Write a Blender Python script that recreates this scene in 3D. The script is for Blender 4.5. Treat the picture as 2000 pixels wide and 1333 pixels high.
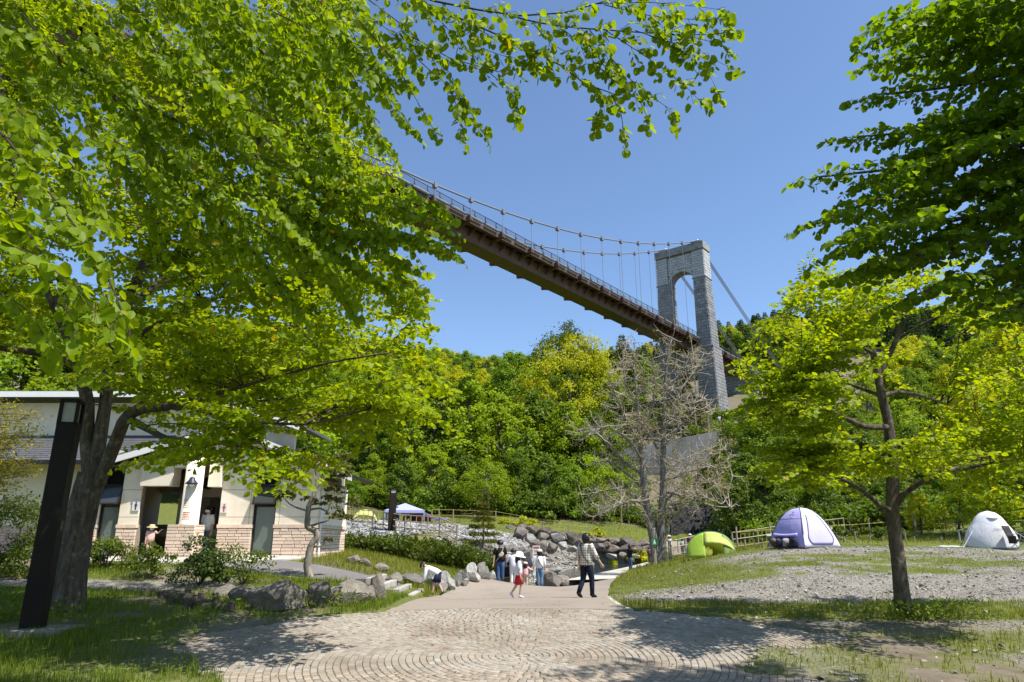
import bpy, bmesh, math, random
import numpy as np
from mathutils import Vector, Matrix, Quaternion
for o in list(bpy.data.objects): bpy.data.objects.remove(o, do_unlink=True)
SC = bpy.context.scene
COL = SC.collection
R = math.radians
random.seed(7)
RNG = np.random.default_rng(11)

# ---------------------------------------------------------------- camera
PITCH = R(16.2)
CAM_H = 1.6
cam_d = bpy.data.cameras.new('camera'); cam_d.sensor_width = 36.0; cam_d.lens = 24.0
cam_d.clip_start = 0.05; cam_d.clip_end = 3000
cam = bpy.data.objects.new('camera', cam_d); COL.objects.link(cam)
cam.location = (0, 0, CAM_H); cam.rotation_euler = (R(90) + PITCH, 0, 0)
SC.camera = cam
# ---------------------------------------------------------------- sky, sun, exposure
SUN_AZ, SUN_EL = R(119), R(59)      # azimuth clockwise from +Y
w = bpy.data.worlds.new('World'); SC.world = w; w.use_nodes = True
nt = w.node_tree; bg = nt.nodes['Background']
sky = nt.nodes.new('ShaderNodeTexSky'); sky.sky_type = 'NISHITA'; sky.sun_disc = False
sky.sun_elevation = SUN_EL; sky.sun_rotation = SUN_AZ
sky.air_density = 1.0; sky.dust_density = 0.5; sky.ozone_density = 4.5; sky.altitude = 200
nt.links.new(sky.outputs['Color'], bg.inputs['Color']); bg.inputs['Strength'].default_value = 0.112
sd = bpy.data.lights.new('sun', 'SUN'); sd.energy = 4.4; sd.angle = R(0.55); sd.color = (1.0, 0.955, 0.88)
sun = bpy.data.objects.new('sun', sd); COL.objects.link(sun)
sv = Vector((math.sin(SUN_AZ)*math.cos(SUN_EL), math.cos(SUN_AZ)*math.cos(SUN_EL), math.sin(SUN_EL)))
sun.rotation_euler = sv.to_track_quat('Z', 'Y').to_euler(); sun.location = (30, -10, 60)
SC.view_settings.view_transform = 'Standard'; SC.view_settings.look = 'None'
SC.view_settings.exposure = 0.90; SC.view_settings.gamma = 1.0
SC.view_settings.use_curve_mapping = False
SC.render.engine = 'CYCLES'
SC.cycles.max_bounces = 7; SC.cycles.diffuse_bounces = 4; SC.cycles.transmission_bounces = 5
SC.cycles.transparent_max_bounces = 6; SC.cycles.use_denoising = True
SC.cycles.sample_clamp_indirect = 6.0

# ---------------------------------------------------------------- helpers
CP, SP = math.cos(PITCH), math.sin(PITCH)
def at(px, py, Y):
    """point at forward distance Y seen at photo position (px, py)"""
    x = (px-1000.0)/1333.0; y = (666.5-py)/1333.0
    fw = CP - y*SP; up = SP + y*CP
    k = Y/fw
    return Vector((x*k, Y, CAM_H + up*k))
def atn(px, py, Y):
    px = np.asarray(px, float); py = np.asarray(py, float); Y = np.asarray(Y, float)
    x = (px-1000.0)/1333.0; y = (666.5-py)/1333.0
    k = Y/(CP - y*SP)
    return np.stack([x*k, Y + 0*k, CAM_H + (SP + y*CP)*k], -1)

def tag(o, label=None, cat=None, group=None, kind=None):
    if label: o['label'] = label
    if cat: o['category'] = cat
    if group: o['group'] = group
    if kind: o['kind'] = kind
    return o
def empty(name, loc, rz=0.0, label=None, cat=None, group=None):
    o = bpy.data.objects.new(name, None); COL.objects.link(o)
    o.empty_display_size = 0.1
    o.location = loc; o.rotation_euler = (0, 0, rz)
    return tag(o, label, cat, group)
def link(name, me, parent=None, mat=None):
    o = bpy.data.objects.new(name, me); COL.objects.link(o)
    if parent is not None: o.parent = parent
    if mat is not None and len(me.materials) == 0: me.materials.append(mat)
    return o
def copy_tree(o, parent=None):
    c = o.copy(); COL.objects.link(c); c.parent = parent
    for ch in o.children: copy_tree(ch, c)
    return c
def mesh_np(name, V, F, mats=None, smooth=False, midx=None):
    """F: (n,k) int array or list of such arrays"""
    if not isinstance(F, (list, tuple)): F = [F]
    F = [np.asarray(f, np.int32) for f in F if len(f)]
    V = np.asarray(V, np.float32)
    me = bpy.data.meshes.new(name)
    me.vertices.add(len(V)); me.vertices.foreach_set('co', V.ravel())
    tot = sum(f.size for f in F); npoly = sum(len(f) for f in F)
    me.loops.add(tot); me.loops.foreach_set('vertex_index', np.concatenate([f.ravel() for f in F]))
    me.polygons.add(npoly)
    sizes = np.concatenate([np.full(len(f), f.shape[1], np.int32) for f in F])
    starts = np.concatenate([[0], np.cumsum(sizes)[:-1]]).astype(np.int32)
    me.polygons.foreach_set('loop_start', starts)
    if midx is not None: me.polygons.foreach_set('material_index', np.asarray(midx, np.int32))
    me.polygons.foreach_set('use_smooth', np.full(npoly, smooth, bool))
    me.update(calc_edges=True)
    for m in (mats if isinstance(mats, (list, tuple)) else [mats] if mats else []): me.materials.append(m)
    return me

class MB:
    """collects boxes, tubes and lofts into one mesh"""
    def __init__(s): s.v = []; s.f = []; s.m = []; s.cur = 0
    def add(s, verts, faces):
        b = len(s.v); s.v.extend([tuple(p) for p in verts])
        for f in faces: s.f.append(tuple(i+b for i in f)); s.m.append(s.cur)
        return s
    def box(s, c, size, rot=None, taper=None):
        hx, hy, hz = size[0]/2, size[1]/2, size[2]/2
        P = []
        for z in (-1, 1):
            t = 1 if (taper is None or z < 0) else taper
            for x, y in ((-1,-1),(1,-1),(1,1),(-1,1)): P.append(Vector((x*hx*t, y*hy*t, z*hz)))
        if rot is not None: P = [rot @ p for p in P]
        c = Vector(c); P = [p+c for p in P]
        return s.add(P, [(3,2,1,0),(4,5,6,7),(0,1,5,4),(1,2,6,5),(2,3,7,6),(3,0,4,7)])
    def b2(s, x0, x1, y0, y1, z0, z1):
        return s.box(((x0+x1)/2,(y0+y1)/2,(z0+z1)/2), (abs(x1-x0),abs(y1-y0),abs(z1-z0)))
    def bar(s, a, b, wd, ht=None, up=Vector((0,0,1))):
        a, b = Vector(a), Vector(b); d = b-a; L = d.length
        if L < 1e-6: return s
        d.normalize(); x = d.cross(up)
        if x.length < 1e-4: x = Vector((1,0,0))
        x.normalize(); z = x.cross(d)
        rot = Matrix((x, d, z)).transposed()
        return s.box((a+b)/2, (wd, L, ht or wd), rot)
    def tube(s, pts, rad, n=8, cap=True):
        pts = [Vector(p) for p in pts]
        if not hasattr(rad, '__len__'): rad = [rad]*len(pts)
        V = []; F = []
        prev = None
        for i, p in enumerate(pts):
            t = (pts[min(i+1, len(pts)-1)] - pts[max(i-1, 0)])
            if t.length < 1e-9: t = Vector((0,0,1))
            t.normalize()
            if prev is None:
                x = t.orthogonal().normalized()
            else:
                x = prev - t*prev.dot(t)
                x = x.normalized() if x.length > 1e-6 else t.orthogonal().normalized()
            prev = x; y = t.cross(x)
            for k in range(n):
                a = 2*math.pi*k/n
                V.append(p + (x*math.cos(a) + y*math.sin(a))*rad[i])
        for i in range(len(pts)-1):
            for k in range(n):
                k2 = (k+1) % n
                F.append((i*n+k, i*n+k2, (i+1)*n+k2, (i+1)*n+k))
        if cap:
            F.append(tuple(range(n))[::-1]); b = (len(pts)-1)*n; F.append(tuple(range(b, b+n)))
        return s.add(V, F)
    def rings(s, rr, closed=True, cap=True):
        """loft a list of rings (equal point counts)"""
        n = len(rr[0]); V = [p for r_ in rr for p in r_]; F = []
        for i in range(len(rr)-1):
            for k in range(n if closed else n-1):
                k2 = (k+1) % n
                F.append((i*n+k, i*n+k2, (i+1)*n+k2, (i+1)*n+k))
        if cap and closed:
            F.append(tuple(range(n))[::-1]); b = (len(rr)-1)*n; F.append(tuple(range(b, b+n)))
        return s.add(V, F)
    def lathe(s, c, prof, n=16):
        c = Vector(c)
        return s.rings([[c + Vector((r*math.cos(2*math.pi*k/n), r*math.sin(2*math.pi*k/n), z)) for k in range(n)] for r, z in prof])
    def prism(s, poly, y0, y1):
        """polygon in XZ extruded along Y"""
        n = len(poly)
        V = [(x, y0, z) for x, z in poly] + [(x, y1, z) for x, z in poly]
        F = [tuple(range(n))[::-1], tuple(range(n, 2*n))]
        for k in range(n): k2 = (k+1) % n; F.append((k, k2, n+k2, n+k))
        return s.add(V, F)
    def mesh(s, name, mats, smooth=False):
        me = bpy.data.meshes.new(name); me.from_pydata(s.v, [], s.f)
        mats = mats if isinstance(mats, (list, tuple)) else [mats]
        for m in mats: me.materials.append(m)
        if len(mats) > 1: me.polygons.foreach_set('material_index', s.m)
        bm = bmesh.new(); bm.from_mesh(me); bmesh.ops.recalc_face_normals(bm, faces=bm.faces); bm.to_mesh(me); bm.free()
        if smooth: me.polygons.foreach_set('use_smooth', [True]*len(me.polygons))
        me.update()
        return me
    def build(s, name, mats, parent=None, smooth=False, bevel=0):
        o = link(name, s.mesh(name, mats, smooth), parent)
        if bevel:
            m = o.modifiers.new('bevel', 'BEVEL'); m.width = bevel; m.segments = 2; m.limit_method = 'ANGLE'
        return o

# ---------------------------------------------------------------- value noise (numpy)
_perm = RNG.permutation(256); _vals = RNG.random(256)
def _h(ix, iy): return _vals[_perm[(_perm[ix & 255] + iy) & 255]]
def noise2(x, y):
    x = np.asarray(x, float); y = np.asarray(y, float)
    ix = np.floor(x).astype(int); iy = np.floor(y).astype(int); fx = x-ix; fy = y-iy
    fx = fx*fx*(3-2*fx); fy = fy*fy*(3-2*fy)
    a = _h(ix, iy)*(1-fx) + _h(ix+1, iy)*fx; b = _h(ix, iy+1)*(1-fx) + _h(ix+1, iy+1)*fx
    return a*(1-fy) + b*fy
def fbm(x, y, o=4):
    r = 0; a = .5
    for i in range(o): r = r + a*noise2(x*2**i + 17*i, y*2**i + 31*i); a *= .5
    return r/(1-.5**o)
def sstep(a, b, x):
    t = np.clip((x-a)/(b-a), 0, 1); return t*t*(3-2*t)
def inpoly(x, y, poly):
    x = np.asarray(x, float); y = np.asarray(y, float); c = np.zeros(x.shape, bool); n = len(poly)
    for i in range(n):
        x1, y1 = poly[i]; x2, y2 = poly[(i+1) % n]
        cond = ((y1 > y) != (y2 > y))
        xi = (x2-x1)*(y-y1)/((y2-y1) if y2 != y1 else 1e-9) + x1
        c ^= cond & (x < xi)
    return c

# ---------------------------------------------------------------- materials
def _nodes(name):
    m = bpy.data.materials.new(name); m.use_nodes = True
    return m, m.node_tree, m.node_tree.nodes['Principled BSDF']
def _mixc(nt, fac, a, b, mode='MIX'):
    n = nt.nodes.new('ShaderNodeMix'); n.data_type = 'RGBA'; n.blend_type = mode
    if isinstance(fac, (int, float)): n.inputs[0].default_value = fac
    else: nt.links.new(fac, n.inputs[0])
    for s_, v in ((6, a), (7, b)):
        if isinstance(v, (tuple, list)): n.inputs[s_].default_value = (*v[:3], 1)
        else: nt.links.new(v, n.inputs[s_])
    return n.outputs[2]
def _noise(nt, scale, detail=4, coord='Object', rough=.6, stretch=None):
    tc = nt.nodes.new('ShaderNodeTexCoord'); n = nt.nodes.new('ShaderNodeTexNoise')
    n.inputs['Scale'].default_value = scale; n.inputs['Detail'].default_value = detail; n.inputs['Roughness'].default_value = rough
    src = tc.outputs[coord]
    if stretch:
        mp = nt.nodes.new('ShaderNodeMapping'); mp.inputs['Scale'].default_value = stretch
        nt.links.new(src, mp.inputs['Vector']); src = mp.outputs['Vector']
    nt.links.new(src, n.inputs['Vector'])
    return n.outputs['Fac']
def _ramp(nt, fac, stops):
    r = nt.nodes.new('ShaderNodeValToRGB'); nt.links.new(fac, r.inputs['Fac'])
    el = r.color_ramp.elements
    while len(el) < len(stops): el.new(.5)
    for e, (p, c) in zip(el, stops):
        e.position = p; e.color = (*c, 1) if len(c) == 3 else c
    return r.outputs['Color']
def _bump(nt, bsdf, h, strength, dist):
    b = nt.nodes.new('ShaderNodeBump'); b.inputs['Strength'].default_value = strength; b.inputs['Distance'].default_value = dist
    nt.links.new(h, b.inputs['Height']); nt.links.new(b.outputs['Normal'], bsdf.inputs['Normal'])
def mul(c, k): return tuple(min(1, x*k) for x in c)
def mat(name, col, rough=.75, var=.18, scale=6, bump=0, bdist=.01, spec=.3, metal=0, objvar=0, coord='Object', stretch=None, grime=None, gscale=.7):
    m, nt, b = _nodes(name)
    n = _noise(nt, scale, 5, coord, stretch=stretch)
    c = _ramp(nt, n, [(.3, mul(col, 1-var)), (.7, mul(col, 1+var))])
    if grime:
        g = _noise(nt, gscale, 6, coord, .7)
        f = _ramp(nt, g, [(.48, (0,0,0)), (.68, (1,1,1))]); c = _mixc(nt, f, c, grime)
    if objvar:
        oi = nt.nodes.new('ShaderNodeObjectInfo')
        c2 = _mixc(nt, oi.outputs['Random'], tuple([1-objvar]*3), tuple([1+objvar]*3))
        c = _mixc(nt, 1.0, c, c2, 'MULTIPLY')
    nt.links.new(c, b.inputs['Base Color'])
    b.inputs['Roughness'].default_value = rough; b.inputs['Specular IOR Level'].default_value = spec; b.inputs['Metallic'].default_value = metal
    if bump: _bump(nt, b, _noise(nt, scale*3, 5, coord, stretch=stretch), bump, bdist)
    return m
def leafmat(name, a, bcol, trans=.45, tcol=None, objvar=0.0, rough=.5, rare=None, alt=None):
    """thin leaf: diffuse and gloss plus light passing through, each leaf its own tone"""
    m, nt, b = _nodes(name)
    g = nt.nodes.new('ShaderNodeNewGeometry')
    c = _mixc(nt, g.outputs['Random Per Island'], a, bcol)
    if rare:
        r = _ramp(nt, g.outputs['Random Per Island'], [(.988, (0,0,0)), (.994, (1,1,1))])
        c = _mixc(nt, r, c, rare)
    oi = nt.nodes.new('ShaderNodeObjectInfo')
    if alt: c = _mixc(nt, oi.outputs['Random'], c, alt)
    if objvar:
        c2 = _mixc(nt, oi.outputs['Random'], tuple([1-objvar]*3), tuple([1+objvar]*3)); c = _mixc(nt, 1.0, c, c2, 'MULTIPLY')
        pn = _ramp(nt, _noise(nt, .45, 4), [(.3, (.74,.82,.85)), (.7, (1.20,1.18,1.05))]); c = _mixc(nt, 1.0, c, pn, 'MULTIPLY')
    nt.links.new(c, b.inputs['Base Color']); b.inputs['Roughness'].default_value = rough; b.inputs['Specular IOR Level'].default_value = .18
    t = nt.nodes.new('ShaderNodeBsdfTranslucent')
    tc = _mixc(nt, 1.0, c, tcol or (1.9, 1.55, .5), 'MULTIPLY'); 
    nt.links.new(tc, t.inputs['Color'])
    mx = nt.nodes.new('ShaderNodeMixShader'); mx.inputs[0].default_value = trans
    out = nt.nodes['Material Output']
    nt.links.new(b.outputs[0], mx.inputs[1]); nt.links.new(t.outputs[0], mx.inputs[2]); nt.links.new(mx.outputs[0], out.inputs['Surface'])
    return m
# ================================================================ terrain
CX, CY, CR = 0.15, 10.7, 6.3           # stone paving circle
SLOPE = .077
def PL0(y): return SLOPE*(np.maximum(y, 2.0)-10.7)      # the plaza rises gently away from the viewer
def plaza_pt(px, py):
    x = (px-1000.0)/1333.0; y = (666.5-py)/1333.0; fw = CP - y*SP; up = SP + y*CP
    Y = (CAM_H + SLOPE*10.7)/(SLOPE - up/fw); return (x*Y/fw, Y)
_rb = np.array([plaza_pt(*p) for p in [(1660,1350),(1600,1333),(1440,1312),(1432,1290),(1440,1268),(1620,1262),(1630,1248),(1560,1232),(1400,1207),(1225,1190)]])
_lb = np.array([plaza_pt(*p) for p in [(470,1350),(440,1333),(390,1290),(350,1272),(420,1237),(600,1210),(765,1191)]])
def yfar(x): return 14.5 - .055*(np.asarray(x)-CX)**2
_cp = [(x, y, float(PL0(y))) for x in (-13,-8.5,-4,0,4,8.5,13) for y in (2,6,9,11.5,13.6)] + [(0,-15,-.7),(-14,-6,-.7),(14,-6,-.7),
       (0,16,.237),(0,18.6,.165),(2.4,18.6,.165),(-2.2,18.4,.165),(0,22,.06),(2.8,22,.07),(-1.9,22,.07),(-4,14.6,.27),(4.5,14.8,.28),(-5,20.4,.66),(-2.4,19.6,.12),(-4,19.6,.6),(-4.3,21.8,.62),
       (-20,23,1.05),(-13,23,1.05),(-9.5,22.5,1.05),(-6.3,22.6,.98),(-6,27,1.1),(-13,28,1.05),(-20,32,1.1),(-9,35,1.2),(-25,25,1.1),(-30,40,2.4),
       (4.5,34,-.22),(7.2,43,-.3),(10,52,-.3),(13,62,-.3),(0,28,-.2),(3,28,-.15),(0,33,-.3),(0,40,0.1),(.8,46,.45)]
_px = [(126,1192,14.3),(535,1193,14.3),(690,1186,15.2),(60,1160,16.5),(300,1150,18.5),(100,1130,19),(400,1120,20),(250,1092,22),(600,1125,19.8),(600,1148,17.9),
       (880,1155,22),(900,1120,25),(800,1075,34),(760,1062,42),(700,1045,45),(850,1050,42),(720,1030,48),(900,1030,52),(1000,1060,48),(1050,1036,62.5),(1150,1046,62.5),(1250,1054,62.5),(1100,1041,62.5),(1200,1050,62.5),
       (800,1020,58),(1000,1015,64),(1100,1022,66),(1250,1035,66),(940,1050,45),
       (1235,1165,18.9),(1250,1130,27),(1280,1102,37),(1400,1088,30),(1350,1100,30),(1560,1068,30),(1900,1070,30),(1500,1110,22.5),(1800,1110,22.5),
       (1800,1150,18.5),(1500,1160,18.2),(1800,1185,15.5),(1500,1182,15.6),(2000,1190,15),(2100,1110,22),(2250,1070,30),(1560,1056,37),(1900,1047,40),(1360,1064,55),(1330,1049,66),(1410,1048,66),
       (1330,1084,44),(1420,1082,44),(1700,1010,60),(2000,1000,60),(1500,1022,64),(850,1000,74),(1000,1003,74),(1150,1010,76),(1300,945,91),(1200,960,90),(1420,930,90),
       (1300,860,95.5),(1200,880,95.5),(1400,846,97)]
_cp += [tuple(at(*p)) for p in _px]
_cp += [(-14,100,13),(-30,70,7),(-30,100,18),(0,100,12),(33,118,22),(33,124,22.3),(45,140,30),(75,100,18),(70,60,6),(50,80,9.5),(0,180,38),(-60,180,46),(80,200,58),
        (0,260,47),(-30,255,56),(-80,260,72),(35,265,48),(75,270,66),(110,270,74),(160,260,70),(-150,200,60),(190,190,60),(0,420,50),(-220,420,60),(220,420,60),(-60,60,6),(-90,100,30),(120,110,26),
        (-45,20,1.5),(-70,0,1),(45,15,1.2),(48,35,3),(80,10,2),(90,60,12),(-200,60,30),(220,60,30),(-420,100,40),(420,100,40),(-420,-60,10),(420,-60,10),(0,-60,0)]
_cp = np.array(_cp, float); _C2 = 1.4**2
def _phi(d2): return np.sqrt(d2 + _C2)
_D2 = ((_cp[:,None,:2]-_cp[None,:,:2])**2).sum(-1)
_n = len(_cp); _A = np.zeros((_n+3, _n+3)); _A[:_n,:_n] = _phi(_D2) - np.eye(_n)*.15
_A[:_n,_n] = 1; _A[:_n,_n+1:] = _cp[:,:2]; _A[_n:,:_n] = _A[:_n,_n:].T
_W = np.linalg.solve(_A, np.concatenate([_cp[:,2],[0,0,0]]))
# walkway edges (left, right) and the brown path
WL = np.array([(2.4,33),(4.4,39),(8.3,50),(12,62),(15.2,72)]); WR = np.array([(4.9,34),(6.6,39),(10.3,50),(14,62),(17.5,72)])
PL = np.array([(-2.45,14.2),(-2.4,16.4),(-2.2,19),(-2.0,21),(-1.6,24.5),(-.95,28),(-.6,30),(.8,31.7),(2.4,33)])
PR = np.array([(2.3,14.3),(2.15,15.8),(2.35,18),(2.7,20.5),(3.1,23),(3.7,27),(4.4,31),(4.7,33),(4.9,34)])
def resample(P, n):
    P = np.asarray(P, float); d = np.r_[0, np.cumsum(np.linalg.norm(np.diff(P, axis=0), axis=1))]
    t = np.linspace(0, d[-1], n); return np.stack([np.interp(t, d, P[:,k]) for k in range(P.shape[1])], -1)
def smooth_line(P, n):
    P = resample(P, 60); K = 9
    Q = np.concatenate([np.repeat(P[:1], K, 0), P, np.repeat(P[-1:], K, 0)])
    ker = np.ones(2*K+1)/(2*K+1)
    S = np.stack([np.convolve(Q[:,k], ker, 'valid') for k in range(P.shape[1])], -1); S[0] = P[0]; S[-1] = P[-1]
    return resample(S, n)
PLs, PRs = smooth_line(PL, 60), smooth_line(PR, 60)
WLs, WRs = smooth_line(WL, 70), smooth_line(WR, 70)
PATH_POLY = [tuple(p) for p in PLs] + [tuple(p) for p in PRs[::-1]]
WALK_POLY = [tuple(p) for p in WLs] + [tuple(p) for p in WRs[::-1]]
ASPH = [(-3.95,18.75),(-3.95,21.0),(-5.2,21.5),(-6.0,21.95),(-9.2,22.45),(-13.0,22.6),(-13.2,22.0),(-9.0,21.2),(-7.6,20.3),(-6.3,19.4),(-5.0,18.9)]
def H0(x, y):
    x = np.asarray(x, float); y = np.asarray(y, float); sh = x.shape; x = x.ravel(); y = y.ravel()
    out = np.empty(len(x))
    for i in range(0, len(x), 20000):
        d2 = (x[i:i+20000,None]-_cp[None,:,0])**2 + (y[i:i+20000,None]-_cp[None,:,1])**2
        out[i:i+20000] = _phi(d2) @ _W[:_n] + _W[_n] + _W[_n+1]*x[i:i+20000] + _W[_n+2]*y[i:i+20000]
    # stream bed beside the walkway
    ex = np.interp(y, WL[:,1], WL[:,0]); d = (ex - x)*.95
    dw = np.interp(y, [33,40,50,60], [.5,2.1,3.7,4.0])
    bed = -.95 + .40*sstep(-.3, .3, d-dw) + .42*np.maximum(d-dw, 0)
    m = sstep(31.5, 34, y)*(1-sstep(59.6, 61.2, y))*(d > -.6)*(1-sstep(8.5, 11, d))
    out = out*(1-m) + np.minimum(out, bed)*m
    # flat plaza
    k = (1-sstep(14.3, 15.2, y))*(1-sstep(5.8, 8.5, np.abs(x)))*sstep(1, 4, y); out = out*(1-k) + PL0(y)*k
    return out.reshape(sh)
def H(x, y): return float(H0(np.array([x]), np.array([y]))[0])

def cover_mask(x, y):
    """where earth and grass have crept over the paving"""
    n = (fbm(x*1.3+5, y*1.3, 4)-.5)*1.7
    xr = np.interp(y, _rb[:,1], _rb[:,0]); xl = np.interp(y, _lb[:,1], _lb[:,0])
    return np.maximum(sstep(-.10, .22, x - xr + n*.45), sstep(-.10, .22, xl - x + n*.45))
def on_plaza(x, y, m=0.0): return (np.hypot(x-CX, y-CY) < CR+m) & (y < yfar(x)+m)

def band(v, a, b, s): return sstep(a-s, a+s, v)*(1-sstep(b-s, b+s, v))
def masks(x, y):
    """grass, gravel, dry weights of the ground"""
    n1 = fbm(x*.55, y*.55, 4); n2 = fbm(x*1.9+9, y*1.9+4, 3); n3 = fbm(x*.22+3, y*.4+8, 3)
    right = sstep(2.2, 3.4, x - .08*np.maximum(y-20, 0)*1.6)
    g = np.full(x.shape, .9)
    # right field
    strip = band(y, 13.2, 16.2, .3)*sstep(.30,.45, n2+.12)
    mound = band(y, 20.6, 27.2, .8)*sstep(.42,.60, n1*.55+n2*.45+.05) + band(y, 29.0, 34, .6)*.9
    low = (1-sstep(11.5, 13.2, y))*sstep(.33,.48, n1*.4+n2*.6)
    mid = 0*y
    verge = (1-sstep(3.6, 6.2, x-np.interp(y,[17,22,27,33,40],[2.4,2.6,3.0,4.0,6.0])+1.6*(n1-.5)))*sstep(16.8,18.0,y)*.95
    gr = np.clip(strip + mound + low*.8 + mid*.55 + verge*sstep(18.6,20.0,y) + sstep(30,34,y), 0, 1)
    # a trodden bare band
    gr = gr*(1 - band(y, 16.6, 20.9, .4)*sstep(2.9,4.2,x)*.92)
    g = g*(1-right) + gr*right
    # left foreground and terrace
    left = 1-sstep(-4.0, -3.2, x)
    lg = np.clip(.12 + 1.1*sstep(.36,.56, n1*.6+n2*.4 + .16*(1-sstep(10,14,y))), 0, 1); lg = lg*(1-.8*sstep(-6.6,-4.6,x+1.2*(n1-.5))*band(y,10.0,15.0,.8)*sstep(.35,.55,n2+.1))
    gpath = band(y - .12*(x+10), 17.7, 19.2, .35)*(x > -15)*(x < -7.2)
    lg = lg*(1-gpath*.95)
    g = g*(1-left*(y < 23)) + lg*left*(y < 23)
    gravel = right*(1-sstep(30, 33, y))*np.maximum(sstep(13.5, 16, y+1.5*n1), .75*sstep(.42,.6,n1)) + gpath + .6*(1-sstep(-4.0,-3.4,x))*band(y,10.0,15.0,.8)*sstep(-7.5,-5.5,x)*sstep(.4,.6,n2)
    gs = band(x + .0*y, -17, .5, 1.0)*sstep(42.6, 44.4, y - .35*(x+8))*(1-sstep(55, 59, y+3*n3))
    ex = np.interp(y, WL[:,1], WL[:,0]); d = ex - x
    bed = sstep(32, 33.5, y)*(1-sstep(60.3, 61, y))*(d > -.3)*(1-sstep(8.5, 10.5, d+1.5*(n1-.5)))
    gravel = np.clip(gravel + gs + bed, 0, 1)
    g = g*(1-np.clip(gs+bed, 0, 1)*.97)
    dry = band(x, -14, -4.5, .8)*band(y, 32, 43.5, 1.2)
    forest = sstep(66, 70, y)
    g = g*(1-forest*(.55+.4*sstep(.35,.55,n1)))
    return np.clip(g, 0, 1), np.clip(gravel, 0, 1), np.clip(dry, 0, 1)

def _axis(lo, hi, step, far, mid=None):
    a = list(np.arange(lo, hi+1e-6, step)); s = step
    while a[-1] < far[1]: s *= 1.13; s = min(s, 12); a.append(a[-1]+s)
    s = step
    while a[0] > far[0]: s *= 1.13; s = min(s, 12); a.insert(0, a[0]-s)
    return np.array(a)
gx = _axis(-13.5, 14, .17, (-430, 430))
gy = np.concatenate([_axis(5, 6, .5, (-60, 6))[:-1], np.arange(5.6, 34, .16), np.arange(34, 76, .5)])
s_ = .6; yy_ = [76.0]
while yy_[-1] < 440: s_ = min(s_*1.1, 12); yy_.append(yy_[-1]+s_)
gy = np.unique(np.round(np.concatenate([gy, yy_]), 4))
GX, GY = np.meshgrid(gx, gy)
hz = H0(GX, GY)
near = (GY < 60)
hz = hz + near*(fbm(GX*1.1, GY*1.1, 4)-.5)*.07*np.maximum(sstep(0, 1.2, np.hypot(GX-CX, GY-CY)-CR), sstep(.2,1.2,GY-yfar(GX)))
rr_ = np.hypot(GX-CX, GY-CY); cov = cover_mask(GX, GY)
inside = on_plaza(GX, GY, .1)
hz = np.where(inside, hz -.075 + cov*(.09 + .03*(fbm(GX*3, GY*3, 3)-.5)), hz)
for poly, dz in ((PATH_POLY, .1), (WALK_POLY, .25), (ASPH, .09)):
    hz = hz - dz*inpoly(GX, GY, poly)
g_, gv_, dr_ = masks(GX, GY)
g_ = np.where(inside, np.where(GX > 0, g_*.75, np.clip(g_, 0, .8)), g_)
nv = GX.size; idx = np.arange(nv).reshape(GX.shape)
Fq = np.stack([idx[:-1,:-1], idx[:-1,1:], idx[1:,1:], idx[1:,:-1]], -1).reshape(-1, 4)
def ground_mat():
    m, nt, b = _nodes('earth_grass_gravel')
    def attr(n):
        a = nt.nodes.new('ShaderNodeAttribute'); a.attribute_name = n; return a.outputs['Fac']
    soil = _ramp(nt, _noise(nt, 2.2, 7, rough=.7), [(.3, (.11,.088,.064)), (.7, (.215,.18,.138))])
    vor = nt.nodes.new('ShaderNodeTexVoronoi'); vor.inputs['Scale'].default_value = 22
    tc = nt.nodes.new('ShaderNodeTexCoord'); nt.links.new(tc.outputs['Object'], vor.inputs['Vector'])
    grav = _ramp(nt, vor.outputs['Color'], [(.1, (.125,.115,.10)), (.9, (.31,.285,.245))])
    grav = _mixc(nt, _ramp(nt, _noise(nt, 1.1, 5), [(.4,(0,0,0)),(.75,(.6,.6,.6))]), grav, (.21,.185,.15))
    c = _mixc(nt, attr('gravel'), soil, grav)
    turf = _ramp(nt, _noise(nt, 5, 6), [(.3, (.06,.085,.016)), (.7, (.15,.165,.035))])
    c = _mixc(nt, attr('grass'), c, turf)
    dryc = _ramp(nt, _noise(nt, 6, 6), [(.3, (.21,.20,.075)), (.7, (.33,.29,.13))])
    c = _mixc(nt, attr('dry'), c, dryc)
    nt.links.new(c, b.inputs['Base Color']); b.inputs['Roughness'].default_value = .95; b.inputs['Specular IOR Level'].default_value = .1
    _bump(nt, b, _noise(nt, 26, 6, rough=.7), .6, .03)
    return m
me = mesh_np('ground', np.stack([GX, GY, hz], -1).reshape(-1, 3), Fq, ground_mat(), True)
for nme, arr in (('grass', g_), ('gravel', gv_), ('dry', dr_)):
    a = me.attributes.new(nme, 'FLOAT', 'POINT'); a.data.foreach_set('value', arr.ravel().astype(np.float32))
tag(link('ground', me), kind='structure')

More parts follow.
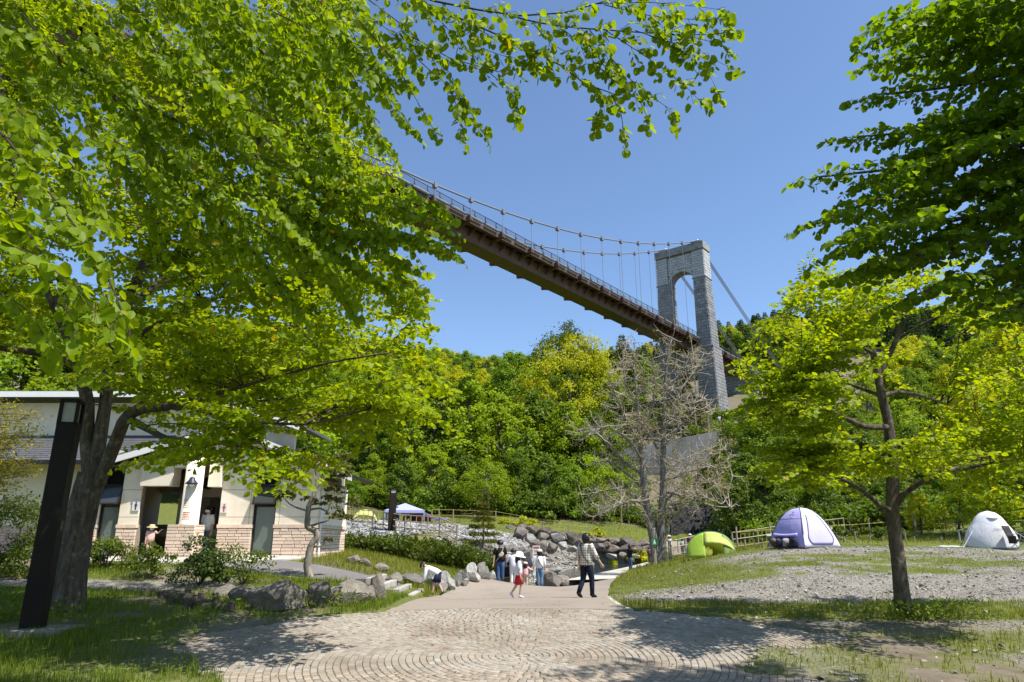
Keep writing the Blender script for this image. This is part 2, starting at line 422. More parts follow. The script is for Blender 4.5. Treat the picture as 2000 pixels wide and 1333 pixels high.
# ================================================================ paving circle of small granite setts
m_sett = mat('granite_setts', (.29,.245,.19), .85, .16, 9, .25, .004, .2, objvar=.2, grime=(.21,.165,.125), gscale=.9)
def sett_mat():
    m, nt, b = _nodes('granite_setts_joined')
    g = nt.nodes.new('ShaderNodeNewGeometry')
    c = _ramp(nt, g.outputs['Random Per Island'], [(0,(.23,.205,.17)),(.35,(.28,.25,.205)),(.6,(.325,.29,.24)),(.85,(.295,.235,.18)),(1,(.36,.335,.295))])
    sp = _ramp(nt, _noise(nt, 160, 3), [(.3,(.8,.8,.8)),(.7,(1.15,1.15,1.15))]); c = _mixc(nt, 1.0, c, sp, 'MULTIPLY')
    st = _ramp(nt, _noise(nt, .55, 6, rough=.65), [(.45,(1,1,1)),(.72,(.66,.60,.53))]); c = _mixc(nt, 1.0, c, st, 'MULTIPLY')
    nt.links.new(c, b.inputs['Base Color']); b.inputs['Roughness'].default_value = .85; b.inputs['Specular IOR Level'].default_value = .2
    _bump(nt, b, _noise(nt, 60, 4), .25, .004)
    return m
m_setts = sett_mat()
m_joint = mat('joint_sand', (.15,.12,.085), .95, .3, 7, .4, .01, .1, grime=(.055,.062,.02), gscale=1.3)
bed = MB(); n_ = 96
bp = [(CX+CR*math.cos(2*math.pi*k/n_), CY+CR*math.sin(2*math.pi*k/n_)) for k in range(n_)]; bp = [(x, min(y, float(yfar(x)))) for x, y in bp if y > 3.5]
bed.add([(x, y, SLOPE*(y-10.7)-.011) for x, y in bp], [tuple(range(len(bp)))])
paving = tag(bed.build('paving_circle', m_joint), kind='structure')
STEP = .098
S = []
for k in range(0, int(CR/STEP)):
    r = (k+.5)*STEP if k else .03
    n = max(1, round(2*math.pi*r/.108)) if k else 3
    off = random.random()*6.28
    for j in range(n):
        a = off + 2*math.pi*(j+random.uniform(-.10,.10))/n
        S.append((CX+r*math.cos(a), CY+r*math.sin(a), a, 2*math.pi*r/n if k else .07))
S = np.array(S)
S = S[(S[:,1] > 7.6) & (cover_mask(S[:,0], S[:,1]) < .72) & (S[:,1] < yfar(S[:,0])-.05)]
rr = np.random.default_rng(3)
inview = (np.abs(S[:,0])/(S[:,1]*CP - CAM_H*SP) < .745) & (S[:,1] > 9.38)
order = np.argsort(np.where(inview, S[:,1], 1e3))[:300]
single = np.zeros(len(S), bool); single[order] = True
def sett_template():
    top = np.array([(-1,-1),(1,-1),(1,1),(-1,1)], float)/2
    V = np.concatenate([np.c_[top, np.full(4,-.06)], np.c_[top, np.full(4,-.008)], np.c_[top*.86, np.zeros(4)]])
    F = [(0,1,5,4),(1,2,6,5),(2,3,7,6),(3,0,4,7),(4,5,9,8),(5,6,10,9),(6,7,11,10),(7,4,8,11),(8,9,10,11)]
    return V, np.array(F)
TV, TF = sett_template()
B = S[~single]; nB = len(B)
jit = rr.uniform(-.045, .045, (nB, 4, 2)); jit = np.concatenate([jit]*3, 1)
L = np.broadcast_to(TV, (nB, 12, 3)).copy(); L[:,:,:2] += jit*np.where(np.arange(12)[None,:,None] > 7, .9, 1)
L[:,:,0] *= STEP-.010; L[:,:,1] *= (B[:,3]-.008)[:,None]
L[:,:,2] += rr.uniform(-.004, .003, nB)[:,None] + (rr.uniform(-.03,.03,(nB,1))*L[:,:,0] + rr.uniform(-.03,.03,(nB,1))*L[:,:,1])
ca, sa = np.cos(B[:,2])[:,None], np.sin(B[:,2])[:,None]
P = np.stack([B[:,0,None] + L[:,:,0]*ca - L[:,:,1]*sa, B[:,1,None] + L[:,:,0]*sa + L[:,:,1]*ca, L[:,:,2]], -1)
P[:,:,2] += SLOPE*(P[:,:,1]-10.7)
me = mesh_np('setts', P.reshape(-1, 3), (TF[None] + np.arange(nB)[:,None,None]*12).reshape(-1, 4), m_setts)
tag(link('setts', me, paving), kind='stuff')
protos = []
for q in range(5):
    V = TV.copy(); j = rr.uniform(-.06, .06, (4, 2)); V[:,:2] += np.concatenate([j]*3); V[:,0] *= STEP-.010
    protos.append(mesh_np('sett', V, TF, m_sett))
for q, (x, y, a, wd) in enumerate(S[single]):
    o = link('sett', protos[q % 5], paving); o.matrix_basis = Matrix.Translation((x, y, SLOPE*(y-10.7)+random.uniform(-.006,.004))) @ Matrix.Rotation(math.atan(SLOPE)+random.uniform(-.03,.03), 4, 'X') @ Matrix.Rotation(a, 4, 'Z') @ Matrix.Diagonal((1, wd-.008, 1, 1))

# ================================================================ paths
def ribbon(name, A, Bn, zoff, m, nu=14, drop=.0, zf=None):
    n = len(A); u = np.linspace(0, 1, nu)
    P = A[:,None,:]*(1-u)[None,:,None] + Bn[:,None,:]*u[None,:,None]
    z = (H0(P[...,0], P[...,1]) if zf is None else zf(P[...,0], P[...,1])) + zoff
    V = np.concatenate([P, z[...,None]], -1)
    if drop:
        lo = V.copy(); lo[...,2] -= drop
        V = np.concatenate([lo[:, :1], V, lo[:, -1:]], 1); nu += 2
    ii = np.arange(n*nu).reshape(n, nu)
    F = np.stack([ii[:-1,:-1], ii[:-1,1:], ii[1:,1:], ii[1:,:-1]], -1).reshape(-1, 4)
    return tag(link(name, mesh_np(name, V.reshape(-1, 3), F, m, False)), kind='structure')
m_path = mat('brown_asphalt', (.262,.222,.18), .9, .10, 70, .35, .006, .15, grime=(.205,.172,.138), gscale=.5)
m_conc = mat('pale_concrete', (.46,.43,.385), .85, .12, 5, .3, .01, .2, grime=(.33,.29,.24), gscale=.6)
m_asph = mat('grey_asphalt', (.155,.145,.14), .92, .15, 60, .4, .006, .15, grime=(.22,.20,.18), gscale=.8)
A_ = PLs.copy(); B_ = PRs.copy()
def path_z(x, y):
    return H0(x, y)
n_ = len(A_); u_ = np.linspace(0, 1, 16); Pm = A_[:,None]*(1-u_)[None,:,None] + B_[:,None]*u_[None,:,None]
arc = yfar(Pm[0,:,0]) - .02
for j in range(16):                     # near edge follows the circle
    Pm[:,j,1] = np.maximum(Pm[:,j,1], arc[j] + (Pm[:,j,1]-Pm[0,j,1])*.25 + .0)
    Pm[0,j,1] = arc[j]
z_ = path_z(Pm[...,0], Pm[...,1]) + .006
Pm[1,:,1] = Pm[0,:,1] + .03; z_[1] = path_z(Pm[1,:,0], Pm[1,:,1]) + .006; z_[0] -= .05
ii = np.arange(n_*16).reshape(n_, 16)
me = mesh_np('path', np.concatenate([Pm, z_[...,None]], -1).reshape(-1, 3), np.stack([ii[:-1,:-1], ii[:-1,1:], ii[1:,1:], ii[1:,:-1]], -1).reshape(-1, 4), m_path)
tag(link('path', me), kind='structure')
def walk_z(x, y): return np.interp(y, [32,34,43,52,72], [-.22,-.20,-.22,-.22,-.22])
ribbon('walkway', WLs, WRs, .02, m_conc, 8, .85, walk_z)
LA = np.array([at(1302,1084,44)[:2], at(1308,1066,54)[:2], at(1300,1049.5,65)[:2]]); LB = np.array([at(1425,1083,44)[:2], at(1425,1066,54)[:2], at(1425,1049.5,65)[:2]])
ribbon('footpath', resample(LA, 20), resample(LB, 20), .05, m_path, 10)
AA = smooth_line([(-3.95,21.0),(-6.0,21.8),(-9.0,22.75),(-13.0,22.85)], 30); AB = smooth_line([(-3.95,18.75),(-6.3,19.4),(-9.0,21.2),(-13.2,22.0)], 30)
ribbon('asphalt_path', AB, AA, .012, m_asph, 10)
# pale kerb line on the right of the brown path
kerb = MB()
kp = [Vector((2.95+.25*math.sin(t*1.3), 16.2+t*.42, 0)) for t in range(0, 11)]
kp = [Vector((p[0]+.03, p[1], 0)) for p in PRs[0:16:1]]
for a, b in zip(kp[:-1], kp[1:]):
    za, zb = H(a.x, a.y), H(b.x, b.y)
    kerb.bar((a.x, a.y, za-.022), (b.x, b.y, zb-.022), .09, .06)
tag(kerb.build('kerb', m_conc), kind='structure')

# ================================================================ stream
def water_mat():
    m, nt, b = _nodes('stream_water')
    b.inputs['Base Color'].default_value = (.035,.05,.042,1); b.inputs['Roughness'].default_value = .07; b.inputs['Specular IOR Level'].default_value = .5
    n = _noise(nt, 1.6, 7, stretch=(1.6,.7,1)); foam = _ramp(nt, _noise(nt, .9, 8, rough=.75, stretch=(2.2,.7,1)), [(.69,(.030,.042,.036)),(.78,(.45,.48,.48))])
    nt.links.new(foam, b.inputs['Base Color'])
    _bump(nt, b, n, .5, .12)
    return m
WA = resample(np.array([(1.2,33.0),(1.6,36),(1.9,40),(4.0,50),(6.9,60),(8,63)]), 50); WB = resample(np.array([(2.3,32.9),(3.35,36),(4.7,40),(8.25,50),(11.3,60),(12.3,63)]), 50)
ribbon('stream_water', WA, WB, 0, water_mat(), 8, 0, lambda x, y: -.37 + 0*x)
# ================================================================ foliage tools
def unit(v): return v/np.maximum(np.linalg.norm(v, axis=-1, keepdims=True), 1e-9)
ZUP = np.array([0., 0., 1.])
def _tpl(kind):
    if kind == 'heart':     # rounded heart, folded along the midrib
        V = np.array([(0,0,0),(.42,.02,.05),(.54,.40,.09),(.36,.78,.05),(0,1.0,-.04),(-.36,.78,.05),(-.54,.40,.09),(-.42,.02,.05)])
        return V, [np.array([(0,1,2,3,4),(0,4,5,6,7)])]
    if kind == 'hex':
        V = np.array([(0,0,0),(.44,.22,.05),(.42,.68,.05),(0,1.0,-.03),(-.42,.68,.05),(-.44,.22,.05)])
        return V, [np.array([(0,1,2,3),(0,3,4,5)])]
    V = np.array([(0,0,0),(.5,.45,.06),(0,1,0),(-.5,.45,.06)])
    return V, [np.array([(0,1,2,3)])]
def leaf_geo(P, T, N, size, kind, width=1.0):
    TV, TF = _tpl(kind); k = len(TV)
    T = unit(T); N = unit(N - (N*T).sum(-1, keepdims=True)*T); B = np.cross(T, N)
    size = np.broadcast_to(size, (len(P),))[:,None,None]
    V = P[:,None,:] + size*(B[:,None,:]*(TV[None,:,0:1]*width) + T[:,None,:]*TV[None,:,1:2] + N[:,None,:]*TV[None,:,2:3])
    off = (np.arange(len(P))*k)[:,None,None]
    return V.reshape(-1, 3), [(f[None] + off).reshape(-1, f.shape[1]) for f in TF]
def batch_tubes(P, rad, n=3):
    """P (m,k,3) polylines, rad (m,k)"""
    m, k, _ = P.shape
    T = unit(np.gradient(P, axis=1)); ref = np.where(np.abs(T[...,2:3]) > .9, np.array([1.,0,0]), ZUP)
    X = unit(np.cross(T, ref)); Y = np.cross(T, X)
    a = np.arange(n)*2*np.pi/n
    V = P[:,:,None,:] + rad[:,:,None,None]*(X[:,:,None,:]*np.cos(a)[:,None] + Y[:,:,None,:]*np.sin(a)[:,None])
    ii = np.arange(m*k*n).reshape(m, k, n); jj = np.roll(ii, -1, axis=2)
    F = np.stack([ii[:,:-1], jj[:,:-1], jj[:,1:], ii[:,1:]], -1).reshape(-1, 4)
    return V.reshape(-1, 3), F
def join(parts):
    Vs, Fs, o = [], {}, 0
    for V, F in parts:
        for f in (F if isinstance(F, list) else [F]): Fs.setdefault(f.shape[1], []).append(f + o)
        Vs.append(V); o += len(V)
    return np.concatenate(Vs), [np.concatenate(v) for v in Fs.values()]
def poly_sample(P, t):
    """sample polylines P (n,k,3) at t (n,m) in 0..1"""
    k = P.shape[1]-1; f = np.clip(t, 0, .9999)*k; i = f.astype(int); fr = (f-i)[...,None]
    r_ = np.arange(len(P))[:,None]
    a = P[r_, i]; b = P[r_, i+1]; return a*(1-fr)+b*fr, unit(b-a)

def sprays(rng, BR, twig_sp=.15, twig_len=.6, droop=.35, leaf_sp=.05, leaf=.07, hang=.3, flat=.8, start=.25, side=.75, taper=.55, r0=.012, pairs=2, upj=.18):
    """BR (n,k,3) branch polylines -> leaf frames and twig/branch tubes"""
    n = len(BR); Ls = np.linalg.norm(np.diff(BR, axis=1), axis=2).sum(1)
    tb, td, tl = [], [], []
    for i in range(n):
        m = max(2, int(Ls[i]*(1-start)/twig_sp))
        t = start + (1-start)*(np.arange(m)+rng.random(m)*.8)/m
        p, T = poly_sample(BR[i:i+1], t[None]); p, T = p[0], T[0]
        sd = unit(np.cross(T, ZUP)); sg = np.where(np.arange(m) % 2 == 0, 1., -1.)[:,None]
        d = unit(T*rng.uniform(.4,.8,(m,1)) + sd*sg*side*rng.uniform(.6,1.2,(m,1)) + ZUP*rng.normal(0, upj, (m,1)))
        l = twig_len*(1-taper*(t-start)/(1-start))*rng.uniform(.6,1.25,m)
        tb += [p, p[-1:]]; td += [d, T[-1:]]; tl += [l, np.array([twig_len*.6])]
    tb = np.concatenate(tb); td = np.concatenate(td); tl = np.concatenate(tl)
    dr = droop*rng.uniform(.5, 1.5, len(tb))
    s = np.linspace(0, 1, 3)[None,:]*tl[:,None]
    TP = tb[:,None,:] + td[:,None,:]*s[...,None]; TP[...,2] -= dr[:,None]*s**2
    cnt = np.maximum(1, (tl/leaf_sp).astype(int)); ti = np.repeat(np.arange(len(tb)), cnt)
    s = (np.concatenate([np.arange(c)+.5 for c in cnt])/np.repeat(cnt, cnt) + rng.normal(0,.02,len(ti)))*tl[ti]
    pos = tb[ti] + td[ti]*s[:,None]; pos[:,2] -= dr[ti]*s**2
    tt = td[ti].copy(); tt[:,2] -= 2*dr[ti]*s; tt = unit(tt); sd = unit(np.cross(tt, ZUP))
    P, T, N = [], [], []
    for q in range(pairs):
        sg = 1. if q % 2 == 0 else -1.
        T_ = tt*rng.uniform(.1,.7,(len(pos),1)) + sd*sg*rng.uniform(.5,1.0,(len(pos),1)) - ZUP*hang*rng.uniform(.2,1.8,(len(pos),1)) + rng.normal(0,.2,pos.shape)
        T_ = unit(T_); P.append(pos + T_*leaf*.25 + rng.normal(0,leaf*.12,pos.shape)); T.append(T_); N.append(ZUP*flat + rng.normal(0, 1-.6*flat, pos.shape)*.8)
    P = np.concatenate(P); T = np.concatenate(T); N = np.concatenate(N)
    size = leaf*rng.uniform(.5, 1.25, len(P))
    ss = np.linspace(1, .35, BR.shape[1])[None,:]*(r0*np.clip(Ls/2.0, .5, 2.2))[:,None]
    tubes = join([batch_tubes(BR, ss, 5), batch_tubes(TP, np.broadcast_to(np.linspace(r0*.32, r0*.15, 3), TP.shape[:2]), 3)])
    return (P, T, N, size), tubes
def bez_branches(rng, S, E, arch=.22, k=9, wob=.05):
    S = np.asarray(S, float); E = np.asarray(E, float); L = np.linalg.norm(E-S, axis=1, keepdims=True)
    C = (S+E)/2 + ZUP*L*arch + rng.normal(0, wob, S.shape)*L
    t = np.linspace(0, 1, k)[None,:,None]
    B = S[:,None]*(1-t)**2 + C[:,None]*2*t*(1-t) + E[:,None]*t**2
    return B + rng.normal(0, .012, B.shape)*L[:,None]*(t*(1-t)*4)
def nearest_starts(rng, E, limbpts, jitter=.6, zpen=.4):
    d = np.linalg.norm(E[:,None]-limbpts[None], axis=2) + np.maximum(limbpts[None,:,2]-E[:,None,2], 0)*zpen + rng.random((len(E), len(limbpts)))*jitter
    return limbpts[d.argmin(1)]
def in_frame(P, m=0.0):
    x, y, z = P[:,0], P[:,1], P[:,2]-CAM_H
    zc = y*CP + z*SP; u = x/np.maximum(zc,.01); v = (z*CP - y*SP)/np.maximum(zc,.01)
    return (zc > .3) & (np.abs(u) < .75-m) & (np.abs(v) < .5-m), zc
def crown_obj(name, parent, frames, kind, m, singles=0):
    P, T, N, size = frames
    keep = np.ones(len(P), bool)
    if singles:
        ok, zc = in_frame(P, .01); o = np.argsort(np.where(ok, zc/size, 1e6))[:singles]; keep[o] = False
        TV, TF = _tpl(kind); lm = mesh_np('leaf', TV, TF, m)
        Tn = unit(T[o]); Nn = unit(N[o] - (N[o]*Tn).sum(-1, keepdims=True)*Tn); Bn = np.cross(Tn, Nn)
        base = Vector(parent.matrix_basis.translation) if parent else Vector()
        for i, q in enumerate(o):
            ob = link('leaf', lm, parent)
            M3 = Matrix((Vector(Bn[i]), Vector(Tn[i]), Vector(Nn[i]))).transposed().to_4x4()
            ob.matrix_basis = Matrix.Translation(Vector(P[q]) - base) @ M3 @ Matrix.Scale(float(size[q]), 4)
    V, F = leaf_geo(P[keep], T[keep], N[keep], size[keep], kind)
    base = np.array(parent.location) if parent else 0
    o = link(name, mesh_np(name, V - base, F, m), parent)
    return tag(o, kind='stuff') if singles else o
def bark_tube(mb, pts, rad, n=12, seed=0, rough=.10, sub=3):
    P = resample(np.array([tuple(p) for p in pts]), (len(pts)-1)*sub+1); r_ = np.interp(np.linspace(0,1,len(P)), np.linspace(0,1,len(rad)), rad)
    P = P.copy(); rs = np.random.default_rng(seed)
    V = []; T = unit(np.gradient(P, axis=0)); x = unit(np.cross(T[0], [0.3,1,.1]))
    lob = rs.random(n)*.6
    for i in range(len(P)):
        x = unit(x - T[i]*(x@T[i])); y = np.cross(T[i], x)
        for k in range(n):
            a = 2*np.pi*k/n; rr = r_[i]*(1 + rough*(math.sin(3*a+lob[k]) *.6 + rs.normal(0,.35)))
            V.append(P[i] + (x*math.cos(a)+y*math.sin(a))*rr)
    F = [(i*n+k, i*n+(k+1) % n, (i+1)*n+(k+1) % n, (i+1)*n+k) for i in range(len(P)-1) for k in range(n)]
    F.append(tuple(range((len(P)-1)*n, len(P)*n)))
    mb.add(V, F); return P
def bark_mat(name, a, b, sc=9, lichen=None):
    m, nt, bs = _nodes(name)
    n = _noise(nt, sc, 7, stretch=(1,1,.22), rough=.7)
    c = _ramp(nt, n, [(.32, a), (.68, b)])
    if lichen: c = _mixc(nt, _ramp(nt, _noise(nt, 5, 6, rough=.7), [(.55,(0,0,0)),(.66,(.7,.7,.7))]), c, lichen)
    nt.links.new(c, bs.inputs['Base Color']); bs.inputs['Roughness'].default_value = .95; bs.inputs['Specular IOR Level'].default_value = .1
    _bump(nt, bs, _noise(nt, sc*2.2, 7, stretch=(1,1,.18), rough=.75), 1.0, .05)
    return m
m_bark = bark_mat('katsura_bark', (.045,.036,.028), (.19,.155,.12), 11, (.26,.25,.2))
m_bark2 = bark_mat('grey_bark', (.09,.08,.07), (.30,.27,.23), 12)
m_twig = mat('twig_bark', (.055,.040,.030), .9, .3, 20)
LEAF_A, LEAF_B = (.125,.205,.006), (.210,.290,.010)
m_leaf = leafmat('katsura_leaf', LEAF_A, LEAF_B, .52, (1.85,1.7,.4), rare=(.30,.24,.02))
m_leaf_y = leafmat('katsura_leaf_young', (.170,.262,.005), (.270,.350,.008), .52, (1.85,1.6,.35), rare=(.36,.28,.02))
m_leaf_d = leafmat('katsura_leaf_shaded', (.085,.165,.006), (.150,.235,.010), .52, (1.85,1.7,.4))  # darker copy of the leaf, shade of the boughs put into the colour
def tree_root(name, loc, label, cat='tree', group=None): return empty(name, loc, 0, label, cat, group)
def finish(root, trunk_mb, tubes, frames, kind, lm, bm_=None, singles=0):
    base = np.array(root.location)
    me = trunk_mb.mesh('trunk', bm_ or m_bark, True)
    co = np.empty(len(me.vertices)*3, np.float32); me.vertices.foreach_get('co', co); co = co.reshape(-1,3) - base; me.vertices.foreach_set('co', co.ravel().astype(np.float32)); me.update()
    link('trunk', me, root)
    V, F = join(tubes); link('branches', mesh_np('branches', V-base, F, m_twig), root)
    P = [np.concatenate([f[k] for f in frames]) for k in range(4)]
    crown_obj('crown', root, P, kind, lm, singles)
def px_poly(pts, D): return np.array([tuple(at(p[0], p[1], p[2] if len(p) > 2 else D)) for p in pts])
def rand_in_poly(rng, poly, n, holes=()):
    poly = np.array(poly, float); lo, hi = poly.min(0), poly.max(0); out = []
    while len(out) < n:
        q = lo + rng.random((n*2, 2))*(hi-lo); ok = inpoly(q[:,0], q[:,1], [tuple(p) for p in poly])
        for h in holes: ok &= ~inpoly(q[:,0], q[:,1], h)
        out += list(q[ok])
    return np.array(out[:n])

# ================================================================ the big tree on the left (trunk in view)
rng = np.random.default_rng(21)
base = at(126, 1192, 14.3); base.z = H(base.x, base.y) - .05; SH = 1.7
tA = tree_root('katsura_tree', base, 'large katsura tree with leaning grey trunk beside the dark lamp post')
mb = MB()
tp = [(124,1196,16),(136,1120,16),(152,1040,16),(170,965,16),(182,925,16)]
pts = px_poly([(x,y,d-SH) for x,y,d in tp], 16); pts[0][2] = base.z - .1
bark_tube(mb, pts, [.40,.325,.29,.275,.27], 18, 1, .07, 5)
limbs = []
def limb(poly, r, n=10):
    P = bark_tube(mb, px_poly([(x,y,d-SH) for x,y,d in poly], 16), [q*.88 for q in r], n, len(limbs)+5, .08, 4); limbs.append(P)
limb([(178,945,16),(170,860,16),(172,790,15.8),(160,720,15.6),(120,620,15),(60,480,14.5),(20,330,14.2),(0,120,14)], [.17,.15,.14,.13,.11,.09,.07,.04])
limb([(188,945,16),(194,860,16),(205,800,16),(214,720,16),(240,610,15.6),(300,480,15),(350,330,14.6),(380,120,14.4),(400,-120,14)], [.17,.145,.14,.13,.11,.10,.08,.055,.03])
limb([(194,945,15.9),(228,860,15.6),(245,815,15.4),(275,798,15.0),(330,795,14.2),(420,772,13.2),(540,735,12.4),(660,705,11.8),(760,690,11.4)], [.15,.145,.13,.09,.05,.036,.026,.02,.012])
limb([(214,720,16),(290,640,15),(400,590,14),(540,545,13),(660,520,12.4),(760,510,12)], [.07,.05,.036,.026,.02,.012])
limb([(240,610,15.6),(330,540,16.5),(470,470,17),(600,420,17),(700,380,17)], [.12,.10,.08,.05,.02])
limb([(245,815,15.4),(330,860,14),(430,865,12.8),(520,880,11.8)], [.10,.06,.045,.02])
limb([(160,720,15.6),(80,690,14.5),(0,680,13.6),(-100,660,13)], [.13,.09,.06,.03])
limb([(300,480,15),(420,360,14.5),(540,240,14),(640,120,14)], [.11,.09,.06,.03])
limb([(330,795,14.2),(380,800,13.6),(470,825,13),(600,830,12.4),(720,800,12)], [.06,.04,.03,.022,.014])
LP = np.concatenate([P[len(P)//5:] for P in limbs])
polyA = [(-140,-130),(660,-130),(690,60),(690,230),(770,330),(760,420),(760,540),(800,575),(835,610),(845,650),(800,690),(850,745),(880,775),(850,815),(800,850),(700,825),(640,845),(560,865),(470,855),(380,830),(290,845),(255,815),(130,720),(-160,690)]
q = rand_in_poly(rng, polyA, 330); D = rng.uniform(9.0, 16.5, len(q))
E = atn(q[:,0], q[:,1], D)
q2 = rand_in_poly(rng, [(280,560),(700,520),(840,640),(860,760),(840,820),(620,850),(300,830)], 75); E = np.concatenate([E, atn(q2[:,0], q2[:,1], rng.uniform(8.8, 14, 75))])
tips = [(878,772,11.5),(865,828,11.6),(835,640,12),(830,612,12.3),(818,596,12.6),(795,690,12),(845,700,12),(800,560,12.6),(770,500,13),(640,900,11),(590,925,10.6),(548,955,10.4),(500,935,10.4),(275,868,12.2),(262,900,11.6),(300,895,11.2),(330,905,11),(360,890,11),(440,900,10.8),(700,862,11.4),(780,858,11.5),(860,760,12),(520,900,10.6),(420,880,11.2),(700,330,15),(760,330,15.5),(745,300,16)]
E = np.concatenate([E, px_poly([(x,y,d-1.3) for x,y,d in tips], 12)])
S_ = nearest_starts(rng, E, LP, .5)
BR = bez_branches(rng, S_, E, .14)
L_ = np.linalg.norm(E-S_, axis=1)
fr, tb = sprays(rng, BR, .12, .60, .32, .054, .094, .35, .72, .12, r0=.011)
finish(tA, mb, [tb], [fr], 'hex', m_leaf_y, singles=300)

# ================================================================ near tree on the left, only its boughs in view
rng = np.random.default_rng(5)
tN = tree_root('katsura_tree', (-7.2, 3.4, -.56), 'near katsura tree whose hanging boughs cross the upper left and top edge')
mb = MB(); 
bark_tube(mb, [(-7.2,3.4,-.8),(-7.1,3.4,1.5),(-6.9,3.5,3.2),(-6.5,3.7,5.2),(-6.0,4,7.5),(-5.5,4.2,10)], [.42,.33,.29,.24,.17,.08], 14, 3)
def nl(P, r): bark_tube(mb, P, r, 7, 9, .06, 3)
near = []          # explicit boughs, photo positions with depth
N5 = [[(-120,10,5.2),(37,58,5.3),(105,110,5.4),(200,160,5.6),(273,200,5.7),(367,247,5.9),(450,278,6.1),(560,330,6.4)],
      [(215,170,5.6),(225,194,5.6),(294,273,5.7),(367,346,5.8),(436,436,5.9),(504,504,6.0),(575,590,6.1)],
      [(160,-120,5.2),(247,0,5.3),(315,79,5.4),(378,142,5.5),(450,240,5.6),(525,336,5.7),(604,470,5.9)],
      [(360,-120,5.4),(441,10,5.5),(520,110,5.6),(600,200,5.7),(660,300,5.8)]]
TOP = [[(560,-120),(780,-20),(850,3),(940,21),(1004,32),(1110,25),(1165,8),(1260,-20)],
       [(1000,32),(1067,49),(1152,57),(1280,66),(1380,70),(1440,60)],[(1240,60),(1330,90),(1400,120),(1425,132)],[(1260,66),(1340,105),(1385,145),(1398,172)],
       [(1180,58),(1260,110),(1330,160),(1373,204)],[(1150,57),(1190,110),(1245,170),(1310,215),(1318,240)],[(1120,45),(1170,115),(1205,165),(1255,200),(1268,246)],
       [(860,20),(961,64),(1025,93),(1089,123),(1144,166),(1208,187),(1214,230),(1220,272)],[(1144,166),(1178,195),(1160,252)],[(804,-10),(863,25),(970,76),(1030,92)],
       [(800,70),(880,115),(970,140),(1067,135)],[(950,138),(1000,178),(1012,228)],[(760,60),(830,130),(890,180),(920,220),(945,262)],[(880,175),(898,225),(906,268)],
       [(700,40),(770,120),(810,190),(845,250)],[(680,80),(740,170),(790,230),(815,262)],[(640,60),(690,150),(730,230),(742,285)],[(720,0),(800,60),(870,130),(905,190)],
       [(1165,8),(1270,5),(1350,12),(1412,20)],[(1180,10),(1270,32),(1370,40),(1422,36)],[(780,-20),(860,40),(910,100),(960,130)],[(640,-40),(700,20),(760,60),(830,90)],[(600,20),(660,60),(720,110),(770,160)],
       [(1300,68),(1350,72),(1400,85),(1428,100)],[(1090,50),(1140,90),(1165,130),(1200,150)],[(1040,45),(1075,85),(1110,105),(1130,120)],[(900,40),(940,95),(990,112),(1030,118)],[(560,-20),(640,40),(690,95),(735,150)]]
MID = [[(480,360,6.2),(600,385,5.9),(700,398,5.7),(790,410,5.5),(868,440,5.4)],[(480,410,6.2),(600,432,5.9),(700,452,5.7),(800,462,5.5),(878,492,5.4)],[(560,400,6),(660,450,5.8),(740,490,5.6),(790,512,5.5)],
       [(540,345,6),(660,362,5.8),(760,380,5.6),(860,404,5.5)],[(560,450,6),(650,490,5.8),(720,535,5.7),(752,562,5.7)],[(500,440,6),(600,500,5.8),(660,560,5.8),(690,610,5.8)],[(560,330,6.2),(640,335,6),(720,350,5.9),(800,372,5.8)],
       [(420,330,6.4),(520,400,6.2),(590,450,6.1),(640,520,6)],[(700,430,5.7),(770,450,5.6),(830,468,5.5),(862,480,5.4)]]
LOW = [[(-160,150,3.5),(-20,230,3.45),(60,330,3.4),(140,430,3.4),(215,540,3.4),(268,690,3.4)],[(-140,300,3.4),(-20,380,3.3),(60,460,3.3),(120,560,3.3),(160,690,3.35)],[(-120,420,3.3),(0,470,3.2),(90,510,3.2),(170,590,3.3),(230,650,3.3)],
       [(-140,200,3.7),(-20,210,3.6),(40,240,3.5),(80,300,3.5)],[(-100,380,3.4),(20,420,3.3),(110,430,3.3),(190,500,3.35)],[(-100,560,3.4),(0,570,3.3),(60,610,3.3),(100,680,3.35)],[(-60,300,3.6),(60,360,3.6),(150,410,3.6),(210,440,3.6)],[(-160,100,4.2),(0,180,4.1),(80,260,4.0),(150,330,4.0),(205,410,4.0)]]
def boughs(lst, D, k=10): return np.stack([resample(px_poly(p, D), k) for p in lst])
fs, ts = [], []
B5 = boughs(N5, 5.5, 12)
# random side boughs falling to the right through the upper left
q = rand_in_poly(rng, [(-120,-160),(640,-160),(690,120),(600,330),(470,420),(200,330),(-120,160)], 62)
lst = []
for x, y in q:
    a = R(rng.uniform(22, 62)); l = rng.uniform(150, 340); d = rng.uniform(4.9, 8.2)
    lst.append([(x, y, d), (x+l*.5*math.cos(a)+10, y+l*.5*math.sin(a)-14, d+rng.uniform(-.1,.3)), (x+l*math.cos(a), y+l*math.sin(a)+12, d+rng.uniform(-.2,.5))])
BQ = boughs(lst, 6, 10)
for b in B5: nl([tuple(p) for p in b], list(np.linspace(.035, .010, len(b))))
for Bx, kw in ((B5, dict(start=.08, twig_len=.62, twig_sp=.075)), (BQ, dict(start=.05, twig_len=.50, twig_sp=.10)), (boughs(MID, 5.7), dict(start=.1, twig_len=.40, twig_sp=.06)),
               (boughs(TOP, 5.0), dict(start=.1, twig_len=.25, twig_sp=.11)), (boughs(LOW, 3.4), dict(start=.08, twig_len=.25, twig_sp=.075))):
    f, t = sprays(rng, Bx, droop=.9, leaf_sp=.042, leaf=.066, hang=.75, flat=.55, side=.6, r0=.008, upj=.15, **kw); fs.append(f); ts.append(t)
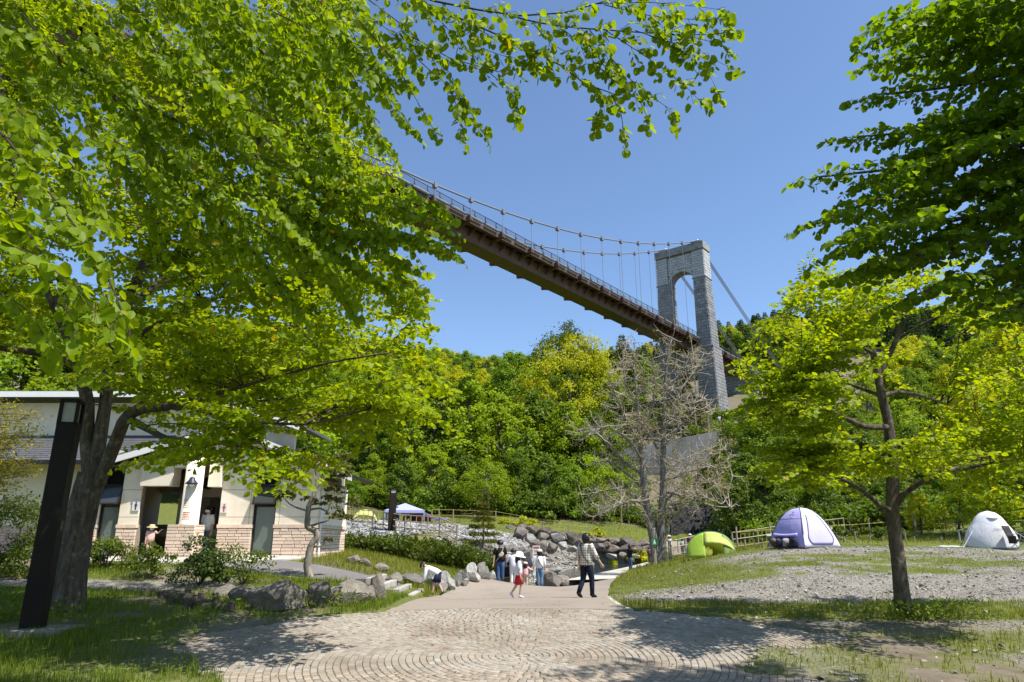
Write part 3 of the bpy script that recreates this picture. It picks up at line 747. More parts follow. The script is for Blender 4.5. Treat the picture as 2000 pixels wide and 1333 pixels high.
# the rest of its crown, unseen outside the frame, added for shade
E = np.stack([rng.uniform(-10, -2.6, 150), rng.uniform(.5, 9.0, 150), rng.uniform(8.2, 12.5, 150)], -1)
ok, _ = in_frame(E, -.12); E = E[~ok][:90]
S_ = np.stack([-6.3 + (E[:,2]-6)*.2 + rng.normal(0,.3,len(E)), np.full(len(E), 3.9), np.clip(E[:,2]-rng.uniform(.5,2.5,len(E)), 4.5, 10)], -1)
f, t = sprays(rng, bez_branches(rng, S_, E, .08), .2, .8, .3, .12, .15, .35, .7, .2, r0=.02); fs.append(f); ts.append(t)
for tgt in ([(-5.0,4.6,6.6),(-3.6,5.2,7.0),tuple(px_poly([(560,-120)],5.0)[0])], [(-5.6,4.6,5.4),tuple(B5[0][0])], [(-5.2,4.8,6.0),tuple(B5[2][0])], [(-4.8,4.8,6.6),tuple(B5[3][0])], [(-5.4,3.8,4.2),(-3.9,3.5,4.1),tuple(px_poly([(-160,150)],3.5)[0])]):
    nl([(-6.6,3.7,4.6)]+tgt, list(np.linspace(.11, .03, len(tgt)+1)))
finish(tN, mb, ts, fs, 'heart', m_leaf, singles=300)

# ================================================================ near tree on the right, seen from below
rng = np.random.default_rng(8)
tB = tree_root('katsura_tree', (6.6, 4.4, -.48), 'near katsura tree with dark shaded boughs filling the upper right corner')
mb = MB()
bark_tube(mb, [(6.6,4.4,-.7),(6.6,4.4,1.5),(6.5,4.5,3.4),(6.3,4.6,5.5),(6.2,4.7,8),(6.1,4.8,10.5)], [.36,.28,.25,.2,.13,.05], 14, 4)
TB = [[(2150,-120,6.2),(2034,-20,6.1),(1909,40,6.0),(1829,55,5.9),(1764,47,5.9)],[(2150,0,6.2),(2016,60,6.1),(1900,95,6.0),(1820,110,5.9),(1751,118,5.8)],[(2150,60,6.3),(2016,130,6.2),(1891,165,6.1),(1785,180,6.0),(1711,185,5.9)],
      [(2150,130,6.2),(2016,200,6.1),(1874,240,6.0),(1758,262,5.9),(1665,268,5.8)],[(2150,220,6),(2016,280,5.9),(1856,310,5.8),(1713,335,5.7),(1599,346,5.6)],[(2150,300,6),(2016,350,5.9),(1856,370,5.8),(1713,392,5.7),(1603,428,5.6)],
      [(2150,360,6),(2016,410,5.9),(1856,430,5.8),(1722,450,5.7),(1638,488,5.6)],[(2150,420,6),(2025,460,5.9),(1900,480,5.8),(1785,500,5.7),(1695,522,5.7)],[(2150,450,5.9),(2034,500,5.8),(1927,530,5.7),(1829,560,5.6),(1767,585,5.6)],
      [(2150,500,5.8),(2052,540,5.7),(1963,570,5.6),(1900,605,5.6)],[(2150,520,5.6),(2078,560,5.5),(2016,590,5.5),(1967,610,5.4)],[(2150,160,6.6),(2034,210,6.6),(1927,250,6.5),(1856,300,6.4)],[(2150,40,6.8),(2052,90,6.8),(1972,150,6.7),(1909,220,6.6)]]
BT = boughs(TB, 6, 11)
for b in BT: nl([tuple(p) for p in b], list(np.linspace(.035, .008, len(b))))
fs, ts = [], []
f, t = sprays(rng, BT, .075, .72, .38, .046, .070, .4, .8, .05, side=.85, r0=.009, upj=.12, taper=.72); fs.append(f); ts.append(t)
q = rand_in_poly(rng, [(1730,10),(2150,-100),(2150,560),(1900,570),(1760,500),(1680,430),(1700,370),(1770,250),(1810,170)], 70)
lst = []
for x, y in q:
    l = rng.uniform(130, 260); d = rng.uniform(5.2, 7.8); a = R(rng.uniform(2, 22)); lst.append([(x+l*.7, y-l*.3*math.tan(a)-12, d+.2), (x+l*.2, y-4, d), (x-l*.3, y+l*.5*math.tan(a)+6, d-.1)])
f, t = sprays(rng, boughs(lst, 6, 9), .10, .60, .36, .046, .070, .4, .78, .05, side=.85, r0=.008, upj=.12, taper=.6); fs.append(f); ts.append(t)
E = np.stack([rng.uniform(5.0, 11, 120), rng.uniform(1.0, 4.8, 120), rng.uniform(5.5, 9.3, 120)], -1); ok, _ = in_frame(E, -.12); E = E[~ok][:45]
S_ = np.stack([np.full(len(E), 6.3), np.full(len(E), 4.6), np.clip(E[:,2]-rng.uniform(.5,2.5,len(E)), 4.0, 10)], -1)
f, t = sprays(rng, bez_branches(rng, S_, E, .08), .2, .8, .3, .12, .15, .35, .7, .2, r0=.02); fs.append(f); ts.append(t)
for b in BT[:9]: nl([(6.4,4.5,float(b[0][2])-.5), tuple((np.array((6.4,4.5,b[0][2]-.3))+b[0])/2+ZUP*.15), tuple(b[0])], [.10,.06,.035])
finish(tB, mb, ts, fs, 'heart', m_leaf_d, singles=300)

# ================================================================ young tree on the right with its trunk in view
rng = np.random.default_rng(14)
base = at(1765, 1203, 13.7); base.z = H(base.x, base.y) - .03
tC = tree_root('katsura_tree', base, 'young katsura tree with slim dark trunk standing on the gravel field')
mb = MB(); limbs = []
SH = 2.1
pts = px_poly([(1766,1206,15.8),(1760,1150,15.8),(1752,1080,15.8),(1742,1000,15.8),(1744,950,15.8),(1740,890,15.8),(1736,830,15.8),(1722,775,15.8),(1712,720,15.8),(1700,670,15.8),(1690,620,15.8),(1670,560,15.7)], 15.8)*1.0; pts = px_poly([(*p[:2], 13.7) for p in [(1766,1206),(1760,1150),(1752,1080),(1742,1000),(1744,950),(1740,890),(1736,830),(1722,775),(1712,720),(1700,670),(1690,620),(1670,560)]], 13.7); pts[0][2] = base.z - .1
limbs.append(bark_tube(mb, pts, [.175,.138,.124,.124,.118,.108,.095,.085,.07,.055,.04,.025], 14, 7, .07, 4))
def limb(poly, r, n=9): limbs.append(bark_tube(mb, px_poly([(p[0],p[1],(p[2] if len(p) > 2 else 15.8)-SH) for p in poly], 13.7), [q*.66 for q in r], n, len(limbs)+40, .06, 3))
limb([(1742,1000),(1715,985,15.6),(1690,962,15.3),(1650,938,14.8),(1600,915,14.4)], [.085,.07,.055,.04,.025])
limb([(1745,995),(1765,965,15.6),(1800,940,15.3),(1850,925,14.9),(1930,905,14.4),(2000,895,14)], [.09,.08,.07,.055,.04,.02])
limb([(1748,985),(1775,955,16),(1830,930,16.4),(1900,900,17),(1980,880,17.5)], [.08,.07,.055,.04,.025])
limb([(1736,835),(1690,835,15.5),(1640,812,15.1),(1590,790,14.6),(1530,775,14.2)], [.10,.08,.065,.05,.025])
limb([(1722,775),(1745,765,16),(1790,770,16.5),(1850,790,17)], [.07,.06,.045,.02])
limb([(1712,735),(1735,700,15.8),(1752,660,15.7),(1775,600,15.5),(1800,540,15.3)], [.09,.085,.07,.055,.03])
limb([(1750,665),(1790,640,15.4),(1840,615,15),(1910,590,14.6)], [.055,.045,.035,.02])
limb([(1704,690),(1650,660,15.5),(1590,630,15.2),(1530,610,15)], [.06,.05,.04,.02])
limb([(1740,890),(1680,880,16.2),(1600,870,16.8),(1520,865,17.3)], [.07,.055,.04,.02])
limb([(1722,775),(1660,750,16.3),(1590,735,17),(1520,730,17.5)], [.06,.05,.04,.02])
LP = np.concatenate([P[len(P)//4:] for P in limbs[1:]] + [limbs[0][len(limbs[0])//2:]])
lay = [((1500,1680),(608,650),18),((1520,1700),(560,600),14),((1580,1740),(515,560),12),((1700,1900),(500,600),26),((1840,2080),(560,640),20),((1450,1660),(690,775),44),((1430,1640),(785,850),44),((1440,1660),(860,945),34),((1640,1760),(840,930),8),
       ((1500,1600),(930,965),5),((1880,2090),(700,760),10),((1850,2010),(800,850),14),((1800,2080),(840,930),40),((1660,1760),(640,720),10),((1820,1990),(940,965),8),((1900,2080),(600,700),12)]
E = []
for (x0, x1), (y0, y1), n in lay:
    n = max(4, int(n*.72))
    E.append(atn(rng.uniform(x0, x1, n), rng.uniform(y0, y1, n), rng.uniform(9.8, 15.6, n)))
E = np.concatenate(E); S_ = nearest_starts(rng, E, LP, .5)
fr, tb = sprays(rng, bez_branches(rng, S_, E, .10), .11, .56, .22, .050, .080, .3, .80, .15, r0=.010, upj=.1)
finish(tC, mb, [tb], [fr], 'hex', m_leaf_y)
# ================================================================ woodland trees
def crown_clumps(rng, R3, zc, ncl, nleaf, leaf, flat=.55, rmin=.45, cl=.30):
    """leaf quads on many small clumps spread through an ellipsoid crown"""
    u = unit(rng.normal(0, 1, (ncl, 3))); u[:,2] = np.where(u[:,2] < -.55, -u[:,2], u[:,2])
    rad = rng.uniform(rmin, 1.0, (ncl,1))**.7
    C = u*rad*np.array(R3); C += rng.normal(0, .05, C.shape)*np.array(R3); C[:,2] += zc
    cr = cl*min(R3[0], R3[2])*rng.uniform(.4, 1.7, ncl)
    i = rng.integers(0, ncl, nleaf); v = unit(rng.normal(0, 1, (nleaf, 3))); v[:,2] = np.where(v[:,2] < -.3, -v[:,2], v[:,2])
    P = C[i] + v*np.array([1.15,1.15,flat])*(cr[i]*rng.uniform(.35,1.0,nleaf)**.5*np.where(rng.random(nleaf) < .12, rng.uniform(1.0,1.6,nleaf), 1.0))[:,None]
    N = unit(v*.7 + ZUP*.4 + rng.normal(0,.6,P.shape)); T = unit(np.cross(N, rng.normal(0,1,P.shape)) - ZUP*.25)
    return C, cr, (P, T, N, leaf*rng.uniform(.6,1.3,nleaf))
def broad_proto(seed, h, w, lm, ncl=110, nleaf=12000, leaf=.24, skirt=.06, shape=.75, lift=.35):
    """woodland tree: uneven ovoid crown of many small upward clumps reaching low, with limbs"""
    rng = np.random.default_rng(seed); t = rng.random(ncl)**.85; lean = rng.normal(0,.05,2)*h
    prof = np.sin(np.pi*np.clip(.10+.90*t, 0, 1)**shape)**.75; a = rng.random(ncl)*6.283
    lob = 1+.22*np.sin(2*a+rng.random()*6)+.16*np.sin(3*a+t*5+rng.random()*6)
    rr = w/2*prof*lob*rng.uniform(.35,1.0,ncl)**.6
    C = np.stack([rr*np.cos(a)+lean[0]*t, rr*np.sin(a)+lean[1]*t, h*(skirt+(.96-skirt)*t)+rng.normal(0,.03*h,ncl)], -1)
    cr = w*.085*rng.uniform(.5,1.7,ncl)*(1.15-.45*t)
    i = rng.integers(0, ncl, nleaf); v = unit(rng.normal(0,1,(nleaf,3))); v[:,2] = np.where(v[:,2] < -.45, -v[:,2], v[:,2])
    out = np.stack([np.cos(a[i]), np.sin(a[i]), 0*a[i]], -1)
    rad = cr[i]*rng.uniform(.25,1.0,nleaf)**.5*np.where(rng.random(nleaf) < .15, rng.uniform(1.1,1.9,nleaf), 1.0)
    P = C[i] + v*np.array([1.0,1.0,.85])*rad[:,None] + (out*.25+ZUP*lift)*(rad*rng.random(nleaf))[:,None]
    P[:,2] = np.maximum(P[:,2], .02*h)
    N = unit(v*.6 + ZUP*.45 + out*.2 + rng.normal(0,.55,P.shape)); T = unit(np.cross(N, rng.normal(0,1,P.shape)) - ZUP*.2)
    V, F = leaf_geo(P, T, N, leaf*rng.uniform(.5,1.35,nleaf), 'quad', .85); cm = mesh_np('crown', V, F, lm)
    mb = MB(); r0 = .014*h+.04; top = (lean[0], lean[1], h*.85)
    mb.tube([(0,0,-.8),(0,0,h*.15),(top[0]*.35,top[1]*.35,h*.35),(top[0]*.6,top[1]*.6,h*.6),top], [r0*1.25,r0,r0*.8,r0*.5,r0*.15], 7)
    for c in C[rng.permutation(ncl)[:min(26, ncl)]]:
        z_ = max(h*.10, c[2]*.62); k = z_/h; a0 = Vector((top[0]*k, top[1]*k, z_)); c = Vector(c); mb.tube([a0, a0.lerp(c,.5)+Vector((0,0,.012*h)), c], [r0*.30, r0*.2, r0*.07], 4, False)
    return cm, mb.mesh('trunk', m_bark)
def conifer_proto(seed, h, w, lm, nleaf=6000, leaf=.34):
    rng = np.random.default_rng(seed); t = rng.random(nleaf)**.75; z = h*(.10 + .9*(1-t)); layer = np.round(z/(h*.055))*(h*.055)
    z = layer + rng.normal(0, h*.012, nleaf); rad = w/2*np.clip((h-z)/(h*.9), .03, 1)**.62
    a = rng.random(nleaf)*6.283; lob = 1 + .18*np.sin(a*5+layer*3.1)+.12*np.sin(a*9+layer*7)
    r = rad*lob*rng.uniform(.25, 1.05, nleaf)**.6
    P = np.stack([r*np.cos(a), r*np.sin(a), z - r*.28], -1); out = np.stack([np.cos(a), np.sin(a), -.45+0*a], -1)
    V, F = leaf_geo(P, unit(out+rng.normal(0,.35,P.shape)), unit(ZUP+np.stack([np.cos(a),np.sin(a),0*a],-1)*.5+rng.normal(0,.35,P.shape)), leaf*rng.uniform(.7,1.3,nleaf), 'quad', .6)
    cm = mesh_np('crown', V, F, lm); mb = MB(); mb.tube([(0,0,-.8),(0,0,h*.3),(0,0,h*.95)], [.02*h,.014*h,.004*h], 6)
    return cm, mb.mesh('trunk', m_bark2)
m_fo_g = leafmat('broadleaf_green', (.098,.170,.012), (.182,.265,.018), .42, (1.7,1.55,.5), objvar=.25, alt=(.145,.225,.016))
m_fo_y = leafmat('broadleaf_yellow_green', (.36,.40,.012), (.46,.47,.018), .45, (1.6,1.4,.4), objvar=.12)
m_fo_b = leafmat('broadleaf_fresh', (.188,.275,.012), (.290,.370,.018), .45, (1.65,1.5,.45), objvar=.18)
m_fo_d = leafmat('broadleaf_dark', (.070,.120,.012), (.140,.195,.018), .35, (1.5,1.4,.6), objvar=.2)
m_con = leafmat('conifer_needles', (.050,.092,.028), (.105,.150,.040), .2, (1.3,1.3,.7), objvar=.25)
PROTO = {'g': [broad_proto(q, 10, 7.6, m_fo_g, 120, 12000, .23, .05, sh) for q, sh in ((1,.7),(2,.85),(3,.6))], 'b': [broad_proto(q, 10, 7.2, m_fo_b, 120, 12000, .22, .05, sh) for q, sh in ((4,.65),(5,.8),(6,.55))],
         'm': [broad_proto(q, 8, 8.0, m_fo_b, 90, 10000, .20, .20, .95, .1) for q in (7,8)], 'd': [broad_proto(q, 9, 7.6, m_fo_d, 110, 11000, .25, .02, .6) for q in (9,10)],
         'y': [broad_proto(q, 20, 17, m_fo_y, 190, 22000, .32, .10, 1.05, .3) for q in (11,12)], 'c': [conifer_proto(q, 16, 8.0, m_con, 9000, .34) for q in (13,14)],
         'p': [broad_proto(q, 10, 7.6, m_fo_y, 110, 11000, .21, .05, .75) for q in (15,)]}
PH = {'g':10,'b':10,'m':8,'d':9,'y':20,'c':16,'p':10}
def wood_tree(px, top, Y, kind, label, group, name='broadleaf_tree', wide=1.0, rng=random.Random(3)):
    p = at(px, top, Y); z = H(p.x, Y); h = max(2.5, p.z - z); s = h/PH[kind]
    cm, tm = rng.choice(PROTO[kind])
    r = empty(name, (p.x, Y, z), rng.uniform(0, 6.28), label, 'tree', group); k = s*wide*rng.uniform(.9, 1.1); r.scale = (k, k, s)
    link('trunk', tm, r); link('crown', cm, r)
    return r
ORD = ['first','second','third','fourth','fifth','sixth','seventh','eighth','ninth','tenth','eleventh','twelfth','thirteenth','fourteenth','fifteenth']
TONE = {'g':'mid green','b':'fresh light green','m':'spreading bright green','d':'dark green','y':'huge yellow-green','c':'dark pointed conifer','p':'pale yellow-green'}
def row(lst, where, group):
    for i, t in enumerate(sorted(lst)):
        px, top, Y, kind = t[:4]; wide = t[4] if len(t) > 4 else 1.0
        kn = 'tree' if kind == 'c' else 'broadleaf tree'
        wood_tree(px, top, Y, kind, f'{TONE[kind]} {kn}, {ORD[i]} from left {where}', group, 'conifer_tree' if kind == 'c' else 'broadleaf_tree', wide)
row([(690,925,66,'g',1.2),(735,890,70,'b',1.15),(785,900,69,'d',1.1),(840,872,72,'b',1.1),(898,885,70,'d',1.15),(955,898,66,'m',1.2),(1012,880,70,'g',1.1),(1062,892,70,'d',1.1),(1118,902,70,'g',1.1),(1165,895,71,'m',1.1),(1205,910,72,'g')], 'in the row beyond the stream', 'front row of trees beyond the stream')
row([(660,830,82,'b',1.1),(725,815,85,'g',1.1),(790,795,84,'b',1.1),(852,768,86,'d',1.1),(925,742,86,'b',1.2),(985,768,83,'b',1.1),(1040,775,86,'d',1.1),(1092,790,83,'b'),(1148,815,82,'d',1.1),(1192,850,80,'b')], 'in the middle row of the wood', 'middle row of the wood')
row([(640,740,108,'g',1.1),(715,755,106,'b'),(785,735,112,'g'),(845,725,120,'c'),(893,715,122,'c'),(945,708,124,'c'),(1000,690,112,'g'),(1110,640,96,'y',.82),(1172,700,104,'b'),(1214,655,116,'c'),(1245,690,110,'g'),(1195,745,95,'g')], 'in the back row by the tower', 'back row of the wood by the tower')
row([(-40,640,46,'g',1.2),(45,668,50,'b',1.2),(150,690,54,'g',1.2),(270,700,58,'b',1.2),(390,690,62,'g',1.2),(500,705,64,'b',1.2),(590,760,68,'g',1.1)], 'behind the cream restroom building', 'trees behind the restroom building')
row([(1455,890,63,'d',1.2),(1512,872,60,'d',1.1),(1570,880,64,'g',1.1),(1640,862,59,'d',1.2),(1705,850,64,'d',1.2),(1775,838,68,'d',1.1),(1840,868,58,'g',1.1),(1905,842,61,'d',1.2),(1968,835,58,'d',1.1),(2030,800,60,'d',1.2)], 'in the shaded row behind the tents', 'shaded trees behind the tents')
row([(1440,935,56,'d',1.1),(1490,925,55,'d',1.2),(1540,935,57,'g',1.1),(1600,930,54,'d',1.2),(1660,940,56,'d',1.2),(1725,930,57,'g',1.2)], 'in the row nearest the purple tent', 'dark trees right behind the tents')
row([(1500,800,78,'g',1.2),(1580,800,80,'b',1.2),(1660,795,82,'g',1.2),(1740,785,84,'b',1.2),(1820,780,84,'d',1.2),(1890,770,86,'d',1.2),(1960,765,84,'g',1.2),(2030,750,80,'d',1.2)], 'in the middle of the right-hand slope', 'trees midway up the right slope')
row([(1475,775,92,'g',1.1),(1535,745,98,'b',1.1),(1600,748,100,'g',1.1),(1680,725,104,'b',1.1),(1765,718,108,'g',1.1),(1840,716,110,'p',1.1),(1905,692,116,'p'),(1965,698,112,'g',1.1),(2040,690,105,'b',1.2)], 'on the upper slope right of the tower', 'trees on the slope right of the tower')
row([(1965,575,38,'p',1.1),(2075,600,36,'b',1.1)], 'of two tall trees at the right edge', 'tall pale trees at the right edge')
row([(1228,890,87,'g',.8),(1338,925,84,'b',.8),(1408,868,84,'d',.8),(1445,900,78,'g',.9),(1372,905,86,'d',.7)], 'of the small trees by the retaining wall', 'small trees by the retaining wall')
row([(1335,742,124,'b',.9),(1468,820,101,'b',.9)], 'of two shrubby trees by the tower foot', 'shrubby trees by the tower foot')
# small fresh maples behind the white tent
row([(1868,1003,43,'m',1.5),(1945,1000,46,'m',1.4),(1795,1008,45,'p',1.3),(1830,985,50,'g',1.2),(2000,960,50,'g',1.2)], 'of the low maples behind the white tent', 'low maples behind the white tent')

# far hillside wood: one mass each, scattered instances
def gn_scatter(name, P, scale, protos, label, cat='woodland', seed=0):
    pc = bpy.data.collections.new(name+'_kinds')
    for k, me in enumerate(protos): pc.objects.link(bpy.data.objects.new(name+'_kind', me))
    me = bpy.data.meshes.new(name); me.vertices.add(len(P)); me.vertices.foreach_set('co', np.asarray(P, np.float32).ravel())
    at_ = me.attributes.new('size', 'FLOAT', 'POINT'); at_.data.foreach_set('value', np.asarray(scale, np.float32)); o = link(name, me)
    ng = bpy.data.node_groups.new(name+'_scatter', 'GeometryNodeTree'); ng.interface.new_socket('Geometry', in_out='INPUT', socket_type='NodeSocketGeometry'); ng.interface.new_socket('Geometry', in_out='OUTPUT', socket_type='NodeSocketGeometry')
    N = ng.nodes; gi = N.new('NodeGroupInput'); go = N.new('NodeGroupOutput'); ip = N.new('GeometryNodeInstanceOnPoints'); ci = N.new('GeometryNodeCollectionInfo'); ci.inputs['Collection'].default_value = pc; ci.inputs['Separate Children'].default_value = True; ci.inputs['Reset Children'].default_value = True
    na = N.new('GeometryNodeInputNamedAttribute'); na.data_type = 'FLOAT'; na.inputs['Name'].default_value = 'size'; rv = N.new('FunctionNodeRandomValue'); rv.data_type = 'FLOAT_VECTOR'; rv.inputs[0].default_value = (0,0,0); rv.inputs[1].default_value = (0,0,6.283)
    ri = N.new('FunctionNodeRandomValue'); ri.data_type = 'INT'; [i for i in ri.inputs if i.name == 'Max' and i.type == 'INT'][0].default_value = len(protos)-1
    L = ng.links; L.new(gi.outputs[0], ip.inputs['Points']); L.new(ci.outputs[0], ip.inputs['Instance']); ip.inputs['Pick Instance'].default_value = True
    L.new([q for q in ri.outputs if q.type == 'INT'][0], ip.inputs['Instance Index']); L.new([q for q in rv.outputs if q.type == 'VECTOR'][0], ip.inputs['Rotation']); L.new(na.outputs[0], ip.inputs['Scale']); L.new(ip.outputs[0], go.inputs[0])
    md = o.modifiers.new('scatter', 'NODES'); md.node_group = ng
    return tag(o, label, cat, kind='stuff')
def hill_points(seed, n, keep, y0, y1):
    rng = np.random.default_rng(seed); Y = rng.uniform(y0, y1, n*4); X = rng.uniform(-1,1,n*4)*Y*.82; ok = keep(X, Y); X, Y = X[ok][:n], Y[ok][:n]
    return np.stack([X, Y, H0(X, Y)-.3], -1), rng
def near_tower(X, Y): return (X > 22) & (X < 62) & (Y < 170)
P, rng = hill_points(31, 1900, lambda X, Y: (fbm(X*.02+3, Y*.02, 3) + .14*(Y > 215) > .46) & ~near_tower(X, Y), 165, 290)
gn_scatter('far_conifer_wood', P, rng.uniform(.5,.85,len(P)), [PROTO['c'][0][0], PROTO['c'][1][0], conifer_proto(33, 14, 7.5, m_con, 9000, .34)[0]], 'dark conifer wood covering the far ridge')
P, rng = hill_points(32, 1500, lambda X, Y: (fbm(X*.02+3, Y*.02, 3) + .14*(Y > 215) <= .50) & ~near_tower(X, Y), 112, 280)
gn_scatter('far_broadleaf_wood', P, rng.uniform(.7,1.2,len(P)), [PROTO['g'][0][0], PROTO['b'][1][0], PROTO['g'][2][0], PROTO['p'][0][0]], 'pale broadleaf wood on the far hillside')
# undergrowth below the wood
def bush_arr(rng, cx, cy, R3, n, leaf, z=None, ncl=10, flat=.8):
    C, cr, fr = crown_clumps(rng, R3, R3[2]*.55, ncl, n, leaf, flat, .3, .45); P, T, N, s = fr
    P = P.copy(); P[:,2] = np.maximum(P[:,2], .02); P += np.array([cx, cy, H(cx, cy) if z is None else z]); return leaf_geo(P, T, N, s, 'quad', .7)
rng = np.random.default_rng(44); parts = []
ub = []
for q in range(3):
    V, F = bush_arr(np.random.default_rng(200+q), 0, 0, (1.6,1.5,1.0), 900, .22, 0.0, 16); ub.append(mesh_np('bush_kind', V, F, (m_fo_d, m_fo_g, m_fo_d)[q]))
px = rng.uniform(560, 2150, 900); Y = np.where(px < 1430, rng.uniform(67, 112, 900), rng.uniform(49, 112, 900)); P = atn(px, np.full(900, 900.), Y); P[:,2] = H0(P[:,0], P[:,1])-.1
k = ~((px > 1195) & (px < 1400) & (Y > 73) & (Y < 99)) & ~((px > 1290) & (px < 1440) & (Y < 70))
gn_scatter('undergrowth', P[k], rng.uniform(.5,1.5,k.sum()), ub, 'low undergrowth on the shaded forest floor', 'undergrowth')

# ================================================================ bare tree with brown seed clusters by the stream
rng = np.random.default_rng(52); Y0 = 37.0
base = at(1288, 1104, Y0); base.z = H(base.x, base.y)
tD = tree_root('bare_tree', base, 'nearly leafless tree with twin grey trunks and brown seed clusters')
mb = MB(); limbs = []
def limbD(poly, r, n=7): limbs.append(bark_tube(mb, px_poly(poly, Y0), r, n, len(limbs)+70, .05, 3))
limbD([(1284,1108),(1278,1060),(1268,1010),(1262,980),(1256,920),(1250,860),(1246,800),(1240,740),(1238,690)], [.27,.24,.21,.19,.15,.12,.09,.06,.03])
limbD([(1290,1108),(1292,1060),(1294,1000),(1296,950),(1296,880),(1297,820),(1298,760),(1304,700),(1312,660)], [.27,.25,.22,.18,.15,.12,.09,.06,.03])
for a, b, yo in [((1262,985),[(1225,960),(1180,955),(1140,985)],0),((1258,930),[(1215,900),(1170,850),(1130,840)],1),((1252,870),[(1225,820),(1200,770),(1190,730)],-1),((1246,800),[(1222,750),(1215,700),(1225,668)],1),((1297,830),[(1330,760),(1360,720),(1375,690)],1),
                 ((1296,960),[(1340,970),(1390,975),(1425,990)],-1),((1296,920),[(1330,900),(1375,880),(1420,880)],1),((1297,870),[(1330,830),(1365,800),(1390,810)],-1),((1298,780),[(1325,730),(1345,700),(1352,690)],0),((1296,900),[(1270,850),(1235,820),(1200,812)],0),
                 ((1294,1000),[(1320,985),(1350,985),(1370,1000)],1),((1262,990),[(1238,975),(1200,990),(1160,1010)],-1),((1250,850),[(1275,800),(1280,740),(1276,700)],0),((1294,985),[(1330,950),(1380,940),(1410,950)],1),((1297,850),[(1320,800),(1335,790),(1380,780)],0),
                 ((1260,960),[(1230,930),(1190,900),(1160,905)],1),((1255,900),[(1230,860),(1185,830),(1150,850)],-1),((1296,940),[(1350,920),(1390,910),(1430,930)],0)]:
    limbD([(*a, Y0)] + [(x, y, Y0+yo*(k+1)*.6) for k, (x, y) in enumerate(b)], [.085,.06,.045,.02], 5)
LP = np.concatenate([P[2:] for P in limbs]); 
idx = rng.integers(0, len(LP), 900); S_ = LP[idx]; d = unit(np.stack([rng.normal(0,1,900), rng.normal(0,.8,900), rng.normal(.25,.6,900)], -1)); E = S_ + d*rng.uniform(.4,1.25,(900,1)); E[:,2] = np.maximum(E[:,2], base.z+2.6)
BR = bez_branches(rng, S_, E, -.12, 7, .1); V1 = batch_tubes(BR, np.broadcast_to(np.linspace(.024,.010,7), BR.shape[:2]), 4)
ii = rng.integers(0, 900, 2400); tt = rng.uniform(.3,1,2400); p0, T0 = poly_sample(BR[ii], tt[:,None]); p0 = p0[:,0]; d = unit(T0[:,0] + rng.normal(0,.7,p0.shape)+ZUP*.15); E2 = p0 + d*rng.uniform(.2,.6,(2400,1))
B2 = bez_branches(rng, p0, E2, -.15, 5, .1); V2 = batch_tubes(B2, np.broadcast_to(np.linspace(.013,.008,5), B2.shape[:2]), 3)
me = mb.mesh('trunk', m_bark2, True); co = np.empty(len(me.vertices)*3, np.float32); me.vertices.foreach_get('co', co); me.vertices.foreach_set('co', (co.reshape(-1,3)-np.array(base)).ravel().astype(np.float32))
link('trunk', me, tD)
V, F = join([V1, V2]); link('branches', mesh_np('branches', V-np.array(base), F, mat('pale_twigs', (.36,.305,.245), .9, .2, 10)), tD)
m_seed = leafmat('seed_clusters', (.20,.13,.06), (.30,.22,.10), .2, (1.1,1.0,.8)); m_bud = leafmat('bud_leaves', (.17,.19,.03), (.26,.26,.05), .4, (1.4,1.3,.5))
k = rng.random(2400) < .22; P = np.repeat(E2[k], 9, 0); P = P + rng.normal(0,.06,P.shape) - ZUP*rng.random((len(P),1))*.16
V, F = leaf_geo(P, unit(rng.normal(0,.5,P.shape)-ZUP), rng.normal(0,1,P.shape), rng.uniform(.06,.11,len(P)), 'quad', .5); link('seed_clusters', mesh_np('seed_clusters', V-np.array(base), F, m_seed), tD)
k = (rng.random(2400) < .4); P = np.repeat(E2[k], 6, 0); P = P + rng.normal(0,.09,P.shape)
V, F = leaf_geo(P, unit(rng.normal(0,.6,P.shape)+ZUP*.2), ZUP+rng.normal(0,.5,P.shape), rng.uniform(.06,.12,len(P)), 'quad', .55); link('crown', mesh_np('crown', V-np.array(base), F, m_bud), tD)

# ================================================================ clipped garden tree, pine, hedges and bushes
rng = np.random.default_rng(61); Y1 = 19.4
base = at(604, 1127, Y1); base.z = H(base.x, base.y)-.03
t = tree_root('garden_tree', base, 'small clipped garden tree with twisted S-shaped trunk before the building')
mb = MB(); limbs = []
def limbG(poly, r, n=9): limbs.append(bark_tube(mb, px_poly(poly, Y1), r, n, len(limbs)+90, .16, 4))
limbG([(606,1130),(600,1105),(604,1085),(608,1065),(620,1048),(618,1038),(600,1030),(601,1010),(603,990),(612,970),(618,955)], [.12,.105,.10,.095,.085,.08,.075,.07,.065,.06,.05])
for p_ in ([(603,998),(580,992),(566,985),(556,975)], [(604,996),(625,993),(640,1000),(645,985)], [(601,1030),(625,1022),(640,1018),(650,1005)], [(612,1068),(625,1068),(640,1058)], [(616,958),(605,945),(590,940),(570,935)], [(618,955),(628,940),(645,938),(665,932)], [(618,955),(618,935),(615,915)], [(628,942),(635,925),(640,910)], [(608,945),(600,925),(592,915)], [(603,985),(615,985),(640,982),(655,975)]): limbG(p_, list(np.linspace(.038,.012,len(p_))), 5)
fsP = []
for (x, y, rx, rz, n) in [(622,915,1.05,.42,2600),(570,938,.42,.22,500),(662,935,.42,.25,600),(560,972,.36,.20,600),(545,965,.2,.14,200),(643,985,.50,.22,650),(655,1008,.30,.16,350),(690,985,.22,.14,150),(640,1056,.16,.08,80),(600,975,.2,.1,120),(676,1012,.22,.1,120),(650,960,.36,.18,300)]:
    c = np.array(at(x, y, Y1)); C, cr, fr = crown_clumps(rng, (rx, rx*.9, rz), 0, 14, n, .06, .7, .2, .35); fsP.append((fr[0]+c, fr[1], fr[2], fr[3]))
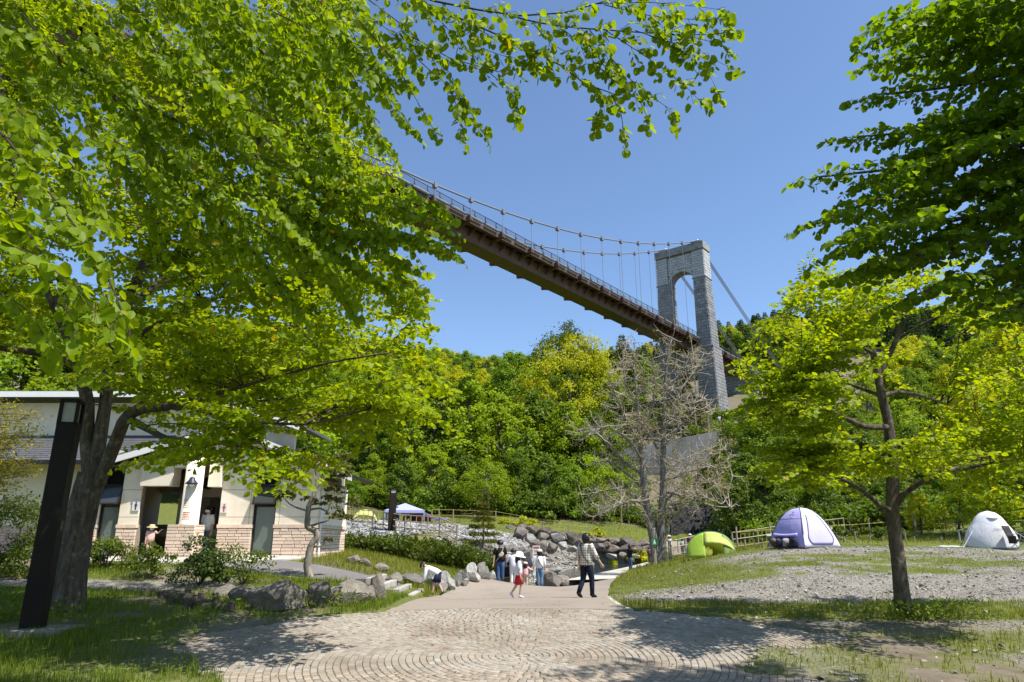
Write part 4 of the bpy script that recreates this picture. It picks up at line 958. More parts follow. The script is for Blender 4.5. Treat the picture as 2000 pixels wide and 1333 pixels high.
P = [np.concatenate([f[k] for f in fsP]) for k in range(4)]
me = mb.mesh('trunk', bark_mat('pale_garden_bark', (.16,.135,.11), (.42,.37,.31), 14), True); co = np.empty(len(me.vertices)*3, np.float32); me.vertices.foreach_get('co', co); me.vertices.foreach_set('co', (co.reshape(-1,3)-np.array(base)).ravel().astype(np.float32)); link('trunk', me, t)
crown_obj('crown', t, P, 'quad', leafmat('olive_leaf', (.085,.085,.022), (.165,.165,.05), .3, (1.3,1.2,.6)))

def needle_tree(px, py, Y, h, w, label, lm, name='pine_tree', n=2600, leaf=.22, lay=.16):
    rng = np.random.default_rng(int(px)); b = at(px, py, Y); b.z = H(b.x, Y); r = tree_root(name, b, label)
    z = h*(.12+.88*rng.random(n)**1.2); layer = np.round(z/(h*lay))*(h*lay); z = layer + rng.normal(0, h*.02, n); rad = w/2*np.clip(1-z/h*.82, .08, 1); a = rng.random(n)*6.283
    rr = rad*(1+.3*np.sin(3*a+layer*9))*rng.uniform(.2,1.05,n)**.6
    P = np.stack([rr*np.cos(a), rr*np.sin(a), z], -1); T = unit(np.stack([np.cos(a), np.sin(a), .6+0*a], -1)+rng.normal(0,.5,P.shape)); V, F = leaf_geo(P, T, rng.normal(0,1,P.shape), leaf*rng.uniform(.6,1.2,n), 'quad', .3)
    link('crown', mesh_np('crown', V, F, lm), r); m_ = MB(); m_.tube([(0,0,-.1),(.05,0,h*.4),(0,.03,h*.95)], [h*.025,h*.018,h*.006], 6); link('trunk', m_.mesh('trunk', m_bark), r)
m_pine = leafmat('pine_needles', (.075,.095,.012), (.16,.165,.02), .25, (1.3,1.2,.6))
needle_tree(943, 1056, 42, 2.6, 2.2, 'small pine sapling at the end of the bamboo fence', m_pine)

def bush(name, px, py, Y, R3, n, leaf, lm, label, cat='bush', group=None, ncl=14, z=None, stems=False, flat=.8):
    rng = np.random.default_rng(int(px*7+py)); b = at(px, py, Y); b.z = H(b.x, Y) if z is None else z
    r = tree_root(name, b, label, cat, group); V, F = bush_arr(rng, 0, 0, R3, n, leaf, 0.0, ncl, flat); link('foliage', mesh_np('foliage', V, F, lm), r)
    m_ = MB()
    for k in range(7):
        a = rng.random()*6.28; d = Vector((math.cos(a)*R3[0]*.6, math.sin(a)*R3[1]*.6, R3[2]*rng.uniform(.7,1.2))); m_.tube([(0,0,-.05), d*.45+Vector((0,0,.08)), d], [.018,.012,.005], 4)
    link('stems', m_.mesh('stems', m_twig), r); return r
m_jun = leafmat('juniper', (.045,.085,.010), (.130,.165,.014), .2, (1.3,1.2,.6)); m_az = leafmat('azalea_leaf', (.06,.10,.012), (.14,.18,.02), .35, (1.4,1.3,.5)); m_bushd = leafmat('box_leaf', (.030,.058,.012), (.085,.120,.02), .25, (1.3,1.2,.6))
# spreading juniper hedge: arching fronds
def juniper(px, py, Y, R3, n, label):
    rng = np.random.default_rng(int(px)); b = at(px, py, Y); b.z = H(b.x, Y)-.05; r = tree_root('juniper_bush', b, label, 'bush', 'spreading junipers above the path')
    nb = 90; a = rng.random(nb)*6.283; q_ = rng.uniform(.35,1,nb)
    E = np.stack([np.cos(a)*R3[0]*q_, np.sin(a)*R3[1]*q_, R3[2]*(.45+.75*rng.random(nb)*(1.1-q_*.6))], -1); Bz = bez_branches(rng, E*np.array([.15,.15,.1]), E, .18, 6, .08)
    i = rng.integers(0, nb, n); t_ = rng.uniform(.25, 1, n); p, T = poly_sample(Bz[i], t_[:,None]); p = p[:,0] + rng.normal(0,.07,(n,3)); T = unit(T[:,0]*.8 + rng.normal(0,.5,(n,3)) + ZUP*.35)
    V, F = leaf_geo(p, T, rng.normal(0,.6,p.shape)+ZUP*.6, rng.uniform(.10,.22,n), 'quad', .35); link('foliage', mesh_np('foliage', V, F, m_jun), r)
    V, F = batch_tubes(Bz, np.broadcast_to(np.linspace(.02,.006,6), Bz.shape[:2]), 3); link('stems', mesh_np('stems', V, F, m_twig), r)
for i, (px, py, Y, rx, rz) in enumerate([(700,1095,30,1.5,.75),(750,1105,29.5,1.6,.85),(800,1112,29,1.7,1.0),(850,1118,28.5,1.7,1.05),(900,1120,28.5,1.6,1.05),(945,1110,29.5,1.3,.95),(990,1085,33,1.1,.6),(880,1085,33,1.6,.8),(830,1085,33,1.4,.7)]):
    juniper(px, py, Y, (rx, rx*.75, rz), 2600, ['leftmost juniper by the corner of the building','juniper just right of the leftmost one in the hedge','juniper below the far lamp post','large juniper in the middle of the hedge','tall juniper above the stone edging','juniper just left of the man in black','small juniper behind the man in black','juniper at the back below the bamboo fence','juniper at the back near the far lamp post'][i])
for a in [('bush',390,1125,18.6,(.85,.65,.62),4200,.075,m_bushd,'dark rounded box bush in front of the brick pillar'),('bush',300,1120,19.6,(.55,.45,.5),1300,.075,m_az,'loose upright bush in front of the straw-hatted girl'),('bush',205,1110,20.5,(.95,.7,.55),3000,.075,m_az,'low bush beside the big tree trunk under the window'),
          ('bush',475,1130,18.4,(.6,.5,.55),1100,.07,m_az,'thin twiggy bush right of the box bush'),('azalea_bush',10,1085,19.5,(1.2,.9,1.2),5200,.08,m_az,'azalea bush with pink flowers at the left edge'),('bush',55,1110,18.8,(1.0,.7,.5),2600,.075,m_az,'low yellow-green bush under the azalea'),
          ('bush',1240,1050,60,(2.2,1.2,.75),1500,.22,m_fo_y,'yellow-green bush on the bank above the boulders'),('bush',1170,1040,62,(1.6,1.0,.5),900,.2,m_fo_y,'smaller yellow-green bush on the far stream bank'),('bush',1690,1060,35.5,(2.4,1.0,.45),1800,.12,m_az,'low planted bed right of the purple tent'),('bush',1745,1060,36,(1.6,1.0,.4),1100,.12,m_az,'low planted bed behind the young tree trunk'),
          ('bush',1845,1055,37,(.5,.4,1.1),420,.12,m_fo_y,'thin leafy shrub left of the white tent'),('bush',1010,1020,62,(2.2,.8,.4),900,.2,m_fo_y,'low bright bush on the bank right of the pine'),('bush',1360,845,95,(2.0,1.2,1.6),900,.3,m_fo_g,'bush at the terrace edge by the tower'),('bush',1410,840,95,(2.2,1.4,1.8),900,.3,m_fo_g,'bush below the tower right leg')]:
    bush(*a)
rng = np.random.default_rng(3); az = next(o for o in bpy.data.objects if o.name.startswith('azalea_bush'))
P = np.stack([rng.normal(.15,.30,260), -.55+rng.normal(0,.18,260), .80+rng.normal(0,.22,260)], -1); V, F = leaf_geo(P, rng.normal(0,1,P.shape), rng.normal(0,.6,P.shape)-np.array([0,1,0]), rng.uniform(.04,.07,260), 'hex'); link('flowers', mesh_np('flowers', V, F, leafmat('pink_petals', (.55,.30,.42), (.75,.55,.62), .3, (1,1,1))), az)
# feathery golden tree at the left edge
rng = np.random.default_rng(71); base = Vector((-15.6, 18.6, H(-15.6, 18.6))); t = tree_root('golden_cypress', base, 'feathery golden-green tree at the left edge before the roof')
E = np.concatenate([atn(rng.uniform(-170,85,120), rng.uniform(790,985,120), rng.uniform(17.4,19.8,120))]); S_ = np.stack([np.full(120,-15.5)+rng.normal(0,.1,120), np.full(120,18.6), np.clip(E[:,2]-rng.uniform(.1,.5,120), 1.2, 6)], -1)
BR = bez_branches(rng, S_, E, .05, 8); i = rng.integers(0,120,15000); tt = rng.uniform(.3,1,15000); p, T = poly_sample(BR[i], tt[:,None]); p = p[:,0]+rng.normal(0,.13,(15000,3))*np.array([1,1,.6]); 
V, F = leaf_geo(p-np.array(base), unit(T[:,0]*.5+rng.normal(0,.6,p.shape)-ZUP*.3), ZUP+rng.normal(0,.6,p.shape), rng.uniform(.07,.15,15000), 'quad', .35); link('crown', mesh_np('crown', V, F, leafmat('golden_needles', (.22,.21,.020), (.34,.31,.04), .42, (1.5,1.35,.5))), t)
V, F = batch_tubes(BR, np.broadcast_to(np.linspace(.03,.006,8), BR.shape[:2]), 4); link('branches', mesh_np('branches', V-np.array(base), F, m_bark2), t)
m_ = MB(); m_.tube([(0,0,-.1),(.05,0,2.5),(.1,0,5.6)], [.16,.11,.04], 8); link('trunk', m_.mesh('trunk', m_bark), t)
# ================================================================ suspension bridge
TH = R(38.5)
m_st_lt = mat('pale_granite', (.47,.48,.495), .85, .12, 2.5, .3, .02, .2, objvar=.12, grime=(.36,.36,.355), gscale=.35)
m_st_dk = mat('grey_granite', (.28,.285,.295), .9, .22, 2.2, .6, .05, .15, objvar=.22, grime=(.20,.20,.20), gscale=.4)
m_st_core = mat('joint_mortar', (.22,.22,.215), .95, .15, 3)
m_steel_br = mat('brown_steel', (.085,.045,.034), .55, .2, 1.2, 0, .01, .4, grime=(.12,.075,.05), gscale=.8)
m_steel_ol = mat('olive_steel', (.12,.095,.035), .6, .15, .8)
m_galv = mat('galvanised_steel', (.36,.38,.39), .45, .15, 3, metal=.3)
m_cable = mat('cable_steel', (.19,.20,.22), .5, .1, 3, metal=.2)
m_rail = mat('dark_railing', (.06,.055,.06), .5, .1, 3)
br = empty('suspension_bridge', (33.29,123.86,0), -TH, 'long brown suspension footbridge hung from a stone portal tower', 'bridge')
S0, S1 = -112.0, 30.0      # along the deck: minus is towards the viewer
SEG = [s for s in np.arange(S0, S1+.1, 5.8)]
mb = MB(); mb.b2(-2.75,2.75,S0,S1,36.95,37.15); mb.build('deck_slab', mat('deck_underside', (.10,.075,.055), .8, .15, 1), br)
mb = MB(); mb.rings([[(-1.55,y,36.6),(-1.15,y,35.25),(1.15,y,35.25),(1.55,y,36.6)] for y in (S0, S1)]); mb.cur = 0
o = mb.build('box_girder', [m_steel_br, m_steel_ol], br)
for p in o.data.polygons:
    if p.normal.z < -.8: p.material_index = 1
for sgn in (-1, 1):
    mb = MB(); mb.b2(2.62*sgn,2.86*sgn,S0,S1,36.48,36.93); mb.b2(2.55*sgn,2.93*sgn,S0,S1,36.40,36.475); mb.build('edge_beam', m_steel_br, br)
    mb = MB()
    for k, y in enumerate(np.arange(S0, S1-2, 2.9)):
        mb.tube([(3.08*sgn, y+.25, 37.12), (3.08*sgn, y+2.65, 37.12)], .17, 8)
    mb.build('service_pipe', m_cable, br)
for k, y in enumerate(np.arange(S0+.3, S1, 5.8/3)):
    big = k % 3 == 0
    for sgn in (-1, 1):
        mb = MB(); e = 3.55 if big else 2.62; t = .09 if big else .05
        mb.rings([[(1.42*sgn, y-t, 36.5),(1.25*sgn, y-t, 35.7),(e*sgn, y-t, 36.42),(e*sgn, y-t, 36.66)], [(1.42*sgn, y+t, 36.5),(1.25*sgn, y+t, 35.7),(e*sgn, y+t, 36.42),(e*sgn, y+t, 36.66)]])
        if big: mb.b2(2.95*sgn, 3.5*sgn, y-.22, y+.22, 36.35, 36.95)
        mb.build('cross_bracket', m_steel_br, br)
def cz(s): return 37.35 + 19.9*((92.0-s)/92.0)**2 if s > 0 else 57.25
for sgn in (-1, 1):
    mb = MB(); mb.tube([(3.4*sgn, -s, cz(s)) for s in np.arange(0.4, 112, 2.9)], .11, 8); mb.build('main_cable', m_cable, br)
    mb = MB()
    for dx in (-.22, 0, .22): mb.tube([(3.4*sgn+dx, 1.0, 56.0),(3.4*sgn+dx*1.6, 54, 36.0)], .075, 6)
    mb.build('backstay_cable', m_cable, br)
    for y in np.arange(S0+.3, -2, 5.8):
        s = -y
        mb = MB(); top = cz(s)
        if top > 38.0: mb.tube([(3.4*sgn, y, top), (3.4*sgn, y, 37.0)], .038, 5)
        mb.b2(3.4*sgn-.2, 3.4*sgn+.2, y-.22, y+.22, top-.36, top+.18); mb.tube([(3.4*sgn, y, 36.9),(3.4*sgn, y, 37.9)], .09, 6)
        mb.build('hanger', m_cable, br)
    mb = MB()
    for h_ in (.22,.36,.50,.64,.78,.92,1.06): mb.tube([(2.55*sgn, S0, 37.15+h_), (2.55*sgn, S1, 37.15+h_)], .016, 4)
    mb.build('railing_wires', m_rail, br)
    mb = MB(); mb.tube([(2.55*sgn, S0, 38.42),(2.55*sgn, S1, 38.42)], .05, 6); mb.b2(2.66*sgn,2.78*sgn,S0,S1,37.32,37.45); mb.build('handrail', m_rail, br)
    for y in np.arange(S0, S1, 1.9333):
        mb = MB(); mb.b2(2.55*sgn-.035, 2.55*sgn+.035, y-.035, y+.035, 37.15, 38.5); mb.bar((2.55*sgn, y, 37.9), (3.0*sgn, y, 37.35), .05); mb.build('railing_post', m_rail, br)
# ---- portal tower
tw = empty('bridge_tower', (33.29,123.86,0), -TH, 'grey stone bridge tower with an arched opening at the right', 'tower')
mb = MB()
for sg in (-1, 1):
    xo = 4.95*sg; xi = 2.55*sg
    mb.rings([[(xi+.06*sg,-1.42,z0),(xo-.06*sg,-1.42,z0),(xo-.06*sg,1.42,z0),(xi+.06*sg,1.42,z0)] for z0 in (49.2, 54.8)])
    mb.rings([[((2.50-d*.05)*sg,-(1.42+d),z0),((4.86+d*1.3)*sg,-(1.42+d),z0),((4.86+d*1.3)*sg,1.42+d,z0),((2.50-d*.05)*sg,1.42+d,z0)] for z0, d in ((34.9,.28),(49.2,0))])
    mb.rings([[((2.2)*sg,-(1.95+d),z0),((5.45+d)*sg,-(1.95+d),z0),((5.45+d)*sg,1.95+d,z0),((2.2)*sg,1.95+d,z0)] for z0, d in ((17,.5),(35.4,0))])
# arch infill
n = 20; zs = 48.7; ra = 2.52
outer = [(-2.6,54.8),(2.6,54.8),(2.6,zs)]; arcp = [(ra*math.cos(math.pi*k/n), zs+ra*math.sin(math.pi*k/n)) for k in range(n+1)]
for k in range(n):
    (x0,z0),(x1,z1) = arcp[k], arcp[k+1]; mb.prism([(x0,z0),(x0,54.8),(x1,54.8),(x1,z1)], -1.08, 1.08)
mb.b2(-2.2,2.2,-1.2,1.2,32.6,35.0)
for k in range(12):
    a0, a1 = math.pi*k/12, math.pi*(k+1)/12; x0, z0, x1, z1 = 2.2*math.cos(a0), 29.6+2.2*math.sin(a0), 2.2*math.cos(a1), 29.6+2.2*math.sin(a1); mb.prism([(x0,z0),(x0,32.6),(x1,32.6),(x1,z1)], -1.2, 1.2)
mb.build('core', m_st_core, tw)
mb = MB(); mb.b2(-5.08,5.08,-1.66,1.66,54.85,56.35); mb.b2(-4.4,-2.5,-1.3,1.3,56.36,56.75); mb.b2(2.5,4.4,-1.3,1.3,56.36,56.75)
mb.build('coping', mat('stained_concrete', (.25,.25,.245), .9, .25, 1.2, .3, .03, grime=(.10,.10,.105), gscale=.5), tw, bevel=.05)
for sg in (-1, 1):
    mb = MB(); mb.b2(2.36*sg, 5.08*sg, -1.62, 1.62, 49.02, 49.3); mb.build('ledge', m_st_dk, tw, bevel=.04)
    mb = MB(); mb.b2(2.05*sg, 5.62*sg, -2.12, 2.12, 35.25, 35.55); mb.build('pedestal_cap', m_st_dk, tw, bevel=.04)
    mb = MB(); mb.lathe((3.4*sg,0,56.75), [(.45,0),(.5,.3),(.3,.62),(.05,.7)], 12); mb.build('cable_saddle', m_galv, tw)
mb = MB(); mb.tube([(-.2,0,56.3),(-.2,0,59.6)], .03, 5); mb.build('lightning_rod', m_galv, tw)
_cv = np.array([(x,y,z) for z in (-.5,.5) for x,y in ((-.5,-.5),(.5,-.5),(.5,.5),(-.5,.5))])
def block_mesh(m, nm, bev=.10):
    """unit block whose front (-Y) edges are chamfered"""
    V = [(-.5,.5,-.5),(.5,.5,-.5),(.5,.5,.5),(-.5,.5,.5),(-.5,-.2,-.5),(.5,-.2,-.5),(.5,-.2,.5),(-.5,-.2,.5),(-.46,-.5,-.43),(.46,-.5,-.43),(.46,-.5,.43),(-.46,-.5,.43)]
    F = [(0,3,2,1),(0,1,5,4),(1,2,6,5),(2,3,7,6),(3,0,4,7),(4,5,9,8),(5,6,10,9),(6,7,11,10),(7,4,8,11),(8,9,10,11)]
    me = bpy.data.meshes.new(nm); me.from_pydata(V, [], F); me.materials.append(m); 
    bm = bmesh.new(); bm.from_mesh(me); bmesh.ops.recalc_face_normals(bm, faces=bm.faces); bm.to_mesh(me); bm.free(); return me
bl_lt = block_mesh(m_st_lt, 'stone_block'); bl_dk = block_mesh(m_st_dk, 'stone_block'); BV = np.array([v.co[:] for v in bl_dk.vertices]); BF = [p.vertices[:] for p in bl_dk.polygons]
rest = MB(); nb = 0
def blk(me, c, sz, rz=0.0, single=True):
    global nb
    if single and nb < 300:
        o = link('stone_block', me, tw); o.location = c; o.scale = sz; o.rotation_euler = (0,0,rz); nb += 1
    else:
        ca, sa = math.cos(rz), math.sin(rz); V = BV*np.array(sz); rest.add([(c[0]+v[0]*ca-v[1]*sa, c[1]+v[0]*sa+v[1]*ca, c[2]+v[2]) for v in V], BF)
rs = random.Random(4)
def course(x0, x1, z, hz, y, me, L, rz=0.0, off=0, skip=None, th=.16, single=True):
    """one course of blocks along x0..x1 at plane y (rz=0) or along depth on a side face"""
    x = x0 - off*L
    while x < x1-.05:
        a, b = max(x, x0), min(x+L, x1)
        if b-a > .15 and not (skip and skip((a+b)/2, z)):
            d = rs.uniform(-.02,.02); c = ((a+b)/2, y+d, z) if rz == 0 else (y-d, (a+b)/2, z)
            blk(me, c, (b-a-.035, th, hz-.035), rz, single)
        x += L
for r in range(10):
    z = 49.55+.525*r; off = .5*(r % 2)
    for sg in (-1, 1): course(min(2.6*sg,4.93*sg), max(2.6*sg,4.93*sg), z, .525, -1.44, bl_lt, .93, 0, off)
    course(-2.58, 2.58, z, .525, -1.10, bl_lt, .93, 0, off, skip=lambda x, zz: math.hypot(x, zz-zs) < ra+.62)
    course(-1.4, 1.4, z, .525, 4.93, bl_lt, .95, math.pi/2, off)
for k in range(17):
    a = math.pi*(k+.5)/17; o = link('stone_block', bl_lt, tw); o.location = ((ra+.28)*math.cos(a), -1.12, zs+(ra+.28)*math.sin(a)); o.scale = (.44,.16,.5); o.rotation_euler = (0,-(a-math.pi/2),0); nb += 1
for r in range(23):
    z = 48.75-.6*r; t = (49.2-z)/14.3; off = .5*(r % 2)
    for sg in (1, -1):
        x0, x1 = sorted((2.52*sg, (4.86+.36*t)*sg)); course(x0, x1, z, .6, -(1.44+.28*t), bl_dk, .95, 0, off)
        xs = (4.88+.36*t) if sg > 0 else -2.50
        course(-1.42-.28*t, 1.42+.28*t, z, .6, xs, bl_dk, .98, math.pi/2, off)
for r in range(28):
    z = 34.9-.62*r; t = (35.4-z)/18.4; off = .5*(r % 2)
    for sg in (1, -1):
        x0, x1 = sorted((2.22*sg, (5.45+.5*t)*sg)); course(x0, x1, z, .62, -(1.97+.5*t), bl_dk, 1.0, 0, off, single=False)
        xs = (5.47+.5*t) if sg > 0 else -2.18
        course(-1.95-.5*t, 1.95+.5*t, z, .62, xs, bl_dk, 1.0, math.pi/2, off, single=False)
tag(rest.build('stone_courses', m_st_dk, tw), kind='stuff')
# drain pipes and abutment
for x_ in (-1.5, 1.7):
    mb = MB(); mb.tube([(x_-.9,-2.3,35.1),(x_,-2.3,35.1),(x_,-2.3,24)], .12, 6); mb.build('drain_pipe', m_galv, tw)
ab = empty('bridge_abutment', (33.29,123.86,0), -TH, 'stone abutment under the right end of the bridge', 'abutment')
mb = MB(); mb.b2(-4,4,24,34,18,36.3); mb.build('wall', m_st_core, ab)
rest = MB(); nb = 400
for r in range(26): course(-4,4,35.9-.66*r,.66,23.95,bl_dk,1.1,0,.5*(r%2),single=False); course(24,34,35.9-.66*r,.66,4.02,bl_dk,1.1,math.pi/2,.5*(r%2),single=False)
tag(rest.build('stone_courses', m_st_dk, ab), kind='stuff')

# ================================================================ terrace wall, pergola, dark rock wall
a0, a1 = at(1178,884,92), at(1402,842,92)
mb = MB(); mb.prism([(a0.x,a0.z),(a0.x,3),(a1.x,3),(a1.x,a1.z)], 92, 93.2)
rw = tag(mb.build('retaining_wall', mat('weathered_concrete', (.19,.19,.185), .9, .15, .5, .2, .05, grime=(.09,.095,.075), gscale=.25)), 'tall grey concrete retaining wall below the pergola terrace', 'wall')
pg = empty('pergola', at(1290,858,95.5), 0, 'long timber pergola with green netting on the terrace', 'pergola')
pl = Vector(pg.location); m_wood = mat('weathered_timber', (.20,.15,.105), .85, .2, 3, stretch=(1,1,.2))
ends = [(1207,800,880),(1238,795,872),(1268,790,866),(1300,786,860),(1330,782,855),(1360,780,850),(1384,800,848)]
for (x, t_, b_) in ends:
    for dy in (0, 3.2):
        mb = MB(); a = at(x, b_, 95.5) - pl; b = at(x, t_, 95.5) - pl; mb.tube([(a.x, dy, a.z-.6), (a.x, dy, b.z)], .16, 7); mb.build('post', m_wood, pg)
for dy in (0, 3.2):
    mb = MB()
    for (x, t_, b_), (x2, t2, b2) in zip(ends[:-1], ends[1:]): mb.bar((*(at(x,t_,95.5)-pl).xz[:1], dy, (at(x,t_,95.5)-pl).z), ((at(x2,t2,95.5)-pl).x, dy, (at(x2,t2,95.5)-pl).z), .2, .25)
    mb.build('beam', m_wood, pg)
for k in range(16):
    f = k/15; xx = 1207+(1384-1207)*f; tt = np.interp(xx, [e[0] for e in ends], [e[1] for e in ends]); p = at(xx, tt, 95.5)-pl; mb = MB(); mb.bar((p.x,-.6,p.z+.22),(p.x,3.8,p.z+.22),.1,.14); mb.build('rafter', m_wood, pg)
mb = MB(); V = []
for (x, t_, b_) in ends: p = at(x, t_, 95.5)-pl; V += [(p.x,-.4,p.z+.33),(p.x,3.6,p.z+.33)]
mb.add(V, [(2*k,2*k+1,2*k+3,2*k+2) for k in range(len(ends)-1)]); mb.add([(x,y,z+.03) for x,y,z in V], [(2*k,2*k+1,2*k+3,2*k+2) for k in range(len(ends)-1)]); mb.build('netting', mat('green_netting', (.035,.075,.05), .8, .3, 4), pg)
rng = np.random.default_rng(9); P = np.stack([rng.uniform(-1,7,700), rng.uniform(-.4,3,700), rng.normal(.35,.12,700)], -1); P[:,2] += np.interp(P[:,0], [(at(e[0],e[1],95.5)-pl).x for e in ends], [(at(e[0],e[1],95.5)-pl).z for e in ends])
V, F = leaf_geo(P, rng.normal(0,1,P.shape)-ZUP, rng.normal(0,1,P.shape), rng.uniform(.12,.25,700), 'quad'); link('wisteria', mesh_np('wisteria', V, F, leafmat('wisteria_bloom', (.30,.25,.42), (.42,.38,.52), .3, (1,1,1))), pg)
# dark wet rock wall
def rock_sheet(name, px0, px1, py0, py1, Y, m, label, cat, amp=.35, nx=46, nz=18, thick=1.2, seed=2):
    a, b = at(px0, py1, Y), at(px1, py1, Y); z0, z1 = a.z-.8, at(px0, py0, Y).z
    u, v = np.meshgrid(np.linspace(0,1,nx), np.linspace(0,1,nz)); X = a.x+(b.x-a.x)*u; Z = z0+(z1-z0)*v*(1-.12*(np.abs(u-.5)*2)**3)
    Yv = Y - amp*(fbm(u*14+seed, v*7+seed, 4)-.3) + v*.5; V = np.stack([X, Yv, Z], -1).reshape(-1,3); ii = np.arange(nx*nz).reshape(nz,nx)
    F = np.stack([ii[:-1,:-1], ii[:-1,1:], ii[1:,1:], ii[1:,:-1]], -1).reshape(-1,4); n0 = len(V); Vb = V.copy(); Vb[:,1] = Y+thick; Fb = F[:,::-1]+n0
    loop = np.concatenate([ii[0,:], ii[1:,-1], ii[-1,-2::-1], ii[-2:0:-1,0]]); nxt = np.roll(loop,-1); Fs = np.stack([loop, loop+n0, nxt+n0, nxt], -1)
    return tag(link(name, mesh_np(name, np.concatenate([V,Vb]), np.concatenate([F,Fb,Fs]), m, False)), label, cat)
rock_sheet('rock_wall', 1312, 1424, 985, 1054, 67, mat('black_wet_rock', (.012,.012,.014), .5, .6, 14, .8, .1, .4, grime=(.045,.045,.045), gscale=9), 'black wet rock face at the end of the footpath', 'wall', .5)
def lattice_mat():
    m, nt, b = _nodes('old_stone_wall'); br_ = nt.nodes.new('ShaderNodeTexVoronoi'); br_.inputs['Scale'].default_value = 2.6; br_.feature = 'DISTANCE_TO_EDGE'
    tc = nt.nodes.new('ShaderNodeTexCoord'); nt.links.new(tc.outputs['Object'], br_.inputs['Vector'])
    c = _ramp(nt, br_.outputs['Distance'], [(.02,(.06,.05,.04)),(.12,(.22,.18,.14))]); nt.links.new(c, b.inputs['Base Color']); b.inputs['Roughness'].default_value = .95; _bump(nt, b, br_.outputs['Distance'], .6, .1); return m
rock_sheet('stone_wall', 1090, 1310, 988, 1030, 72, lattice_mat(), 'old brown stone wall glimpsed behind the far bank trees', 'wall', .2)
STK = [1082,1096,1112,1127,1140,1158,1172,1186,1199,1214,1228,1243,1065,1048]
for i, px in enumerate(STK):
    p = at(px, 1030, 69+(i % 3)); z = H(p.x, p.y); mb = MB(); mb.tube([(0,0,-.3),(0,0,2.3+.25*(i % 4))], .10, 6); mb.tube([(0,0,1.4),(0,0,1.55)], .13, 6)
    o = tag(mb.build('wooden_stake', m_wood), ORD[sorted(STK).index(px)]+' wooden support stake from left among the far bank trees', 'stake', 'support stakes on the far bank'); o.location = (p.x, p.y, z)

# ================================================================ restroom building
FY = 23.0
def wx(px): return (px-1000)*.01658
bd = empty('restroom_building', (-9.5, FY, 1.05), 0, 'cream restroom building with pink stone base and dark shingle roof', 'building')
bo = Vector(bd.location)
m_cream = mat('cream_panel', (.86,.765,.625), .85, .07, 2, .15, .003, .2, objvar=.04, grime=(.75,.65,.51), gscale=.8)
m_pink = mat('pink_stone', (.70,.55,.44), .85, .14, 6, .5, .01, .2, objvar=.16)
m_white = mat('white_paint', (.78,.77,.75), .5, .04, 3)
m_bronze = mat('bronze_frame', (.022,.019,.017), .45, .1, 4)
m_glassf = mat('frosted_glass', (.12,.145,.13), .15, .12, 2, spec=.6)
m_slate = mat('slate_shingle', (.085,.085,.095), .8, .25, 3, .4, .02, .25, stretch=(1,4,4))
m_int = mat('interior_wall', (.50,.43,.34), .9, .06, 2)
def part(name, mb, m, bevel=0, par=None, smooth=False):
    me = mb.mesh(name, m, smooth); 
    for v in me.vertices: v.co -= bo
    o = link(name, me, par or bd)
    if bevel: q = o.modifiers.new('bevel','BEVEL'); q.width = bevel; q.segments = 2; q.limit_method = 'ANGLE'
    return o
APX, APZ = -9.45, 5.15
def rz(x): return APZ - (.392*(x-APX) if x > APX else .30*(APX-x))
zf, zc_, z1, z2 = 1.0, 1.95, 2.30, 3.17
m_gap = mat('groove_gap', (.30,.255,.20), .95, .05, 3)
for x0, x1 in ((-13.85,-13.5),(-12.85,-12.2),(-9.57,-8.46),(-7.74,-6.38)):
    core = MB(); core.b2(x0,x1,FY+.03,FY+.3,zf,2.06); core.prism([(x0+.02,2.06),(x1-.02,2.06),(x1-.02,rz(x1)-.1),(x0+.02,rz(x0)-.1)], FY+.05, FY+.28); part('wall_core', core, m_gap)
core = MB(); core.b2(-6.66,-6.40,FY+.3,26.95,zf,3.55); part('wall_core', core, m_gap)
def panel(x0, x1, za, zb, top=False, y0=FY, y1=FY+.06):
    mb = MB(); g = .007
    mb.prism([(x0+g,za+g),(x1-g,za+g),(x1-g,(rz(x1)-.06) if top else zb-g),(x0+g,(rz(x0)-.06) if top else zb-g)], y0, y1); part('wall_panel', mb, m_cream)
for x0, x1 in ((-13.85,-13.5),(-12.85,-12.2),(-9.57,-8.58),(-8.58,-8.46),(-7.74,-7.60),(-7.60,-6.35)):
    panel(x0,x1,2.06,z1); panel(x0,x1,z1,z2); panel(x0,x1,z2,0,True)
# panels over the windows and the stepped entrance heads
for x0, x1, zb in ((-13.5,-12.85,3.95),(-8.46,-7.74,3.72)): panel(x0,x1,zb,0,True)
for x0, x1, zb, y0 in ((-12.2,-11.15,3.29,FY-.18),(-11.15,-10.62,3.88,FY-.18),(-10.62,-9.98,4.50,FY-.18),(-9.98,-9.57,3.26,FY-.18)):
    mb = MB(); mb.prism([(x0,zb),(x1,zb),(x1,rz(x1)-.08),(x0,rz(x0)-.08)], y0, FY+.35); part('entrance_head', mb, m_cream)
